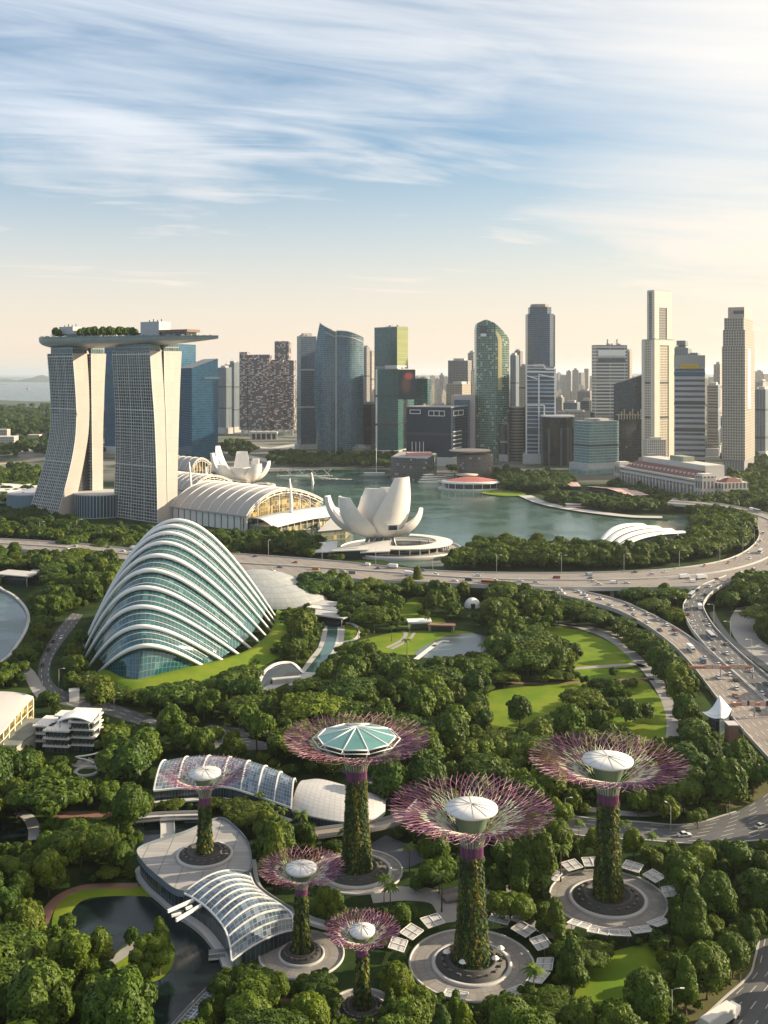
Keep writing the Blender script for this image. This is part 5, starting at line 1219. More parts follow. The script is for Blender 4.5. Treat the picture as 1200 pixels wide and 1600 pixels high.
# --- hazy city far beyond
FAR = []
rf = random.Random(21)
def far_block(px, Y, w, top, k):
    z = zat(Y, top)
    if z < 12: return
    o = MB(); c = (xat(px, Y), Y); ww = w * Y / F; dd = ww * rf.uniform(.5, 1.0); a = rf.uniform(-.6, .6)
    h = [(-1, -1), (1, -1), (1, 1), (-1, 1)]; q = [(c[0] + (x * ww * math.cos(a) - y * dd * math.sin(a)) / 2, c[1] + (x * ww * math.sin(a) + y * dd * math.cos(a)) / 2) for x, y in h]
    o.prism(q, 0, z, 0, 1)
    if rf.random() < .6: o.prism(inset_poly(q, .45), z, z + rf.uniform(4, 9), 0, 1)
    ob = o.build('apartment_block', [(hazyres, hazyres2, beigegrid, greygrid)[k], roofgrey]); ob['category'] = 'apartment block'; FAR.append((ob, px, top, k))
for i in range(250):
    while True:
        px = rf.uniform(345, 1200); Y = rf.choice((2900, 3300, 3800, 4500, 5400, 6500)) * rf.uniform(.92, 1.08)
        if 640 < px < 1200 or rf.random() < .12: break
    top = HY + F * (H - rf.uniform(45, 130 if Y > 4000 else 95)) / Y
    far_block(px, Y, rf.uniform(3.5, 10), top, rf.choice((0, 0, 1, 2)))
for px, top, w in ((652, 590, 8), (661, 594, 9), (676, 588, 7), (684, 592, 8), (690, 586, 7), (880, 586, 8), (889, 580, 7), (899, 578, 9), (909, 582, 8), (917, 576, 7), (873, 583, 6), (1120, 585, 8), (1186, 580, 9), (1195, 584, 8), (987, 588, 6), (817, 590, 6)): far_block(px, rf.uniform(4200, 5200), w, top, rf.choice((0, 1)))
# ================================================================ TREE-SHAPED GARDEN TOWERS
def leaf_mat(name, col, tint=True, rough=.6, trans=.25):
    m = bpy.data.materials.new(name); m.use_nodes = True; t = m.node_tree; t.nodes.clear(); q = NT(t); MATS[name] = m
    at = q.n('ShaderNodeAttribute', attribute_name='leaf'); f = q.sep(at.outputs['Color'])[0]
    c = q.mix(f, tuple(x * .62 for x in col), tuple(x * 1.45 for x in col))
    if tint:
        oi = q.n('ShaderNodeObjectInfo'); c = q.mix(1.0, c, oi.outputs['Color'], 'MULTIPLY')
    d = q.n('ShaderNodeBsdfPrincipled'); q.put(d.inputs['Base Color'], c); d.inputs['Roughness'].default_value = rough; d.inputs['Specular IOR Level'].default_value = .25
    tr = q.n('ShaderNodeBsdfTranslucent'); q.put(tr.inputs['Color'], q.mix(1.0, c, (1.15, 1.1, .45), 'MULTIPLY'))
    mx = q.n('ShaderNodeMixShader'); mx.inputs[0].default_value = trans; t.links.new(d.outputs[0], mx.inputs[1]); t.links.new(tr.outputs[0], mx.inputs[2])
    o = q.n('ShaderNodeOutputMaterial'); t.links.new(mx.outputs[0], o.inputs[0]); return m
def leaf_attr(me, vals):
    a = me.color_attributes.new('leaf', 'FLOAT_COLOR', 'CORNER'); flat = []
    for poly, v in zip(me.polygons, vals): flat += [v, v, v, 1.0] * len(poly.vertices)
    a.data.foreach_set('color', flat)
vine = [leaf_mat('vine_' + n, c, False) for n, c in (('green', (.055, .095, .016)), ('olive', (.12, .13, .022)), ('dark', (.03, .052, .014)), ('yellow', (.22, .185, .025)), ('rust', (.10, .05, .025)))]
purple = plain('purple_rod', (.17, .055, .15), .5, var=.3, scale=.2); magenta = plain('magenta_rod', (.26, .08, .17), .5, var=.3, scale=.2)
maroon = plain('maroon_rod', (.17, .065, .065), .55, var=.3, scale=.2); palerod = plain('pale_rod', (.60, .60, .46), .5, var=.12); greenrod = plain('lime_rod', (.36, .46, .16), .5, var=.2); pinkrod = plain('pink_rod', (.50, .27, .33), .5, var=.2)
discm = plain('disc_roof', (.66, .645, .62), .45, var=.05, scale=.3); disct = plain('disc_glass', (.09, .24, .22), .12, var=.25, scale=.2, spec=.8)
def garden_tower(px, py, Hh, Rc, rb, rt, dr, label, seed, teal=False, swirl=0.0):
    c = G(px, py); rr = random.Random(seed)
    t = thing('garden_tower', c, label, 'garden tower', 'tree-shaped garden towers with wire canopies')
    zn = Hh * .70
    def tr(z): f = z / zn; return rb + (rt - rb) * (1 - (1 - f) ** 1.7) 
    b = MB(); b.lathe((c.x, c.y, 0), [(tr(zn * k / 8), zn * k / 8) for k in range(9)], 20); tk = b.build('trunk', plain('trunk_planting', (.028, .040, .012), .95, var=.5, scale=.8), t)
    b = MB(); vals = []
    nl = int(2 * math.pi * (rb + rt) / 2 * zn * 5.2)
    patch = [rr.random() * 6.28 for _ in range(6)]
    for _ in range(nl):
        z = rr.random() * zn * .985; a = rr.random() * 6.2832; r = tr(z) + rr.uniform(.02, .38); s = rr.uniform(.22, .5)
        p = Vector((c.x + r * math.cos(a), c.y + r * math.sin(a), z)); n = Vector((math.cos(a), math.sin(a), rr.uniform(-.3, .8))).normalized()
        n = (n + Vector((rr.uniform(-.6, .6), rr.uniform(-.6, .6), rr.uniform(-.5, .5)))).normalized(); u = n.cross(Vector((0, 0, 1))).normalized(); v = u.cross(n)
        col = math.sin(a * 4 + patch[0]) + .8 * math.sin(a * 9 + z * .3 + patch[1]) + .6 * math.sin(z * .5 + patch[2]) + rr.uniform(-1.2, 1.2)
        mi = 3 if col > 1.5 else 1 if col > .5 else 0 if col > -.9 else 2
        if rr.random() < .04: mi = 4
        b.face([p - u * s * .6 - v * s, p + u * s * .6 - v * s, p + u * s * .5 + v * s, p - u * s * .5 + v * s], None, mi); vals.append(rr.random())
    me = b.mesh('climbing_plants', vine); leaf_attr(me, vals); o = bpy.data.objects.new('climbing_plants', me); COL.objects.link(o); o.parent = tk; o.matrix_parent_inverse = parent_world(tk).inverted(); o['kind'] = 'stuff'
    # bare steel collar and the flaring neck
    prof = [(rt * 1.02, Hh * .66), (rt * 1.03, Hh * .73), (rt * 1.12, Hh * .775), (rt * 1.45, Hh * .825), (Rc * .29, Hh * .875), (Rc * .46, Hh * .925), (Rc * .70, Hh * .968), (Rc, Hh * 1.0)]
    def pr(f):
        f = max(0, min(.9999, f)) * (len(prof) - 1); i = int(f); g = f - i
        return (prof[i][0] + (prof[i + 1][0] - prof[i][0]) * g, prof[i][1] + (prof[i + 1][1] - prof[i][1]) * g)
    P = lambda f, a: Vector((c.x + pr(f)[0] * math.cos(a), c.y + pr(f)[0] * math.sin(a), pr(f)[1]))
    k = 28; rs = .088 if Rc > 15 else .064
    b = MB(); b.lathe((c.x, c.y, 0), [(rt * .93, Hh * .66), (rt * .95, Hh * .76), (rt * 1.2, Hh * .83), (dr * .62, Hh * .93), (dr * .86, Hh * .968)], 20); b.build('neck_skin', plain('neck_skin', (.17, .23, .15), .5, var=.15), t)
    for nm, f0, f1, mats in (('collar', 0.0, .22, (purple, magenta)), ('neck_rib', .20, .62, (palerod, greenrod, palerod, pinkrod))):
        b = MB()
        for i in range(k * (2 if nm == 'collar' else 1)):
            a = i * 2 * math.pi / (k * (2 if nm == 'collar' else 1)); b.path([P(f0 + (f1 - f0) * j / 5, a + swirl * j * .02) for j in range(6)], rs * 1.5, 4, rr.randrange(len(mats)), True)
        b.build(nm, list(mats), t)
    # canopy twigs: forked, slightly crooked, thinning to open tips
    for layer, dz, f0, nm in ((0, 0.0, .52, 'canopy_twigs'), (1, -.035 * Hh * .6, .60, 'canopy_lower_twigs')):
        b = MB(); mats = [palerod, pinkrod, purple, magenta, maroon]; nr = 8
        nn = (34 if Rc > 15 else 27) - 6 * layer
        ph = rr.random() * 6.28
        rings = []
        for j in range(nr + 1):
            f = f0 + (1 - f0) * j / nr; n_ = nn * (1 if j < 2 else 2)
            row = []
            for i in range(n_):
                a = (i + (.5 if j % 2 else 0) * (1 if j < 2 else 1) + rr.uniform(-.07, .07)) * 2 * math.pi / n_ + layer * .05
                p = P(min(1, f + rr.uniform(-.007, .007)), a); p.z += dz * (j / nr) ** .6 + (rr.uniform(-.12, .12) if j else 0)
                if j == nr: e = Vector((math.cos(a), math.sin(a), 0)); p += e * rr.uniform(-.25, .15) + Vector((0, 0, rr.uniform(-.05, .2)))
                row.append(p)
            rings.append(row)
        for j in range(nr):
            A_, B_ = rings[j], rings[j + 1]; na, nb = len(A_), len(B_)
            for i in range(na):
                a = i / na * 6.2832
                tone = math.sin(a * 2 + ph) * .5 + math.sin(a * 5 + ph * 2) * .35 + rr.uniform(-.6, .6)
                hue = 2 if tone > .25 else 3 if tone > -.35 else 4
                fj = f0 + (1 - f0) * j / nr; mi = (0 if rr.random() < .75 else 1) if fj < .70 else ((0 if rr.random() < .45 else 1 if rr.random() < .3 else hue) if fj < .78 else (1 if rr.random() < (.16 if j < nr - 1 else .45) else hue))
                m = i * nb // na; sh = 0 if j % 2 == 0 else 0
                for d in ((0, 1) if nb > na else (0, -1 if j % 2 == 0 else 1)):
                    if rr.random() < (.05 if j < nr - 1 else .22) and nb == na: continue
                    b.tube(A_[i], B_[(m + d) % nb], rs * (1.15 - .05 * j) , rs * (1.05 - .07 * j), 4, mi, False)
        b.build(nm, mats, t)
    if not teal:
        b = MB(); n = 16; zt = Hh * .985
        b.lathe((c.x, c.y, zt), [(dr * .9, -1.0), (dr, -.6), (dr * 1.005, 0), (dr * .5, .45), (.05, .75)], n * 2, smooth=True); d = b.build('roof_disc', discm, t)
        b = MB()
        for i in range(12): a = i * math.pi / 6; b.path([Vector((c.x + dr * f * math.cos(a), c.y + dr * f * math.sin(a), zt + zz)) for f, zz in ((.02, .80), (.5, .50), (1.0, .05))], .06, 4)
        b.build('roof_seam', plain('seam_grey', (.42, .41, .40), .6), d)
    else:
        zt = Hh * .99; n = 10; b = MB(); b.lathe((c.x, c.y, zt), [(dr, 0), (.05, 3.0)], n, smooth=False); d = b.build('roof_disc', disct, t)
        b = MB()
        for i in range(n):
            a = i * 2 * math.pi / n; a2 = (i + 1) * 2 * math.pi / n; e = Vector((math.cos(a), math.sin(a), 0)); e2 = Vector((math.cos(a2), math.sin(a2), 0)); o_ = Vector((c.x, c.y, zt))
            b.tube(o_ + e * dr, o_ + Vector((0, 0, 3.1)), .2, n=5); b.tube(o_ + e * dr, o_ + e2 * dr, .22, n=5); b.tube(o_ + e * dr * 1.12 + Vector((0, 0, -.6)), o_ + e2 * dr * 1.12 + Vector((0, 0, -.6)), .14, n=5); b.tube(o_ + e * dr, o_ + e * dr * .72 + Vector((0, 0, -5)), .18, n=5); b.tube(o_ + e * dr * 1.12 + Vector((0, 0, -.6)), o_ + e * dr, .12, n=5)
        b.build('roof_frame', white, d)
        b = MB(); b.lathe((c.x, c.y, zt), [(dr * .97, -.3), (dr * .8, -3), (dr * .5, -5.5)], 24); b.build('roof_drum', darkglass, t)
    return c
def tower_base(c, r, label, steps=True, z0=0.0, gap=True):
    t = thing('planter_ring', (c.x, c.y, z0), label, 'planter'); b = MB()
    b.lathe((c.x, c.y, z0), [(r, 0), (r, .55), (r * .90, .6), (r * .90, .32)], 48); b.build('kerb_wall', paleconc, t)
    b = MB(); b.lathe((c.x, c.y, z0), [(r * .90, .33), (r * .84, .36), (r * .84, 1.0), (r * .62, 1.05), (r * .62, 1.7), (r * .55, 1.75), (r * .54, 1.2), (.1, 1.25)], 48); b.build('dark_terrace', plain('dark_terrace', (.06, .058, .055), .7, var=.25, scale=.5), t)
    b = MB()
    for k in range(18): a = k * math.pi / 9; b.box((c.x + r * .73 * math.cos(a), c.y + r * .73 * math.sin(a), z0 + 1.05), (1.1, .5, .45), a + math.pi / 2)
    b.build('bench', plain('bench_timber', (.12, .10, .08), .7), t)
    return t
def plaza(c, r, name='plaza', z=.10):
    b = MB(); b.lathe((c.x, c.y, 0), [(r, z - .08)] + [(r * f, z) for f in (1, .85, .7, .55, .4, .02)], 64, smooth=False)
    for k in range(len(b.uv)): rad = [math.hypot(b.v[i][0] - c.x, b.v[i][1] - c.y) for i in b.f[k]]; j = k % 64; b.uv[k] = [((j + d) * 1.8, q_) for d, q_ in zip((0, 1, 1, 0), rad)]
    o = structure(name, b, M_plaza); b = MB(); b.lathe((c.x, c.y, 0), [(r + .5, 0), (r + .5, .5), (r, .5), (r, z)], 64); b.build('edge_kerb', paleconc, o)
TW = {}
for key, args in (('gilt', (737, 1507, 40.5, 21.2, 4.6, 2.75, 6.6, 'large purple garden tower at centre right with a white roof disc', 1)), ('right', (950, 1405, 40.5, 22.6, 4.3, 2.8, 7.1, 'large maroon garden tower standing in the right-hand ring of shade panels', 2)),
    ('teal', (557, 1362, 41.0, 22.2, 4.7, 2.9, 11.8, 'large garden tower topped by a teal glass decagon', 3, True)), ('deck', (320, 1371, 31.8, 13.4, 3.0, 1.6, 4.8, 'slim garden tower rising from the paved gallery roof', 4)),
    ('ring', (471, 1492, 23.0, 11.4, 2.5, 1.45, 4.0, 'small reddish garden tower in the round court beside the glass gallery', 5)), ('front', (566, 1580, 19.6, 9.1, 2.1, 1.2, 3.0, 'smallest garden tower at bottom centre, its foot hidden in shrubs', 6))):
    TW[key] = garden_tower(*args)
for key, r, lab in (('gilt', 10.2, 'dark tiered planter at the foot of the large purple garden tower'), ('right', 11.2, 'dark tiered planter at the foot of the garden tower in the right-hand panel ring'), ('teal', 10.8, 'dark tiered planter at the foot of the teal-roofed garden tower'), ('ring', 6.0, 'dark tiered planter at the foot of the small reddish garden tower'), ('front', 6.0, 'dark shaded planter at the foot of the smallest garden tower')): tower_base(TW[key], r, lab)
tower_base(TW['deck'], 8.4, 'dark tiered planter ring set into the paved gallery roof', z0=6.55)
plaza(TW['gilt'], 15.5); plaza(TW['right'], 16.2); plaza(TW['ring'], 10.6); plaza(TW['front'], 8); plaza(TW['teal'], 13.5)
# parasols on the terrace of the central tower
for i, (px, py, lab) in enumerate(((698, 1498, 'small white parasol left on the terrace of the large purple tower'), (723, 1514, 'small white parasol in front of the large purple tower'), (774, 1508, 'small white parasol right on the terrace of the large purple tower'), (782, 1492, 'small white parasol farthest right behind the large purple tower'))):
    p = G(px, py, 1.1); t = thing('parasol', p, lab, 'parasol', 'white parasols on the terrace'); b = MB(); b.tube(p, p + Vector((0, 0, 2.3)), .06); b.build('pole', steel, t); b = MB(); b.lathe((p.x, p.y, p.z + 1.75), [(1.05, 0), (.6, .4), (.02, .75)], 8, smooth=False); b.build('canvas', white, t)
# shade panels round the two plazas
PANELS = []
slat = panels('slatted_panel', (.46, .45, .44), (.20, .20, .20), .42, 2.2, .22, .5, .2)
def shade_panel(px, py, cc, first=[None]):
    p = G(px, py, 2.6)
    d = Vector((cc.x - p.x, cc.y - p.y)); rz = math.atan2(d.y, d.x) - math.pi / 2
    if first[0] is None:
        t = thing('shade_panel', (0, 0, 0), None, 'shade panel', 'slatted shade panels round the plazas'); W2, D2 = 2.7, 2.0
        b = MB(); q = [Vector((-W2, -D2, 3.0)), Vector((W2, -D2, 3.0)), Vector((W2, D2, 2.3)), Vector((-W2, D2, 2.3))]; b.face(q, [(0, 0), (5.4, 0), (5.4, 4), (0, 4)]); b.face([v - Vector((0, 0, .12)) for v in q][::-1]); b.build('slats', slat, t)
        b = MB()
        for i in range(4): b.path([q[i] + Vector((0, 0, .06)), q[(i + 1) % 4] + Vector((0, 0, .06))], .1, flat=(1, 1))
        b.path([(q[0] + q[1]) / 2 + Vector((0, 0, .08)), (q[2] + q[3]) / 2 + Vector((0, 0, .08))], .1, flat=(1, 1)); b.build('frame', offwhite, t)
        for x in (-1, 1):
            b = MB(); b.tube((x * 2.2, 0, 0), (x * 2.2, 0, 2.6), .1); b.build('post', steel, t)
        first[0] = t
    else: t = copy_tree(first[0])
    t.location = (p.x, p.y, 0); t.rotation_euler = (0, 0, rz); return t
for key, nm, pts in (('right', 'right', ((863, 1367), (893, 1352), (925, 1347), (988, 1354), (1022, 1369), (1047, 1393), (1030, 1441), (1002, 1453), (968, 1458), (905, 1444), (935, 1455))), ('gilt', 'central', ((818, 1452), (845, 1473), (851, 1507), (841, 1527), (808, 1549), (676, 1439), (643, 1456), (622, 1476), (782, 1434), (712, 1554)))):
    mid = PIX(TW[key])
    for i, (px, py) in enumerate(pts):
        o = shade_panel(px, py, TW[key]); PANELS.append((o, px, py, nm))
for o, px, py, nm in PANELS:
    grp = [z for z in PANELS if z[3] == nm]; far = py < (1400 if nm == 'right' else 1490)
    same = sorted([z for z in grp if (z[2] < (1400 if nm == 'right' else 1490)) == far], key=lambda z: z[1]); k = [z[0] for z in same].index(o)
    o['label'] = 'slatted grey shade panel, %s from left along the %s side of the %s plaza ring' % (('first', 'second', 'third', 'fourth', 'fifth', 'sixth', 'seventh')[k], 'far' if far else 'near', nm)
# ================================================================ GALLERY WITH PAVED ROOF AND GLASS VAULT
def loft(nm, front, back, rise, mat, par, n=10, thick=.5, nseg=24, ribs=None, ribm=white, ribstep=3, uvscale=1.0, rfun=None):
    Fp = resample(smooth_line([G(*p) for p in front], 6), nseg + 1); Bp = resample(smooth_line([G(*p) for p in back], 6), nseg + 1)
    rows = []; uvs = []; d = 0
    for i in range(nseg + 1):
        if i: d += ((Fp[i] + Bp[i]) / 2 - (Fp[i - 1] + Bp[i - 1]) / 2).length
        rs = rise * (rfun(i / nseg) if rfun else 1); w = (Bp[i] - Fp[i]).length
        rows.append([Fp[i].lerp(Bp[i], j / n) + Vector((0, 0, rs * math.sin(math.pi * j / n) ** .85)) for j in range(n + 1)]); uvs.append([(d, w * j / n) for j in range(n + 1)])
    b = MB(); b.grid(rows, uvs); lo = [[p - Vector((0, 0, thick)) for p in r] for r in rows]; b.grid(lo, uvs, 0, True, True)
    for k in (0, -1): b.grid([rows[k], lo[k]], None, 0, False); b.grid([[r[k] for r in rows], [r[k] for r in lo]], None, 0, False)
    o = b.build(nm, mat, par)
    if ribs:
        b = MB()
        for i in range(0, nseg + 1, ribstep): b.path([p + Vector((0, 0, .12)) for p in rows[i]], ribs, 4, flat=(1, 1))
        b.path([p + Vector((0, 0, .1)) for p in Fp], ribs * 1.2, 4, flat=(1, 1)); b.path([p + Vector((0, 0, .1)) for p in Bp], ribs * 1.2, 4, flat=(1, 1)); b.build('roof_rib', ribm, o)
    return Fp, Bp, rows
vaultglass = facade('vault_glass', (.085, .125, .16), (.36, .39, .41), 1.25, 1.3, .09, .10, .10, .6, specks=(.20, .25, .30), speck=.15, wobble=.03, spec=.8)
def gallery():
    c = G(320, 1350); t = thing('garden_gallery', (c.x, c.y, 0), 'curving gallery with a paved roof terrace and a ribbed glass vault', 'building')
    zd = 6.5
    poly = smooth_line([G(x, y, zd) for x, y in ((215, 1330), (245, 1316), (290, 1302), (330, 1284), (350, 1282), (372, 1299), (387, 1318), (393, 1342), (390, 1364), (350, 1372), (287, 1396), (245, 1371), (222, 1349))], 5, True)
    b = MB(); b.sheet(poly); b.build('roof_terrace', panels('terrace_paving', (.32, .305, .29), (.15, .145, .14), 6.5, 2.1, .04, .8, .22), t)
    b = MB(); b.prism(poly, zd - 1.1, zd - .01, 0, None, True); b.path([p + Vector((0, 0, .45)) for p in poly + poly[:1]], .4, flat=(.12, 1.1)); b.build('roof_edge', plain('blue_grey_edge', (.17, .20, .23), .5, var=.1), t)
    b = MB(); b.prism(inset_poly(poly, .955), 0, zd - 1.11, 0, None); b.build('glass_wall', facade('gallery_glass', (.03, .05, .06), (.16, .17, .18), 6, 1.6, .04, .08, .12, .5), t)
    b = MB(); b.prism(inset_poly(poly, 1.03), .25, 1.2, 0, 0); b.build('plinth', paleconc, t)
    Lf = [(287, 1396, 6.3), (306, 1406, 6.3), (328, 1423, 6.3), (350, 1450, 6.3), (359, 1476, 5.0), (362, 1502, 2.6)]
    Rt = [(390, 1364, 6.3), (398, 1384, 6.3), (416, 1400, 6.3), (438, 1414, 6.3), (456, 1430, 5.0), (458, 1454, 2.6)]
    Fp, Bp, rows = loft('glass_vault', Lf, Rt, 2.9, vaultglass, t, 12, .25, 30, .17, white, 3, rfun=lambda u: 1 - .55 * max(0, u - .6) / .4)
    for E, nm in ((Fp, 'side_wall'), (Bp, 'side_wall')):
        b = MB(); b.grid([[p - Vector((0, 0, .3)) for p in E], [Vector((p.x, p.y, .1)) for p in E]], [[(i * 1.6, 6) for i in range(len(E))], [(i * 1.6, 0) for i in range(len(E))]], 0, False); b.build(nm, MATS['gallery_glass'], t)
    b = MB(); b.grid([[p for p in rows[-1]], [Vector((p.x, p.y, .1)) for p in rows[-1]]], [[(j * 1.8, 6) for j in range(13)], [(j * 1.8, 0) for j in range(13)]], 0, False); b.build('end_wall', MATS['gallery_glass'], t)
    b = MB(); side = [Fp[i] + (Fp[i] - Bp[i]).normalized() * 2.4 for i in range(len(Fp))]
    b.grid([[Vector((p.x, p.y, 1.2)) for p in Fp], [Vector((p.x, p.y, 1.2)) for p in side]], None, 0, False); b.grid([[Vector((p.x, p.y, 1.2)) for p in side], [Vector((p.x, p.y, .1)) for p in side]], None, 0, False); b.build('terrace_walk', paleconc, t)
    b = MB()
    for (a, bq) in (((262, 1424, 6), (303, 1406, 6)), ((275, 1438, 6), (317, 1413, 6))): b.path([G(*a), G(*bq)], .4, flat=(.7, 1)); 
    b.path([G(268, 1431, 6), G(283, 1427, 6)], .3, flat=(1, 1)); b.path([G(290, 1420, 6), G(300, 1416, 6)], .3, flat=(1, 1))
    b.build('outrigger_beam', white, t)
    b = MB(); 
    ring = [G(x, y, 4.0) for x, y in ((393, 1345), (400, 1384), (424, 1406), (462, 1428), (500, 1444), (545, 1452))]; s = smooth_line(ring, 6)
    b.path(s, .5, flat=(2.6, .8)); w = b.build('curved_walkway', paleconc, t)
    b = MB(); b.path([p + Vector((0, 0, .9)) for p in s], .5, flat=(.1, 1.0)); b.build('railing', steel, w)
gallery()
def hall():
    c = G(330, 1262); t = thing('exhibition_hall', (c.x, c.y, 0), 'long low hall with a ribbed glass vault behind the slim garden tower', 'building')
    f_ = [(240, 1236, 6), (285, 1232, 6), (350, 1230, 6), (400, 1244, 6), (455, 1263, 6)]; k_ = [(262, 1192, 6.5), (312, 1184, 6.5), (370, 1188, 6.5), (425, 1203, 6.5), (462, 1222, 6.5)]
    Fp, Bp, rows = loft('glass_vault', f_, k_, 4.5, vaultglass, t, 10, .3, 28, .22, offwhite, 4)
    b = MB(); b.grid([[p - Vector((0, 0, .3)) for p in Fp], [Vector((p.x, p.y, 0)) for p in Fp]], [[(i * 3, 6) for i in range(29)], [(i * 3, 0) for i in range(29)]], 0, False); b.build('glass_wall', MATS['gallery_glass'], t)
    b = MB(); b.grid([rows[0], [Vector((p.x, p.y, 0)) for p in rows[0]]], None, 0, False); b.build('end_wall', concrete, t)
    b = MB(); b.path([p + Vector((0, -2.4, -3.2)) for p in Fp], .5, flat=(2.2, .5)); b.build('balcony', paleconc, t)
    t2 = thing('white_roof_hall', G(530, 1290), 'hall under a smooth white curved roof between the teal-roofed tower and the glass hall', 'building')
    f_ = [(453, 1266, 5), (490, 1276, 5.5), (540, 1284, 5.5), (580, 1280, 4.5), (602, 1266, 3)]; k_ = [(474, 1219, 7), (500, 1217, 7), (540, 1227, 6), (580, 1239, 4.5), (603, 1249, 3)]
    Fp, Bp, rows = loft('roof', f_, k_, 2.6, panels('white_shell', (.46, .445, .43), (.32, .31, .30), 1.8, 1.8, .08, .5, .08), t2, 10, .4, 24, None, rfun=lambda u: 1.0 - .6 * u)
    b = MB(); b.grid([[p - Vector((0, 0, .4)) for p in Fp], [Vector((p.x, p.y, 0)) for p in Fp]], [[(i * 2.2, 6) for i in range(25)], [(i * 2.2, 0) for i in range(25)]], 0, False); b.build('glass_wall', MATS['gallery_glass'], t2)
    b = MB(); b.grid([rows[0], [Vector((p.x, p.y, 0)) for p in rows[0]]], None, 0, False); b.build('end_wall', darkglass, t2)
hall()
def elevated(nm, label, cat, pts, w, mat, z, post=True):
    P = smooth_line([G(x, y, z) for x, y in pts], 8); t = thing(nm, (P[0].x, P[0].y, 0), label, cat); b = MB(); L, Rr, uv = [], [], []; v = 0
    for i, p in enumerate(P):
        d = (P[min(i + 1, len(P) - 1)] - P[max(i - 1, 0)]); d.normalize(); s = Vector((d.y, -d.x, 0)) * w / 2
        if i: v += (p - P[i - 1]).length
        L.append(p - s); Rr.append(p + s); uv.append([(v, 0), (v, w)])
    dn = Vector((0, 0, .5)); b.grid([[a, c_] for a, c_ in zip(L, Rr)], uv, 0, False, True); b.grid([[a - dn, c_ - dn] for a, c_ in zip(L, Rr)], uv, 0, False)
    for E in (L, Rr): b.grid([E, [e - dn for e in E]], None, 0, False)
    b.build('deck', mat, t); b = MB()
    for E in (L, Rr): b.path([e + Vector((0, 0, .55)) for e in E], .05, 4, flat=(1, 9))
    b.build('railing', steel, t)
    if post:
        b = MB()
        for i in range(2, len(P) - 1, 6): b.tube((P[i].x, P[i].y, 0), (P[i].x, P[i].y, z - .5), .25)
        b.build('post', steel, t)
planks = panels('plank_boards', (.46, .40, .35), (.24, .20, .17), 1.6, 50, .14, .7, .2)
elevated('boardwalk', 'raised timber boardwalk curving behind the teal-roofed garden tower', 'walkway', [(494, 1303), (540, 1297), (590, 1290), (640, 1274), (662, 1254)], 5, planks, 5)
elevated('boardwalk', 'short timber boardwalk behind the trunk of the large purple tower', 'walkway', [(692, 1402), (722, 1396), (752, 1388)], 4, planks, 1.2, False)
elevated('solar_footbridge', 'narrow footbridge with blue panels over the pond at the bottom edge', 'bridge', [(272, 1618), (302, 1584), (332, 1552)], 3.6, panels('blue_panels', (.07, .11, .15), (.55, .56, .56), 1.2, 1.8, .12, .2, .2), 1.6)
elevated('footbridge', 'grey concrete footbridge over the dark canal beside the paved gallery', 'bridge', [(260, 1276), (262, 1296), (262, 1316)], 4.5, paleconc, 1.0)
elevated('footbridge', 'long grey footbridge along the far bank of the dark canal', 'bridge', [(212, 1280), (260, 1276), (330, 1274)], 4, paleconc, 2.0)
elevated('jetty', 'small white jetty at the foot of the glass vault', 'jetty', [(326, 1494), (352, 1492)], 2.2, offwhite, 1.0, False)
# ================================================================ LEFT BUILDINGS
def swept():
    c = G(10, 1165); t = thing('swept_roof_hall', (c.x, c.y, 0), 'hall with a white swept roof and lit columns at the left edge', 'building'); zr = 13
    e = [(52, 1088), (44, 1096), (34, 1107), (20, 1122), (6, 1140), (-20, 1160), (-70, 1185)]; k_ = [(40, 1084), (20, 1081), (-10, 1080), (-40, 1081), (-80, 1082), (-130, 1085), (-180, 1090)]
    Fp, Bp, rows = loft('roof', [(x, y, zr) for x, y in e], [(x, y, zr + 1.5) for x, y in k_], 2.0, panels('swept_white', (.52, .48, .44), (.55, .52, .48), 9, 3.2, .015, .5, .06), t, 8, .8, 18, None, rfun=lambda u: u)
    b = MB()
    inn = [p.lerp(q_, .12) for p, q_ in zip(Fp, Bp)]
    b.grid([[p - Vector((0, 0, 1)) for p in inn], [Vector((p.x, p.y, 0)) for p in inn]], [[(i * 3, 12) for i in range(19)], [(i * 3, 0) for i in range(19)]], 0, False); b.build('glass_wall', MATS['gable'], t)
    b = MB()
    for i in range(0, 18, 2): p = Fp[i].lerp(Bp[i], .03); b.tube((p.x, p.y, 0), (p.x, p.y, p.z - .9), .35)
    b.path([p.lerp(q_, .03) - Vector((0, 0, 5)) for p, q_ in zip(Fp, Bp)], .25, 4); b.path([p.lerp(q_, .03) - Vector((0, 0, 9)) for p, q_ in zip(Fp, Bp)], .25, 4); b.build('column', plain('lit_column', (.66, .58, .42), .6), t)
    P = [G(x, y, 6) for x, y in ((30, 1124), (84, 1124), (6, 1180), (-60, 1182), (-60, 1150))]; t = thing('low_wing', (P[0].x, P[0].y, 0), 'low wing with a grey-green flat roof in front of the swept roof', 'building')
    b = MB(); b.prism(P, 0, 5.6, 0, 0); b.build('wall', concrete, t); b = MB(); b.prism(P, 5.61, 6.3, 0, 0, True, scale=1.02); b.build('roof', plain('greygreen_roof', (.17, .19, .17), .8, var=.25, scale=.2), t)
swept()
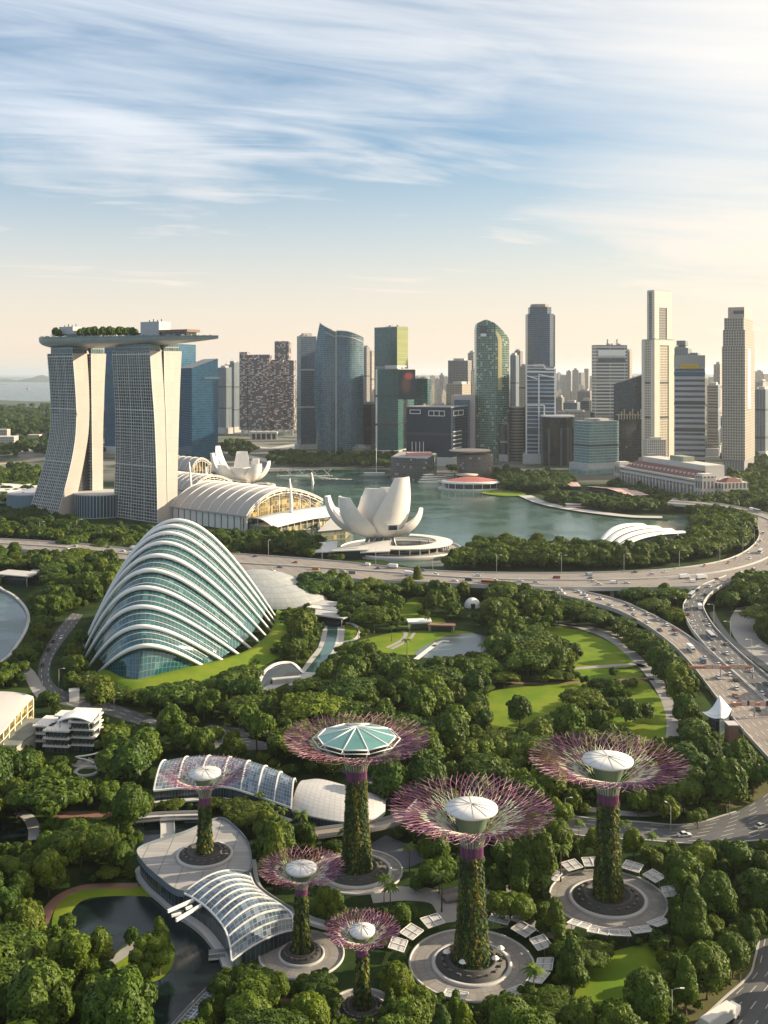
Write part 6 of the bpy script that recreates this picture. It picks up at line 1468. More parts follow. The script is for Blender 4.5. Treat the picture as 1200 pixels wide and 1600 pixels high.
def terraces():
    c = G(95, 1178); t = thing('terraced_building', (c.x, c.y, 0), 'white terraced building of stacked slabs with a small curved cap roof', 'building')
    rz = -.12; ca, sa = math.cos(rz), math.sin(rz)
    sl, gl = MB(), MB()
    for bx, by, w, d, nf in ((13, 12, 18, 13, 5), (-4, 8, 18, 14, 3), (-18, 20, 14, 20, 3), (4, 22, 30, 11, 4)):
        bx += 0; x, y = c.x + bx * .55 * ca - by * .55 * sa, c.y + bx * .55 * sa + by * .55 * ca
        for k in range(nf):
            h = 3.0
            gl.box((x, y, k * h + .02 * (by)), (w * .5, d * .5, h * .8), rz); sl.box((x, y, k * h + h * .8), (w * .6, d * .62, h * .19), rz)
            for s in range(7): sx = (s / 6 - .5) * w * .57; sl.box((x + sx * ca + d * .3 * sa, y + sx * sa - d * .3 * ca, k * h + h * .99), (.12, .12, .9), rz)
    sl.build('floor_slab', offwhite, t); gl.build('glass_storey', MATS['gallery_glass'], t)
    b = MB(); rows = []; zc = 17
    p0 = G(121, 1121, zc)
    for i in range(9): rows.append([p0 + Vector((-6.5 + 13 * i / 8 , -5 + 11 * j / 6, 2.8 * math.sin(math.pi * (.12 + .76 * i / 8)) * (1 - .25 * j / 6) - 1)) for j in range(7)])
    b.grid(rows); b.grid([[p - Vector((0, 0, .4)) for p in r] for r in rows], None, 0, True, True); b.grid([[r[0] for r in rows], [r[0] - Vector((0, 0, .4)) for r in rows]], None, 0, False); b.build('cap_roof', white, t)
    b = MB()
    for dx in (-5.5, 5.5): b.tube((p0.x + dx, p0.y - 4, 14.5), (p0.x + dx, p0.y - 4, zc - .6), .2); b.tube((p0.x + dx, p0.y + 4, 14.5), (p0.x + dx, p0.y + 4, zc - .6), .2)
    b.build('roof_post', steel, t)
terraces()
c = G(116, 1094); t = thing('utility_kiosk', c, 'small white utility kiosk beside the road below the conservatory', 'kiosk'); b = MB(); b.box((c.x, c.y, 0), (4.4, 4, 4.6), .3); b.build('body', white, t); b = MB(); b.box((c.x, c.y, 4.61), (4.7, 4.3, .3), .3); b.build('lid', offwhite, t); b = MB(); b.box((c.x - .6, c.y - 2.02, .2), (1.2, .2, 2.4), .3); b.build('door', steel, t)
c = G(136, 1206); t = thing('loop_sculpture', c, 'white looping sculpture in a small round court below the terraced building', 'sculpture'); b = MB(); b.path([c + Vector((4.2 * math.cos(a), 3 * math.sin(a), 1 + 3.2 * (1 - math.cos(a * .5 + .4)))) for a in [k * 2 * math.pi / 30 for k in range(31)]], .3); b.build('loop', white, t); b = MB(); b.lathe((c.x, c.y, 0), [(5, 0), (5, .5), (3.6, .5), (3.6, 0)], 28); b.build('basin', paleconc, t)
def pav(px, py, w, d, h, rz, lab, roof=paleconc):
    c = G(px, py); t = thing('park_pavilion', c, lab, 'pavilion'); b = MB(); b.box((c.x, c.y, h), (w, d, .7), rz); b.build('roof', roof, t); b = MB(); ca, sa = math.cos(rz), math.sin(rz)
    for sx in (-1, 1):
        for sy in (-1, 1): x, y = sx * w * .44, sy * d * .42; b.tube((c.x + x * ca - y * sa, c.y + x * sa + y * ca, 0), (c.x + x * ca - y * sa, c.y + x * sa + y * ca, h), .3)
    b.build('column', paleconc, t); b = MB(); b.box((c.x, c.y, .03), (w * .7, d * .6, h * .75), rz); b.build('glazed_room', darkglass, t)
pav(502, 956, 24, 14, 5, -.5, 'flat grey pavilion roof farthest up the canal walk'); pav(508, 964, 22, 8, 5, -.5, 'middle flat pavilion roof above the canal walk', offwhite); pav(515, 975, 26, 12, 5.5, -.5, 'nearest flat pavilion roof at the head of the canal walk')
pav(655, 984, 14, 8, 5, .1, 'white trellis pavilion at the top edge of the lily pool lawn', white); pav(690, 986, 16, 6, 3.4, -.1, 'low brown shelter right of the white trellis pavilion', M_brick)
pav(28, 912, 30, 16, 7, -.35, 'grey open-sided pavilion above the river inlet at left'); pav(62, 906, 12, 8, 6, .2, 'small tan house beside the open-sided pavilion at left', cream)
def arch_entry():
    c = G(440, 1070); t = thing('sunken_entrance', c, 'dark glazed entrance under a white arched rim beside the canal walk', 'building'); b = MB(); e = smooth_line([G(x, y, z) for x, y, z in ((402, 1076, .2), (412, 1052, 3), (430, 1038, 5), (455, 1036, 4), (474, 1052, .2))], 6); b.path(e, .5, flat=(1.6, .8)); b.build('rim', white, t)
    b = MB(); b.face([*e][::1]); b.build('glazing', darkglass, t); b = MB(); b.box((c.x + 2, c.y + 4, 0), (14, 4, 2.2), .3); b.build('wall', paleconc, t)
arch_entry()
for px, py, lab in ((738, 948, 'small white dome tent among the trees below the expressway'),):
    c = G(px, py); t = thing('dome_tent', c, lab, 'tent'); b = MB(); b.lathe((c.x, c.y, 0), [(5.2, 0), (5.0, 2), (3.9, 4), (2, 5.4), (.05, 5.8)], 20); b.build('canvas', white, t); b = MB(); b.box((c.x, c.y - 5, 0), (2.6, 1.4, 3)); b.build('doorway', darkglass, t)
def stepped_jets():
    for px, py, L in ((700, 1008, 20), (660, 1026, 14)):
        pass
stepped_jets()
path('pool_weir', [(650, 1030), (668, 1016), (684, 1004)], 3, offwhite, .3); path('pool_weir', [(676, 1010), (690, 1002), (702, 1002)], 2.4, offwhite, .3)
def shell_kiosk():
    c = G(1124, 1142); t = thing('shell_kiosk', (c.x, c.y, 0), 'white pointed shell canopy beside the expressway at right', 'kiosk'); Y = c.y
    ap = A(1124, Y, 1086); l = A(1096, Y - 2, 1112); r = A(1143, Y + 4, 1108); bt = A(1127, Y - 8, 1122)
    def tri(p, q_, s, bul, n=8):
        rows = []
        for i in range(n + 1):
            f = i / n; a = p.lerp(q_, f); b2 = p.lerp(s, f); rows.append([a.lerp(b2, j / n) + Vector((0, -bul * math.sin(math.pi * f * .8) * math.sin(math.pi * j / n), -bul * .6 * math.sin(math.pi * j / n) * f - 2.4 * math.sin(math.pi * f) * (1 - j / n))) for j in range(n + 1)])
        return rows
    b = MB(); b.grid(tri(ap, l, bt, 1.6)); b.grid(tri(ap, bt, r, 1.8)); b.grid(tri(ap, r, A(1118, Y + 8, 1106), 1)); b.build('shell', panels('kiosk_shell', (.80, .79, .78), (.55, .55, .55), .8, .8, .04, .4, .06), t)
    b = MB(); b.prism([(l.x + 3, l.y), (bt.x, bt.y + 2), (r.x - 1, r.y), (ap.x - 2, ap.y + 6)], 0, min(l.z, bt.z) - .4, 0, 0); b.build('glass_base', MATS['gallery_glass'], t)
    c = G(1143, 1158); b = MB(); b.box((c.x, c.y, 0), (4, 5, 7)); t = thing('plant_house', (c.x, c.y, 0), 'small brown block house below the pointed shell canopy', 'building'); b.build('wall', MATS['red_brown_paving'], t); b = MB(); b.box((c.x, c.y, 7.01), (4.4, 5.4, .4)); b.build('roof', paleconc, t)
shell_kiosk()
orange = plain('gantry_orange', (.50, .20, .12), .5, var=.15)
def gantry(a, bb, lab, h=6.0):
    A0, B0 = G(*a), G(*bb); t = thing('road_gantry', A0, lab, 'gantry'); b = MB(); up = Vector((0, 0, h)); b.path([A0 + up, B0 + up], .5, flat=(.55, 1.3)); b.build('beam', orange, t)
    for p in (A0, A0.lerp(B0, .5), B0): b = MB(); b.tube(p, p + up, .3); b.build('post', steel, t)
    b = MB()
    for f in (.3, .42, .7, .82): q_ = A0.lerp(B0, f); b.box((q_.x, q_.y - .6, h - .4), (3.2, .35, 2.0)); b.build('sign_board', plain('sign_cream', (.55, .40, .33), .5), t); b = MB()
    
gantry((1076, 1062), (1176, 1062), 'upper orange sign gantry across the expressway'); gantry((1142, 1122), (1215, 1122), 'lower orange sign gantry by the shell canopy')
# bridge piers under the decks
np_ = 0
for nm, idxs in (('elevated_expressway', range(52, 118, 7)), ('expressway_slip_road', range(6, 46, 7)), ('expressway_slip_road.b', range(12, 40, 9))):
    L, Rr = ROADS[nm]
    for i in idxs:
        for f in ((.88, .3) if nm[0:2] == 'el' else (.5,)):
            p = L[i].lerp(Rr[i], f); b = MB(); b.box((p.x, p.y, 0), (2.2, 2.2, p.z - 1.8)); b.box((p.x, p.y, p.z - 3.0), (5, 3, 1.19)) if False else None
            o = b.build('bridge_pier', concrete, None, cat='bridge pier', group='concrete piers under the elevated roads'); BULKP = globals().setdefault('BULK', []); BULKP.append((o, 'grey concrete pier', (p.x, p.y, p.z * .4), 'under the ' + ('main elevated expressway' if nm[0] == 'e' and 'elev' in nm else 'left slip road' if not nm.endswith('b') else 'right slip road'), None))
# ================================================================ TREES
import numpy as np
BULK = globals().setdefault('BULK', [])
leafm = leaf_mat('leaves', (.068, .112, .008), True, .55, .18)
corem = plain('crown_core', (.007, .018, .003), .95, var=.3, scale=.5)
barkm = plain('bark', (.11, .085, .06), .9, var=.3, scale=1.5)
def lobes_for(kind, r):
    L = []
    if kind == 'round':
        L.append((0, 0, .62, .60, .60, .40))
        for i in range(9): a = i * 2.4 + r.random(); L.append((.42 * math.cos(a), .42 * math.sin(a), .50 + .20 * r.random(), .34 + .1 * r.random(), .34 + .1 * r.random(), .24 + .06 * r.random()))
        for i in range(9): a = i * 2.4 + r.random(); L.append((.62 * math.cos(a), .62 * math.sin(a), .42 + .34 * r.random(), .20 + .08 * r.random(), .20 + .08 * r.random(), .11 + .05 * r.random()))
        for i in range(5): a = i * 1.26 + r.random(); L.append((.25 * math.cos(a), .25 * math.sin(a), .82 + .05 * r.random(), .30, .30, .20))
    elif kind == 'spreading':
        for i in range(13):
            a = i * 2.4 + r.random(); q = .25 + .55 * math.sqrt((i + .5) / 13); L.append((q * math.cos(a), q * math.sin(a), .78 - .22 * q + .08 * r.random(), .36 + .08 * r.random(), .36 + .08 * r.random(), .16 + .05 * r.random()))
        L.append((0, 0, .78, .5, .5, .2))
        for i in range(10): a = i * 2.4 + r.random(); q = .5 + .42 * r.random(); L.append((q * math.cos(a), q * math.sin(a), .60 + .22 * r.random(), .16 + .1 * r.random(), .16 + .1 * r.random(), .07 + .06 * r.random()))
    elif kind == 'tall':
        for i in range(8): f = i / 7; a = i * 2.4 + r.random(); q = .34 * (1 - f * .7); L.append((q * math.cos(a), q * math.sin(a), .34 + .55 * f, .50 - .22 * f, .50 - .22 * f, .17))
        L.append((0, 0, .55, .55, .55, .34))
    elif kind == 'ragged':
        for i in range(12): a = i * 2.4 + r.random(); q = .2 + .6 * r.random(); L.append((q * math.cos(a), q * math.sin(a), .40 + .48 * r.random(), .26 + .12 * r.random(), .26 + .12 * r.random(), .15 + .05 * r.random()))
        L.append((0, 0, .6, .45, .45, .26))
    else:                                                              # twin
        for cx in (-.38, .38):
            L.append((cx, 0, .62, .52, .52, .32))
            for i in range(6): a = i * 1.05 + r.random(); L.append((cx + .32 * math.cos(a), .34 * math.sin(a), .55 + .25 * r.random(), .28, .28, .18))
    return L
def crown_mesh(name, kind, Rr, Hh, nleaf, size, seed, core=True):
    """unit lobes scaled to crown radius Rr and tree height Hh; leaf-sized quads through the outer part of each lobe"""
    r = np.random.default_rng(seed); L = lobes_for(kind, random.Random(seed))
    S3 = np.array([[l[0] * Rr, l[1] * Rr, l[2] * Hh] for l in L]); A3 = np.array([[l[3] * Rr, l[4] * Rr, l[5] * Hh] for l in L])
    wt = (A3[:, 0] * A3[:, 2]); wt = wt / wt.sum()
    pts, nrm, lid = [], [], []
    for k in range(len(L)):
        n = int(nleaf * 1.9 * wt[k]) + 4
        d = r.normal(size=(n, 3)); d /= np.linalg.norm(d, axis=1)[:, None]
        flip = (d[:, 2] < -.25) & (r.random(n) < .75); d[flip, 2] *= -1
        rad = 1 - .30 * r.random(n) ** 2.2
        bump = 1 + .10 * np.sin(d[:, 0] * 7 + k) * np.sin(d[:, 1] * 6 + 2 * k) + .05 * np.sin(d[:, 2] * 11 + k)
        p = S3[k] + d * A3[k] * (rad * bump)[:, None]
        keep = np.ones(n, bool)
        for j in range(len(L)):
            if j == k: continue
            q = ((p - S3[j]) / (A3[j] * .80)); keep &= (q * q).sum(1) > 1
        nn = d / A3[k]; nn /= np.linalg.norm(nn, axis=1)[:, None]
        pts.append(p[keep]); nrm.append(nn[keep]); lid.append(np.full(keep.sum(), k))
    P = np.concatenate(pts); Nn = np.concatenate(nrm); I = np.concatenate(lid)
    if len(P) > nleaf: s = r.permutation(len(P))[:nleaf]; P, Nn, I = P[s], Nn[s], I[s]
    n = len(P); Nn = Nn + r.normal(size=(n, 3)) * .30 + np.array([0, 0, .08]); Nn /= np.linalg.norm(Nn, axis=1)[:, None]
    t = np.cross(Nn, r.normal(size=(n, 3))); t /= np.linalg.norm(t, axis=1)[:, None]; b = np.cross(Nn, t)
    s = (size * (.6 + .8 * r.random(n)))[:, None]
    V = np.stack([P - t * s, P - b * s * .62, P + t * s, P + b * s * .62], 1).reshape(-1, 3)
    lobe_tone = r.random(len(L)); val = np.clip(.50 * lobe_tone[I] + .5 * r.random(n), 0, 1)
    nf = n; faces = np.arange(n * 4, dtype=np.int32); tot = np.full(n, 4, np.int32); mi = np.zeros(n, np.int32)
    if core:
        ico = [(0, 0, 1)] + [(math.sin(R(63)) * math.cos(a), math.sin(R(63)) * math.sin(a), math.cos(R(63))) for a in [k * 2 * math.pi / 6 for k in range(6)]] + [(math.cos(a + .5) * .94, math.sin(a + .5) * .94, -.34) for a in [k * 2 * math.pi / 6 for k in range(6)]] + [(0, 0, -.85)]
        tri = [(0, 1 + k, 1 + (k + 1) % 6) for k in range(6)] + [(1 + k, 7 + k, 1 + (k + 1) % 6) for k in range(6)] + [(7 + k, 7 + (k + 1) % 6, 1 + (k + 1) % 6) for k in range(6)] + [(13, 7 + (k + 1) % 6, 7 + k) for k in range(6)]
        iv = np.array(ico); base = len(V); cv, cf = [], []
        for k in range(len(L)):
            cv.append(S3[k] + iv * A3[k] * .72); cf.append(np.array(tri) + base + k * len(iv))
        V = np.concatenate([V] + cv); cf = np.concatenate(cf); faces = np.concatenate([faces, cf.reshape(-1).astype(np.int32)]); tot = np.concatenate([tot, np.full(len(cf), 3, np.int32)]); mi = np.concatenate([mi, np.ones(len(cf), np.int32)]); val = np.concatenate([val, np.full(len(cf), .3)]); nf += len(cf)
    return V, faces, tot, mi, val
def np_mesh(name, V, faces, tot, mi, val, mats):
    me = bpy.data.meshes.new(name); me.vertices.add(len(V)); me.vertices.foreach_set('co', V.astype(np.float32).ravel())
    me.loops.add(len(faces)); me.loops.foreach_set('vertex_index', faces); me.polygons.add(len(tot))
    st = np.concatenate([[0], np.cumsum(tot)[:-1]]).astype(np.int32); me.polygons.foreach_set('loop_start', st); me.polygons.foreach_set('loop_total', tot)
    me.polygons.foreach_set('material_index', mi); me.update(calc_edges=True)
    a = me.color_attributes.new('leaf', 'FLOAT_COLOR', 'CORNER'); c = np.repeat(val, tot); a.data.foreach_set('color', np.stack([c, c, c, np.ones_like(c)], 1).astype(np.float32).ravel())
    for m in mats: me.materials.append(m)
    return me
def trunk_mesh(kind, Rr, Hh, seed):
    r = random.Random(seed); b = MB(); h = Hh * .48; w = .030 * Hh
    b.path([(0, 0, -.1), (.05 * r.uniform(-1, 1) * Hh * .3, .02, h * .5), (0, 0, h)], [w, w * .75, w * .55], 7)
    for i in range(5):
        a = i * 1.256 + r.random(); e = Vector((math.cos(a) * Rr * .55, math.sin(a) * Rr * .55, Hh * r.uniform(.58, .74)))
        b.path([Vector((0, 0, h * r.uniform(.7, .95))), e * .5 + Vector((0, 0, h * .42)), e], [w * .45, w * .3, w * .12], 5)
    return b.mesh('trunk', [barkm])
SPEC = {'round': (5.6, 11.5), 'spreading': (8.6, 10.5), 'tall': (4.6, 13.5), 'ragged': (5.8, 11.5), 'twin': (7.2, 11.0)}
PROTO = {}
for i, (kd, (rr_, hh_)) in enumerate(SPEC.items()):
    for lod, nl, sz in (('near', 9500 if kd != 'spreading' else 12000, .30), ('mid', 3600, .50)):
        for v in range(2):
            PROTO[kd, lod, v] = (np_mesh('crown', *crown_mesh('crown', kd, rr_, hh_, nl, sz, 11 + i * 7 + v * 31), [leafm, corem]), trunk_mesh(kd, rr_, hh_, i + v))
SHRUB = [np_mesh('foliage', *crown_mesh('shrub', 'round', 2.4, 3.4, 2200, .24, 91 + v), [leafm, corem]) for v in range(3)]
TINTS = [('dark green', (.62, .74, .68)), ('dark green', (.78, .84, .72)), ('green', (1.0, 1.0, .85)), ('green', (1.18, 1.08, .85)), ('yellow-green', (1.55, 1.30, .85)), ('yellow-green', (1.9, 1.45, .9)), ('olive', (1.3, 1.05, .9))]
rt = random.Random(99)
# ---- what has to stay in sight (photo polygons) and where nothing can root
VIS = [
 [(500, 742), (665, 742), (712, 846), (712, 888), (500, 888)],
 [(380, 866), (673, 890), (971, 890), (1130, 872), (1186, 836), (1230, 820), (1230, 905), (1150, 911), (971, 914), (833, 910), (673, 906), (560, 896), (380, 884)],
 [(838, 918), (955, 934), (1010, 956), (1066, 987), (1122, 1030), (1200, 1096), (1260, 1150), (1260, 1240), (1200, 1190), (1146, 1128), (1077, 1038), (1036, 998), (985, 965), (935, 946)],
 [(1134, 898), (1094, 914), (1066, 944), (1073, 974), (1100, 1010), (1146, 1052), (1210, 1110), (1240, 1090), (1190, 1030), (1140, 1000), (1104, 962), (1101, 942), (1124, 918)],
 [(1106, 950), (1140, 950), (1160, 1000), (1215, 1050), (1215, 1075), (1160, 1025), (1116, 985)],
 [(128, 1025), (160, 968), (230, 850), (272, 810), (310, 825), (370, 890), (436, 968), (440, 1000), (400, 1030), (330, 1058), (260, 1066), (212, 1078), (150, 1056)],
 [(372, 896), (420, 904), (470, 935), (472, 948), (430, 950)],
 [(562, 1004), (600, 990), (618, 986), (640, 986), (742, 990), (762, 998), (755, 1012), (735, 1020), (690, 1026), (650, 1028), (600, 1018)], [(630, 938), (646, 930), (660, 950), (634, 960)],
 [(524, 978), (560, 975), (560, 1004), (524, 1006)], [(512, 968), (528, 970), (524, 1005), (505, 1030), (480, 1060), (462, 1068), (500, 1010)], [(486, 944), (520, 940), (528, 972), (500, 972)],
 [(408, 1040), (450, 1032), (476, 1050), (470, 1068), (410, 1080), (398, 1070)],
 [(850, 984), (900, 984), (940, 998), (985, 1030), (985, 1040), (925, 1044), (900, 1040), (915, 1010)], [(842, 974), (900, 976), (955, 994), (1000, 1032), (1032, 1070), (1052, 1110), (1054, 1152), (1040, 1150), (1010, 1062), (960, 1002)],
 [(900, 1048), (985, 1044), (1008, 1058), (930, 1062)], [(760, 1082), (800, 1070), (870, 1068), (912, 1066), (880, 1100), (850, 1120), (800, 1138), (772, 1130)], [(1000, 1064), (1022, 1082), (1044, 1112), (1044, 1148), (1012, 1152), (975, 1136), (960, 1120)],
 [(236, 1188), (262, 1182), (310, 1180), (400, 1196), (462, 1216), (500, 1212), (606, 1244), (604, 1270), (570, 1298), (520, 1296), (452, 1276), (360, 1246), (240, 1250)],
 [(500, 1292), (660, 1252), (664, 1270), (600, 1302), (500, 1312)],
 [(210, 1326), (300, 1298), (345, 1272), (392, 1310), (402, 1380), (466, 1420), (466, 1460), (366, 1512), (340, 1512), (280, 1440), (220, 1390)],
 [(112, 1418), (150, 1400), (212, 1400), (180, 1460), (130, 1460)], [(274, 1440), (340, 1500), (352, 1510), (318, 1545), (300, 1600), (258, 1605), (250, 1560), (280, 1500)], [(62, 1450), (66, 1420), (104, 1388), (215, 1376), (215, 1390), (120, 1400), (85, 1440)],
 [(215, 1280), (300, 1276), (300, 1300), (235, 1318)], [(-20, 1286), (30, 1288), (58, 1268), (62, 1312), (-20, 1318)], [(90, 1266), (220, 1262), (220, 1276), (90, 1278)],
 [(1000, 1278), (1075, 1282), (1150, 1268), (1210, 1240), (1210, 1316), (1075, 1316), (960, 1308)],
 [(900, 1272), (1000, 1280), (1000, 1312), (905, 1306)],
 [(1180, 1470), (1230, 1440), (1230, 1660), (1085, 1660), (1080, 1602), (1128, 1556), (1172, 1522)],
 [(900, 1545), (945, 1500), (1010, 1480), (1030, 1500), (1000, 1550), (940, 1600), (895, 1600)],
 [(-10, 905), (12, 915), (40, 945), (48, 970), (40, 1000), (0, 1040)], [(100, 960), (132, 952), (128, 975), (92, 1025), (88, 1080), (66, 1080), (58, 1040), (72, 1005)],
 [(-10, 1076), (54, 1080), (54, 1112), (88, 1120), (96, 1106), (122, 1098), (152, 1118), (148, 1180), (60, 1182), (40, 1150), (0, 1182)], [(104, 1072), (126, 1072), (126, 1098), (104, 1098)], [(122, 1192), (152, 1188), (152, 1222), (122, 1222)],
 [(180, 1100), (240, 1116), (240, 1140), (170, 1126)],
 [(1092, 1080), (1146, 1080), (1152, 1160), (1132, 1160), (1120, 1136), (1094, 1118)],
 [(0, 895), (60, 895), (70, 930), (20, 930)], [(726, 930), (752, 930), (752, 952), (726, 952)], [(635, 965), (740, 972), (740, 990), (640, 988)],
 [(565, 1330), (640, 1318), (668, 1350), (610, 1400), (588, 1400)], [(575, 1390), (640, 1392), (690, 1400), (725, 1425), (700, 1440)],
 [(905, 926), (935, 921), (960, 932), (938, 936)],
]
def ell(cx, cy, rx, ry): return [(cx + rx * math.cos(a), cy + ry * math.sin(a)) for a in [k * 2 * math.pi / 20 for k in range(20)]]
for key, rp, trunk in (('gilt', 15.5, 42), ('right', 16.5, 34), ('teal', 11.5, 34), ('ring', 10.0, 24), ('front', 0, 46)):
    c = TW[key]; px, py = PIX(c); s = F / c.y
    if rp: VIS.append(ell(px, py, rp * s, rp * s * (py - HY) / F))
    VIS.append([(px - trunk / 2, py - 170 * s / 6), (px + trunk / 2, py - 170 * s / 6), (px + trunk / 2 + 6, py + 10), (px - trunk / 2 - 6, py + 10)])
for o, px, py, nm in PANELS:
    if not (nm == 'central' and py > 1535): VIS.append(ell(px, py + 2, 15, 10))
BASE_NO = list(VIS)
for k, (L, Rr) in ROADS.items():
    q = [PIX(p) for p in list(L) + list(Rr)[::-1]]
    if k.startswith('elevated') or 'slip' in k: q = [PIX((p.x, p.y, 0)) for p in list(L) + list(Rr)[::-1]]
    BASE_NO.append(q)
BASE_NO += [[(140, 1060), (212, 1082), (330, 1062), (440, 1010), (440, 950), (280, 900), (120, 960)], [(-300, 915), (44, 915), (48, 985), (0, 1050), (-300, 1080)], pond, [(200, 1278), (335, 1270), (335, 1300), (230, 1326)], [(-60, 1282), (60, 1286), (60, 1326), (-60, 1330)],
 [(640, 975), (770, 985), (770, 1030), (640, 1036)], [(380, 900), (480, 930), (480, 960), (400, 960)], [(150, 1505), (280, 1540), (270, 1680), (225, 1680)]]
bb = [(min(x for x, y in P), max(x for x, y in P), min(y for x, y in P), max(y for x, y in P)) for P in VIS]; bn = [(min(x for x, y in P), max(x for x, y in P), min(y for x, y in P), max(y for x, y in P)) for P in BASE_NO]
def hit(x, y, PS, BS): return any(b[0] <= x <= b[1] and b[2] <= y <= b[3] and inpoly(x, y, P) for P, b in zip(PS, BS))
def clear(px, py, r, h):
    p = G(px, py); s = F / p.y
    if hit(px, py, BASE_NO, bn): return False
    for dx, fz in ((0, .98), (-.8, .62), (.8, .62), (0, .6), (0, .8), (-.45, .6), (.45, .6), (-.5, .9), (.5, .9), (-.7, .38), (.7, .38), (0, .3)):
        if hit(px + dx * r * s, py - fz * h * s, VIS, bb): return False
    return True
TREES = []
cell = {}
def far_enough(p, r, f=.78):
    i, j = int(p.x // 20), int(p.y // 20)
    for a in range(i - 1, i + 2):
        for b in range(j - 1, j + 2):
            for (q, r2) in cell.get((a, b), ()):
                if (q - p).length < (r + r2) * f: return False
    return True
def add_tree(px, py, kd, sc, tint=None, force=False, f=.78):
    r, h = SPEC[kd][0] * sc, SPEC[kd][1] * sc; p = G(px, py)
    if not force and (not clear(px, py, r, h) or not far_enough(p, r, f)): return False
    cell.setdefault((int(p.x // 20), int(p.y // 20)), []).append((p, r)); TREES.append((p, kd, sc, tint if tint is not None else rt.choice((0, 1, 1, 2, 2, 2, 3, 3, 4, 6)))); return True
# trees that can be told apart in the photograph
for a in ((812, 1135, 'round', 1.15, 1), (940, 1082, 'spreading', .62, 1), (962, 1118, 'twin', .78, 0), (985, 1135, 'round', .95, 0), (1010, 1130, 'round', .7, 1), (905, 1142, 'twin', .8, 0), (880, 1145, 'round', .8, 0), (935, 1148, 'round', .85, 1), (958, 1060, 'round', .45, 0), (930, 1098, 'twin', .62, 1),
          (1105, 1562, 'round', 1.12, 3), (1072, 1588, 'tall', .95, 2), (1012, 1625, 'round', 1.2, 2), (1145, 1530, 'round', .9, 2), (965, 1655, 'round', 1.0, 3), (908, 1640, 'round', .95, 3), (1170, 1500, 'tall', .85, 1),
          (868, 1470, 'tall', .85, 3), (1046, 1288, 'round', .74, 5), (1090, 1295, 'twin', .62, 3), (990, 1342, 'round', .78, 4), (930, 1335, 'round', .72, 5), (250, 1525, 'tall', 1.0, 2), (232, 1545, 'ragged', .95, 3), (205, 1480, 'round', .42, 0), (140, 1520, 'round', .72, 3),
          (60, 1645, 'round', 1.75, 2), (185, 1672, 'round', 1.65, 1), (-15, 1570, 'spreading', 1.5, 2), (120, 1560, 'ragged', 1.25, 3), (40, 1500, 'round', 1.2, 6), (112, 1082, 'round', .80, 3), (90, 1128, 'round', .6, 2), (540, 900, 'round', .0, 1) if False else (652, 925, 'tall', 1.25, 6), (520, 918, 'round', 1.05, 4), (540, 920, 'round', .85, 4), (285, 1180, 'round', 1.0, 2), (318, 1186, 'round', 1.0, 3), (370, 1192, 'round', .78, 3), (190, 1160, 'tall', .65, 3), (225, 1165, 'round', .75, 3)):
    add_tree(*a, force=True)
def poly_area_samples():
    out = []
    for y0, y1, n in ((1330, 1780, 9000), (1160, 1330, 6000), (1040, 1160, 5000), (960, 1040, 4500), (900, 960, 4500), (862, 900, 2500)):
        out.append((y0, y1, n))
    return out
for pas, (smin, smax) in enumerate(((1.05, 1.5), (.75, 1.05), (.5, .75), (.34, .5))):
    for y0, y1, n in poly_area_samples():
        for _ in range(n // 3):
            px = rt.uniform(-240, 1440); py = math.exp(rt.uniform(math.log(y0), math.log(y1)))
            near = py > 1330
            kd = rt.choice(('round', 'round', 'ragged', 'tall', 'twin', 'spreading')) if near else rt.choice(('round', 'spreading', 'spreading', 'twin', 'round', 'ragged'))
            if py < 960: kd = rt.choice(('round', 'spreading', 'twin'))
            if 950 < px and 1150 < py < 1560 and kd == 'spreading': kd = 'round'
            add_tree(px, py, kd, rt.uniform(smin, smax) * (.95 if near else 1.0), None, False, (.80, .74, .68, .62)[pas])
# shrubs fill the gaps
SHR = []
for _ in range(9000):
    px = rt.uniform(-40, 1240); py = math.exp(rt.uniform(math.log(1040), math.log(1660)))
    sc = rt.uniform(.55, 1.25); r, h = 2.4 * sc, 3.4 * sc; p = G(px, py)
    if clear(px, py, r, h) and far_enough(p, r, .55):
        cell.setdefault((int(p.x // 20), int(p.y // 20)), []).append((p, r)); SHR.append((p, sc, rt.choice((0, 1, 2, 3, 4, 6))))
for (a, b_) in (((438, 960), (470, 1000)), ((470, 1000), (440, 1035)), ((445, 962), (430, 950))):    # hedge on the dome bank, yellow light put into its tints
    for k in range(16):
        f = k / 15; p = G(a[0] + (b_[0] - a[0]) * f + rt.uniform(-6, 6), a[1] + (b_[1] - a[1]) * f + rt.uniform(-4, 4)); SHR.append((p, rt.uniform(.6, 1.1), rt.choice((4, 5, 5, 3))))
def size_in_view(p, s): return s / p.y if -40 < PIX(p)[0] < 1240 else 0
TREES.sort(key=lambda t: -size_in_view(t[0], SPEC[t[1]][0] * t[2]))
SHR.sort(key=lambda t: -size_in_view(t[0], t[1]))
print('TREES', len(TREES), 'SHRUBS', len(SHR))
KW = {'round': 'round-crowned', 'spreading': 'broad umbrella-crowned', 'tall': 'tall narrow', 'ragged': 'ragged-crowned', 'twin': 'twin-domed'}
NT_ = 300; used = {}
def inside_view(p, h):
    x, y = PIX(p); y2 = PIX((p.x, p.y, h))[1]; return -30 < x < 1230 and y2 < 1600
stuffT = []
cnt = 0
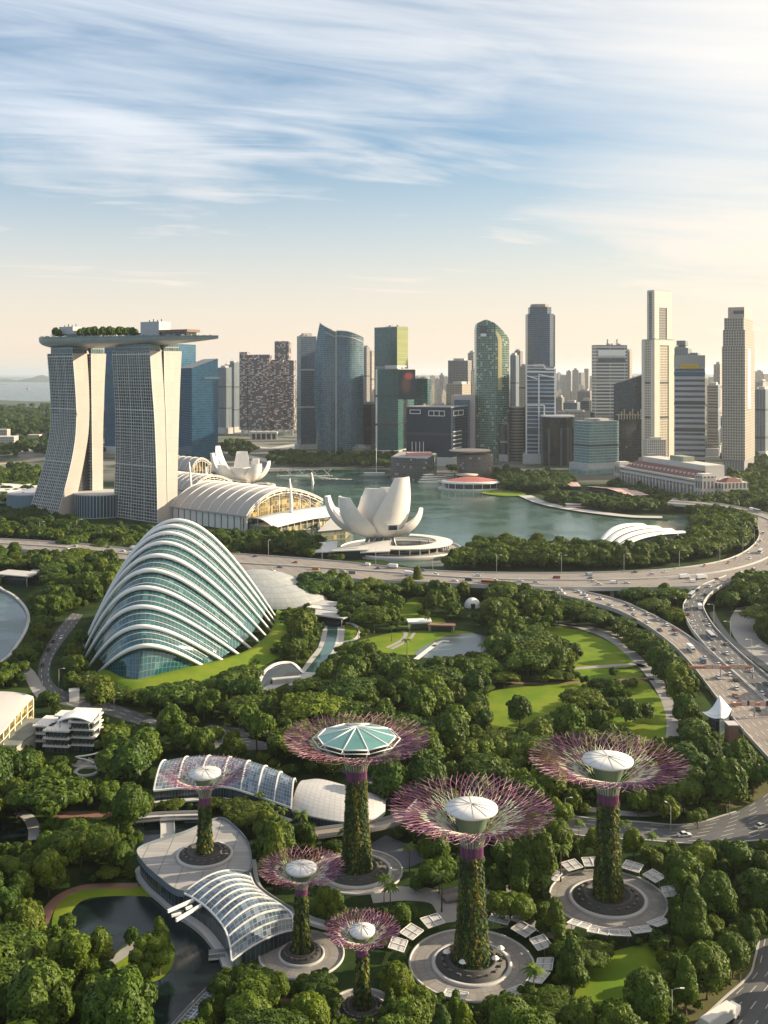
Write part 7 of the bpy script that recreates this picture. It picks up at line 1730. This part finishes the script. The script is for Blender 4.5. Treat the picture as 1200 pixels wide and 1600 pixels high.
for (p, kd, sc, ti) in TREES:
    if not inside_view(p, SPEC[kd][1] * sc): stuffT.append((p, kd, sc, ti)); continue
    if cnt < NT_:
        cnt += 1; lod = 'near' if p.y < 340 else 'mid'; cm_, tm_ = PROTO[kd, lod, rt.randrange(2)]
        t = bpy.data.objects.new('tree', None); COL.objects.link(t); t.location = p; t.rotation_euler = (0, 0, rt.uniform(0, 6.28)); t.scale = (sc * rt.uniform(.92, 1.08), sc * rt.uniform(.92, 1.08), sc * rt.uniform(.92, 1.1)); t['category'] = 'tree'; t['group'] = 'park trees'
        for nm, me in (('crown', cm_), ('trunk', tm_)):
            o = bpy.data.objects.new(nm, me); COL.objects.link(o); o.parent = t
            if nm == 'crown': v = TINTS[ti][1]; j = rt.uniform(.9, 1.12); o.color = (v[0] * j, v[1] * j, v[2], 1)
        big = SPEC[kd][0] * sc; BULK.append((t, ('big ' if big > 6.6 else 'small ' if big < 4.0 else '') + TINTS[ti][0] + ' ' + KW[kd] + ' tree', (p.x, p.y, SPEC[kd][1] * sc * .6), None, None))
    else: stuffT.append((p, kd, sc, ti))
stuffS = []
for k, (p, sc, ti) in enumerate(SHR):
    if k < 160 and inside_view(p, 3):
        o = bpy.data.objects.new('shrub', rt.choice(SHRUB)); COL.objects.link(o); o.location = p; o.rotation_euler = (0, 0, rt.uniform(0, 6.28)); o.scale = (sc, sc, sc * rt.uniform(.8, 1.2)); v = TINTS[ti][1]; o.color = (*v, 1); o['category'] = 'shrub'; o['group'] = 'garden shrubs'
        BULK.append((o, ('large ' if sc > 1.0 else 'small ' if sc < .75 else '') + TINTS[ti][0] + ' shrub', (p.x, p.y, 2), None, None))
    else: stuffS.append((p, sc, ti))
# the remaining woods: one mesh of leaf clumps with several leaf tones
leafv = {}
for i, (nm, v) in enumerate(TINTS):
    leafv[i] = leaf_mat('wood_leaves_%s' % 'abcdefg'[i], tuple(a * b for a, b in zip((.068, .112, .008), v)), False, .55, .30)
def mass(name, items, lods):
    VV, FF, TT, MM, AA = [], [], [], [], []; base = 0
    for (p, kd, sc, ti) in items:
        V, fc_, tt, mi, va = lods[kd][rt.randrange(len(lods[kd]))]; a = rt.uniform(0, 6.28); M = np.array([[math.cos(a), -math.sin(a), 0], [math.sin(a), math.cos(a), 0], [0, 0, 1]]) * sc
        VV.append(V @ M.T + np.array([p.x, p.y, p.z])); FF.append(fc_ + base); TT.append(tt); MM.append(np.where(mi == 0, ti, 7).astype(np.int32)); AA.append(va); base += len(V)
    me = np_mesh(name, np.concatenate(VV), np.concatenate(FF), np.concatenate(TT), np.concatenate(MM), np.concatenate(AA), [leafv[i] for i in range(7)] + [corem])
    o = bpy.data.objects.new(name, me); COL.objects.link(o); o['kind'] = 'stuff'; return o
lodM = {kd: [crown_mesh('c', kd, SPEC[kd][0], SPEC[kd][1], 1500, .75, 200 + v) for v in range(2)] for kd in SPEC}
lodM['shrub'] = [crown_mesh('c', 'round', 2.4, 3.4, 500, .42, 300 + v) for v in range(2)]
mass('woodland', stuffT, lodM); mass('undershrubs', [(p, 'shrub', sc, ti) for p, sc, ti in stuffS], lodM)
# far belts round the bay, the hotel and the city
lodF = {kd: [crown_mesh('c', kd, SPEC[kd][0], SPEC[kd][1], 420, 1.25, 400 + v) for v in range(2)] for kd in SPEC}
belts = [([(-60, 806), (60, 806), (150, 832), (240, 838), (300, 842), (390, 842), (390, 860), (200, 852), (-60, 834)], 230, .9, (0, 0, 1)), ([(370, 850), (420, 842), (490, 852), (506, 864), (490, 870), (400, 864)], 100, .95, (0, 1, 2)), ([(-60, 815), (100, 846), (240, 853), (240, 858), (-60, 842)], 90, .9, (1, 2, 4)),
 ([(716, 884), (745, 868), (780, 862), (835, 866), (905, 872), (930, 880), (920, 889), (700, 892)], 150, 1.15, (1, 2, 2, 3)), ([(900, 884), (940, 880), (1010, 878), (1060, 876), (1040, 886), (960, 890), (900, 889)], 70, .75, (1, 2, 3, 4)), ([(1080, 856), (1090, 840), (1110, 822), (1165, 826), (1178, 840), (1160, 862), (1110, 876), (1050, 882), (1060, 872)], 190, 1.15, (1, 2, 3, 4)), ([(1080, 806), (1140, 808), (1168, 822), (1160, 836), (1090, 832)], 90, 1.2, (1, 2, 3)),
 ([(776, 762), (815, 752), (870, 756), (890, 764), (850, 772), (790, 768)], 150, 1.25, (0, 0, 1)), ([(850, 778), (900, 782), (1000, 792), (1060, 796), (1060, 802), (960, 802), (860, 788)], 130, 1.0, (0, 1, 1, 2)), ([(1030, 792), (1140, 784), (1200, 770), (1220, 800), (1130, 800)], 150, 1.1, (1, 1, 2)), ([(1120, 770), (1150, 750), (1200, 742), (1220, 790), (1140, 786)], 150, 1.2, (1, 1, 2, 4)),
 ([(480, 716), (560, 714), (640, 716), (640, 732), (480, 731)], 150, 1.2, (0, 0, 1)), ([(420, 716), (480, 712), (490, 729), (420, 730)], 60, 1.2, (0, 1)), ([(-30, 745), (20, 735), (60, 738), (75, 770), (60, 800), (-30, 786)], 200, 1.2, (0, 1, 2, 4)), ([(-40, 690), (80, 690), (160, 700), (160, 718), (-40, 716)], 160, 1.3, (0, 0, 1)),
 ([(-40, 640), (90, 638), (170, 650), (170, 690), (-40, 684)], 420, 2.2, (0, 0, 1)), ([(1130, 720), (1200, 720), (1200, 745), (1140, 748)], 60, 1.2, (0, 1)), ([(640, 750), (700, 745), (760, 758), (700, 760)], 0, 1, (0,)), ([(340, 700), (370, 690), (400, 708), (370, 720)], 50, 1.2, (0, 1)), ([(1150, 920), (1200, 905), (1200, 945), (1155, 948)], 40, 1.2, (1, 2)), ([(1205, 930), (1240, 930), (1240, 1000), (1196, 1000)], 40, 1.2, (1, 2)), ([(500, 868), (510, 864), (540, 876), (530, 880), (505, 876)], 8, .45, (1, 2, 4)),
 ([(690, 738), (760, 738), (900, 752), (900, 760), (780, 756)], 70, 1.1, (0, 0, 1)), ([(960, 752), (1010, 764), (1090, 788), (1080, 794), (950, 766)], 60, .8, (0, 1)),
 ([(600, 618), (900, 618), (1200, 622), (1200, 640), (340, 640)], 260, 2.4, (0, 1, 6))]
far = []
fb_no = [[(p.x, p.y) for p in ROADS['elevated_expressway'][0]] + [(p.x, p.y) for p in list(ROADS['elevated_expressway'][1])[::-1]]]
for poly, n, sc, ts in belts:
    x0, x1 = min(p[0] for p in poly), max(p[0] for p in poly); y0, y1 = min(p[1] for p in poly), max(p[1] for p in poly); k = 0; tries = 0
    while k < n and tries < n * 40:
        tries += 1; x, y = rt.uniform(x0, x1), rt.uniform(y0, y1)
        if inpoly(x, y, poly):
            p = G(x, y)
            if inpoly(p.x, p.y, fb_no[0]): continue
            far.append((p, rt.choice(('round', 'round', 'spreading', 'twin')), sc * rt.uniform(.75, 1.2), rt.choice(ts))); k += 1
mass('far_woodland', far, lodF)
for i, p in enumerate(DECK_TREES):                                        # garden on the hotel's roof deck
    t = bpy.data.objects.new('roof_tree', None); COL.objects.link(t); t.location = p; s = .72 + .25 * rt.random(); t.scale = (s, s, s * 1.1); t['category'] = 'tree'; t['group'] = 'trees on the roof deck'
    cm_, tm_ = PROTO['round', 'mid', i % 2]
    for nm, me in (('crown', cm_), ('trunk', tm_)): o = bpy.data.objects.new(nm, me); COL.objects.link(o); o.parent = t; o.color = (.75, .9, .9, 1)
    BULK.append((t, 'small dark tree', tuple(p), 'on the garden deck across the hotel towers', None))
# palms: slender trunks with drooping fronds
def palm_mesh(seed):
    r = random.Random(seed); b = MB(); vals = []
    for i in range(16):
        a = i * 2.4 + r.random() * .4; L = r.uniform(2.4, 3.2); up = r.uniform(.1, 1.0); e = Vector((math.cos(a), math.sin(a), 0)); s_ = Vector((-e.y, e.x, 0)); pts = [Vector((0, 0, 9)) + e * (L * f) + Vector((0, 0, L * (up * f - (.5 + .5 * up) * f * f))) for f in (0, .25, .5, .75, 1)]
        for k in range(4):
            w0, w1 = (.12, .42, .46, .34, .04)[k], (.12, .42, .46, .34, .04)[k + 1]
            for sg in (-1, 1): b.face([pts[k], pts[k + 1], pts[k + 1] + s_ * w1 * sg - Vector((0, 0, .25 * w1)), pts[k] + s_ * w0 * sg - Vector((0, 0, .25 * w0))]); vals.append(r.random())
    cr = b.mesh('crown', [leafm]); leaf_attr(cr, vals); b = MB(); b.path([(0, 0, -.1), (.12, .05, 4.5), (0, 0, 9.1)], [.24, .17, .13], 7); return cr, b.mesh('trunk', [barkm])
PALMS = [palm_mesh(3), palm_mesh(8)]
for px, py in ((636, 1030), (612, 1002), (770, 1010), (780, 1018), (752, 1030), (560, 1008), (575, 1022), (598, 968), (668, 985), (540, 1345), (600, 1420), (690, 1425), (610, 1435), (812, 1405), (850, 1420), (876, 1378), (420, 1295), (440, 1300), (405, 1275), (470, 1320), (640, 1365), (1075, 1425), (180, 1205), (160, 1232), (60, 1245), (835, 1580), (905, 1320), (975, 1325), (1020, 1345), (490, 1020)):
    t = bpy.data.objects.new('palm_tree', None); COL.objects.link(t); t.location = G(px, py); s = rt.uniform(.8, 1.15); t.scale = (s, s, s); t.rotation_euler = (0, 0, rt.uniform(0, 6)); t['category'] = 'palm tree'; t['group'] = 'palms in the gardens'
    for nm, me in zip(('crown', 'trunk'), rt.choice(PALMS)): o = bpy.data.objects.new(nm, me); COL.objects.link(o); o.parent = t; o.color = (1.1, 1.05, .85, 1)
    p = t.location; BULK.append((t, 'slender green palm', (p.x, p.y, 7), None, None))
# ================================================================ VEHICLES AND LAMPS
tyre = plain('tyre_rubber', (.02, .02, .02), .9); chrome = plain('alloy', (.5, .5, .5), .35, .7); wglass = plain('car_glass', (.02, .025, .03), .08, spec=.8)
lampred = plain('tail_lamp', (.35, .03, .02), .4); lampw = plain('head_lamp', (.75, .74, .68), .25)
CARCOL = {'white': (.74, .73, .71), 'silver': (.42, .43, .44), 'black': (.03, .03, .034), 'dark red': (.22, .03, .03), 'blue': (.05, .09, .20), 'grey': (.16, .165, .17), 'orange': (.45, .17, .05)}
def paint(n): 
    m = plain('paint_' + n.replace(' ', '_'), CARCOL[n], .3, var=.04, spec=.6); return m
PROTOV = {}
def vehicle(kind, colour):
    if (kind, colour) in PROTOV: return PROTOV[kind, colour]
    t = bpy.data.objects.new({'saloon car': 'parked_car', 'van': 'van', 'lorry': 'lorry', 'bus': 'bus'}[kind].replace('parked_', ''), None); COL.objects.link(t); t['category'] = {'saloon car': 'car'}.get(kind, kind); t['group'] = 'vehicles on the roads'
    L, Wd, Hb = {'saloon car': (4.6, 1.85, .78), 'van': (5.2, 2.0, 1.1), 'lorry': (8.5, 2.4, 1.2), 'bus': (11.5, 2.5, 1.3)}[kind]
    def shell(prof, w0, w1, z_top, nm, mat):
        b = MB(); l = [Vector((x, -w0 / 2 if z < z_top - .05 else -w1 / 2, z)) for x, z in prof]; r_ = [Vector((p.x, -p.y, p.z)) for p in l]
        n = len(l)
        b.face(l, None, 0); b.face(r_[::-1], None, 0)
        for i in range(n): b.face([l[(i + 1) % n], l[i], r_[i], r_[(i + 1) % n]], None, 0)
        o = b.build(nm, mat); o.parent = t; return o
    h = L / 2
    if kind == 'saloon car':
        body = shell([(-h, .30), (-h + .1, .72), (-h + 1.0, .82), (h - 1.25, .80), (h - .12, .62), (h, .32)], Wd, Wd * .96, .80, 'body', paint(colour))
        shell([(-h + .75, .83), (-h + 1.25, 1.36), (.35, 1.40), (h - 1.3, .82)], Wd * .92, Wd * .76, 1.35, 'window_band', wglass)
        shell([(-h + 1.28, 1.37), (-h + 1.4, 1.46), (.22, 1.47), (.40, 1.38)], Wd * .76, Wd * .7, 1.45, 'roof', paint(colour))
    elif kind == 'van':
        shell([(-h, .32), (-h, 1.95), (h - 1.5, 2.0), (h - 1.45, 1.1), (h - .1, .95), (h, .34)], Wd, Wd * .95, 1.9, 'body', paint(colour)); shell([(h - 1.42, 1.12), (h - 1.46, 1.94), (h - 1.1, 1.85), (h - .45, 1.05)], Wd * .93, Wd * .85, 1.8, 'window_band', wglass)
    elif kind == 'lorry':
        shell([(-h, .9), (-h, 3.1), (h - 2.1, 3.1), (h - 2.1, .9)], Wd, Wd, 9, 'cargo_box', paint('white')); shell([(h - 1.95, .45), (h - 1.95, 2.5), (h - .5, 2.5), (h, 1.5), (h, .45)], Wd * .95, Wd * .9, 2.4, 'cab', paint(colour)); shell([(h - .52, 1.55), (h - .62, 2.35), (h - .42, 2.35), (h + .02, 1.55)], Wd * .85, Wd * .8, 2.3, 'windscreen', wglass); shell([(-h + .1, .5), (-h + .1, .88), (h - 2, .88), (h - 2, .5)], Wd * .6, Wd * .6, 9, 'chassis', darkmetal)
    else:
        shell([(-h, .35), (-h, 3.0), (h - .2, 3.0), (h, 1.2), (h, .35)], Wd, Wd * .97, 2.9, 'body', paint(colour)); shell([(-h - .02, 1.5), (-h - .02, 2.5), (h - .12, 2.5), (h - .02, 1.5)], Wd * 1.01, Wd * 1.01, 9, 'window_band', wglass)
    for sx in ((-1, 1) if kind != 'bus' else (-1, 1)):
        for sy in (-1, 1):
            b = MB(); x = sx * L * .31; y = sy * (Wd / 2 - .1); rw = .33 if kind in ('saloon car', 'van') else .48; b.path([(x, y - .11, rw), (x, y + .11, rw)], rw, 12); w = b.build('wheel', tyre); w.parent = t
            b = MB(); b.path([(x, y + sy * .10, rw), (x, y + sy * .13, rw)], rw * .6, 8); q_ = b.build('rim', chrome); q_.parent = w
    zl = .58 if kind == 'saloon car' else .8
    for sy in (-1, 1):
        b = MB(); b.box((h - .06, sy * Wd * .36, zl), (.14, .36, .16)); o = b.build('headlight', lampw); o.parent = t
        b = MB(); b.box((-h + .03, sy * Wd * .38, zl + .06), (.12, .3, .18)); o = b.build('tail_light', lampred); o.parent = t
    PROTOV[kind, colour] = [t, False]; return PROTOV[kind, colour]
def put_vehicle(kind, colour, p, rz, where):
    pr = vehicle(kind, colour)
    if not pr[1]: t = pr[0]; pr[1] = True
    else: t = copy_tree(pr[0])
    t.location = p; t.rotation_euler = (0, 0, rz)
    BULK.append((t, colour + ' ' + kind, tuple(p), where, None))
rc = random.Random(5); taken = []
def on_road(road, u, v, kind, colour, where, rev, lift=.02):
    L, Rr = ROADS[road]; n = len(L); x = u * (n - 1); i = min(int(x), n - 2); f = x - i
    a = L[i].lerp(L[i + 1], f); b = Rr[i].lerp(Rr[i + 1], f); p = a.lerp(b, v); d = (L[i + 1] + Rr[i + 1] - L[i] - Rr[i])
    if any((p - q).length < (7.5 if abs(p.z - q.z) < 3 else 0) for q in taken): return
    taken.append(p); rz = math.atan2(d.y, d.x) + (math.pi if rev else 0); put_vehicle(kind, colour, p + Vector((0, 0, lift)), rz, where)
def rk(): return rc.choices(('saloon car', 'van', 'lorry', 'bus'), (78, 12, 7, 3))[0]
def rcol(): return rc.choices(list(CARCOL), (38, 20, 15, 6, 6, 10, 5))[0]
for road, n, u0, u1, where in (('elevated_expressway', 120, .08, .93, 'on the elevated expressway'), ('expressway_slip_road', 60, .06, .80, 'on the left slip road'), ('expressway_slip_road.b', 80, .04, .80, 'on the right slip road'), ('park_road', 5, .1, .5, 'on the park road left of the conservatory'), ('garden_road', 4, .62, .82, 'on the garden road')):
    lanes = {'elevated_expressway': (.08, .18, .28, .38, .60, .70, .80, .90), 'expressway_slip_road': (.2, .38, .56, .74), 'expressway_slip_road.b': (.16, .32, .48, .64, .80), 'park_road': (.3, .7), 'garden_road': (.3, .7)}[road]
    for _ in range(n):
        v = rc.choice(lanes); k = rk()
        if road in ('park_road', 'garden_road'): k = 'saloon car'
        on_road(road, rc.uniform(u0, u1), v, k, rcol(), where, v < .5 if road != 'expressway_slip_road.b' else True)
def trailer():
    a, b = G(1094, 1624), G(1148, 1588); d = (b - a); rz = math.atan2(d.y, d.x); c = (a + b) / 2
    t = thing('trailer_truck', (c.x, c.y, .06), 'long white box trailer truck on the road in the bottom right corner', 'truck'); ca, sa = math.cos(rz), math.sin(rz)
    def bx(x, z, l, w, h, nm, m): q = MB(); q.box((c.x + x * ca, c.y + x * sa, z), (l, w, h), rz); q.build(nm, m, t)
    bx(0, 1.0, 10.5, 2.5, 2.7, 'cargo_box', white); bx(0, 3.71, 10.3, 2.3, .12, 'roof_sheet', offwhite); bx(6.2, .5, 2.2, 2.4, 2.4, 'cab', paint('silver')); bx(7.0, 1.7, .75, 2.1, .9, 'windscreen', wglass); bx(0, .6, 9, 1.4, .38, 'chassis', darkmetal)
    for x in (-3.6, -2.4, 4, 6.2):
        for y in (-1, 1): q = MB(); q.path([Vector((c.x + x * ca - (y * 1.1 - .15) * sa, c.y + x * sa + (y * 1.1 - .15) * ca, .56)), Vector((c.x + x * ca - (y * 1.1 + .15) * sa, c.y + x * sa + (y * 1.1 + .15) * ca, .56))], .5, 12); q.build('wheel', tyre, t)
trailer()
LAMP = []
def lamp(p, h, rz, where, k=None):
    if not LAMP:
        t = bpy.data.objects.new('street_lamp', None); COL.objects.link(t); t['category'] = 'street lamp'; t['group'] = 'street lamps'
        b = MB(); b.tube((0, 0, 0), (0, 0, 10), .13, .08); o = b.build('pole', paleconc); o.parent = t; b = MB(); b.path([(0, 0, 9.8), (.8, 0, 10.3), (2.2, 0, 10.4)], .06, 5); a = b.build('arm', paleconc); a.parent = t; b = MB(); b.box((2.6, 0, 10.3), (1.1, .42, .18)); o = b.build('lamp_head', white); o.parent = t; LAMP.append(t); 
    else: t = copy_tree(LAMP[0])
    t.location = p; t.rotation_euler = (0, 0, rz); s = h / 10; t.scale = (s, s, s); BULK.append((t, 'slim grey street lamp', (p[0], p[1], p[2] + h * .7), where, None))
L, Rr = ROADS['elevated_expressway']
for i in range(40, 118, 6): d = Rr[i] - L[i]; lamp(L[i].lerp(Rr[i], .03), 13, math.atan2(d.y, d.x), 'on the far edge of the elevated expressway')
L, Rr = ROADS['expressway_slip_road.b']
for i in range(34, 80, 9): d = L[i] - Rr[i]; lamp(Rr[i], 12, math.atan2(d.y, d.x), 'along the right slip road')
for px, py, h, rz, wh in ((1048, 1302, 9, 2, 'beside the garden road at right'), (1140, 1272, 9, 0, 'beside the garden road at right'), (883, 1285, 8, 0, 'beside the garden road at right'), (1162, 1162, 11, 0, 'near the shell canopy'), (1050, 1608, 9, 0, 'beside the corner road at bottom right'), (1157, 1535, 9, 2.5, 'beside the corner road at bottom right'), (145, 1088, 9, 3, 'beside the park road'), (92, 1075, 9, 0, 'beside the park road'), (118, 1063, 9, .2, 'beside the park road'), (178, 1112, 8, 0, 'beside the park road'), (612, 1168, 9, 0, 'behind the teal-roofed garden tower'), (444, 1150, 9, 0, 'near the garden road bend at centre left'), (62, 840, 14, 0, 'on the expressway in front of the hotel'), (120, 840, 16, 0, 'on the expressway in front of the hotel'), (180, 846, 12, 0, 'on the expressway in front of the hotel')): lamp(G(px, py), h, rz, wh)
# ================================================================ LABELS FOR THE REPEATS
MARKS = [('glass conservatory', 270, 950), ('teal-roofed garden tower', 555, 1250), ('large purple garden tower', 738, 1380), ('right-hand garden tower', 950, 1290), ('slim terrace garden tower', 320, 1260), ('small reddish garden tower', 470, 1420), ('smallest garden tower', 566, 1510), ('paved gallery roof', 290, 1340), ('glass vault', 370, 1430), ('ribbed glass hall', 340, 1220), ('white roof hall', 530, 1255), ('terraced white building', 95, 1140), ('swept roof hall', 20, 1120), ('river inlet', 20, 970), ('lily pool', 710, 1008), ('big lawn', 880, 1110), ('upper lawn', 920, 1025), ('pond island', 225, 1500), ('solar footbridge', 305, 1580), ('shell canopy kiosk', 1120, 1110), ('white dome tent', 738, 942), ('canal walk', 510, 1010), ('sunken entrance', 440, 1055), ('corner road', 1150, 1560), ('garden road', 1080, 1300), ('park road', 85, 1030), ('loop sculpture', 136, 1206), ('curved footpath', 1045, 1100), ('left slip road', 1000, 970), ('right slip road', 1110, 990), ('grey shell dome', 420, 930), ('white trellis pavilion', 655, 978), ('red-brown pond path', 80, 1415), ('bottom right lawn', 970, 1540), ('utility kiosk', 116, 1085), ('service road', 1170, 990), ('brick court', 430, 1585), ('bottom left corner', 30, 1590), ('far canal footbridge', 270, 1275), ('expressway piers', 600, 905)]
ORD = ['first', 'second', 'third', 'fourth', 'fifth', 'sixth', 'seventh', 'eighth', 'ninth', 'tenth', 'eleventh', 'twelfth', 'thirteenth', 'fourteenth', 'fifteenth', 'sixteenth', 'seventeenth', 'eighteenth', 'nineteenth', 'twentieth']
fam = {}
for (o, look, p, where, grp) in BULK:
    x, y = PIX(p)
    if where is None:
        nm, mx, my = min(MARKS, key=lambda m: (m[1] - x) ** 2 + ((m[2] - y) * 1.3) ** 2); dx, dy = x - mx, (y - my) * 1.3
        rel = ('right of' if dx > 0 else 'left of') if abs(dx) > abs(dy) else ('in front of' if dy > 0 else 'behind')
        where = rel + ' the ' + nm
    fam.setdefault(look + ' ' + where, []).append((x, o))
for base, L in fam.items():
    L.sort(key=lambda v: v[0])
    for i, (x, o) in enumerate(L):
        o['label'] = base if len(L) == 1 else base + ', ' + (ORD[i] if i < 20 else 'number %d' % (i + 1)) + ' from left'
FM = [('green curtain tower', 610), ('screen tower', 625), ('short dark-green block', 662), ('grey gridded tower', 715), ('curved green tower', 770), ('octagonal tower', 846), ('white banded tower', 952), ('tall cream tower', 1027), ('silver banded tower', 1080), ('stepped beige tower', 1155), ('speckled flats', 418), ('sail towers', 530), ('slanted blue tower', 320)]
ff = {}
for ob, px, top, k in FAR:
    nm, mx = min(FM, key=lambda m: abs(m[1] - px)); ff.setdefault((k, nm, px > mx), []).append((px, ob)); ob['group'] = 'hazy apartment blocks in the far city'
for (k, nm, rgt), L in ff.items():
    L.sort(key=lambda v: v[0])
    for i, (px, ob) in enumerate(L):
        ob['label'] = ('pale', 'greyish', 'beige', 'grey')[k] + ' hazy far block ' + ('right of' if rgt else 'left of') + ' the ' + nm + (', ' + (ORD[i] if i < 20 else 'number %d' % (i + 1)) + ' from left' if len(L) > 1 else '')
# ================================================================ HAZE
mb = MB(); mb.prism([(-44500, -280), (44500, -280), (44500, 59500), (-44500, 59500)], -1.2, 330, 0, 0, True); ho = mb.build('haze', [], kind='stuff')
hm = bpy.data.materials.new('haze'); hm.use_nodes = True; ht = hm.node_tree; ht.nodes.clear(); hq = NT(ht)
hv = hq.n('ShaderNodeVolumePrincipled'); hv.inputs['Density'].default_value = 0.34e-4; hv.inputs['Color'].default_value = (.88, .93, .98, 1); hv.inputs['Anisotropy'].default_value = .45
hoo = hq.n('ShaderNodeOutputMaterial'); ht.links.new(hv.outputs[0], hoo.inputs['Volume']); ho.data.materials.append(hm)
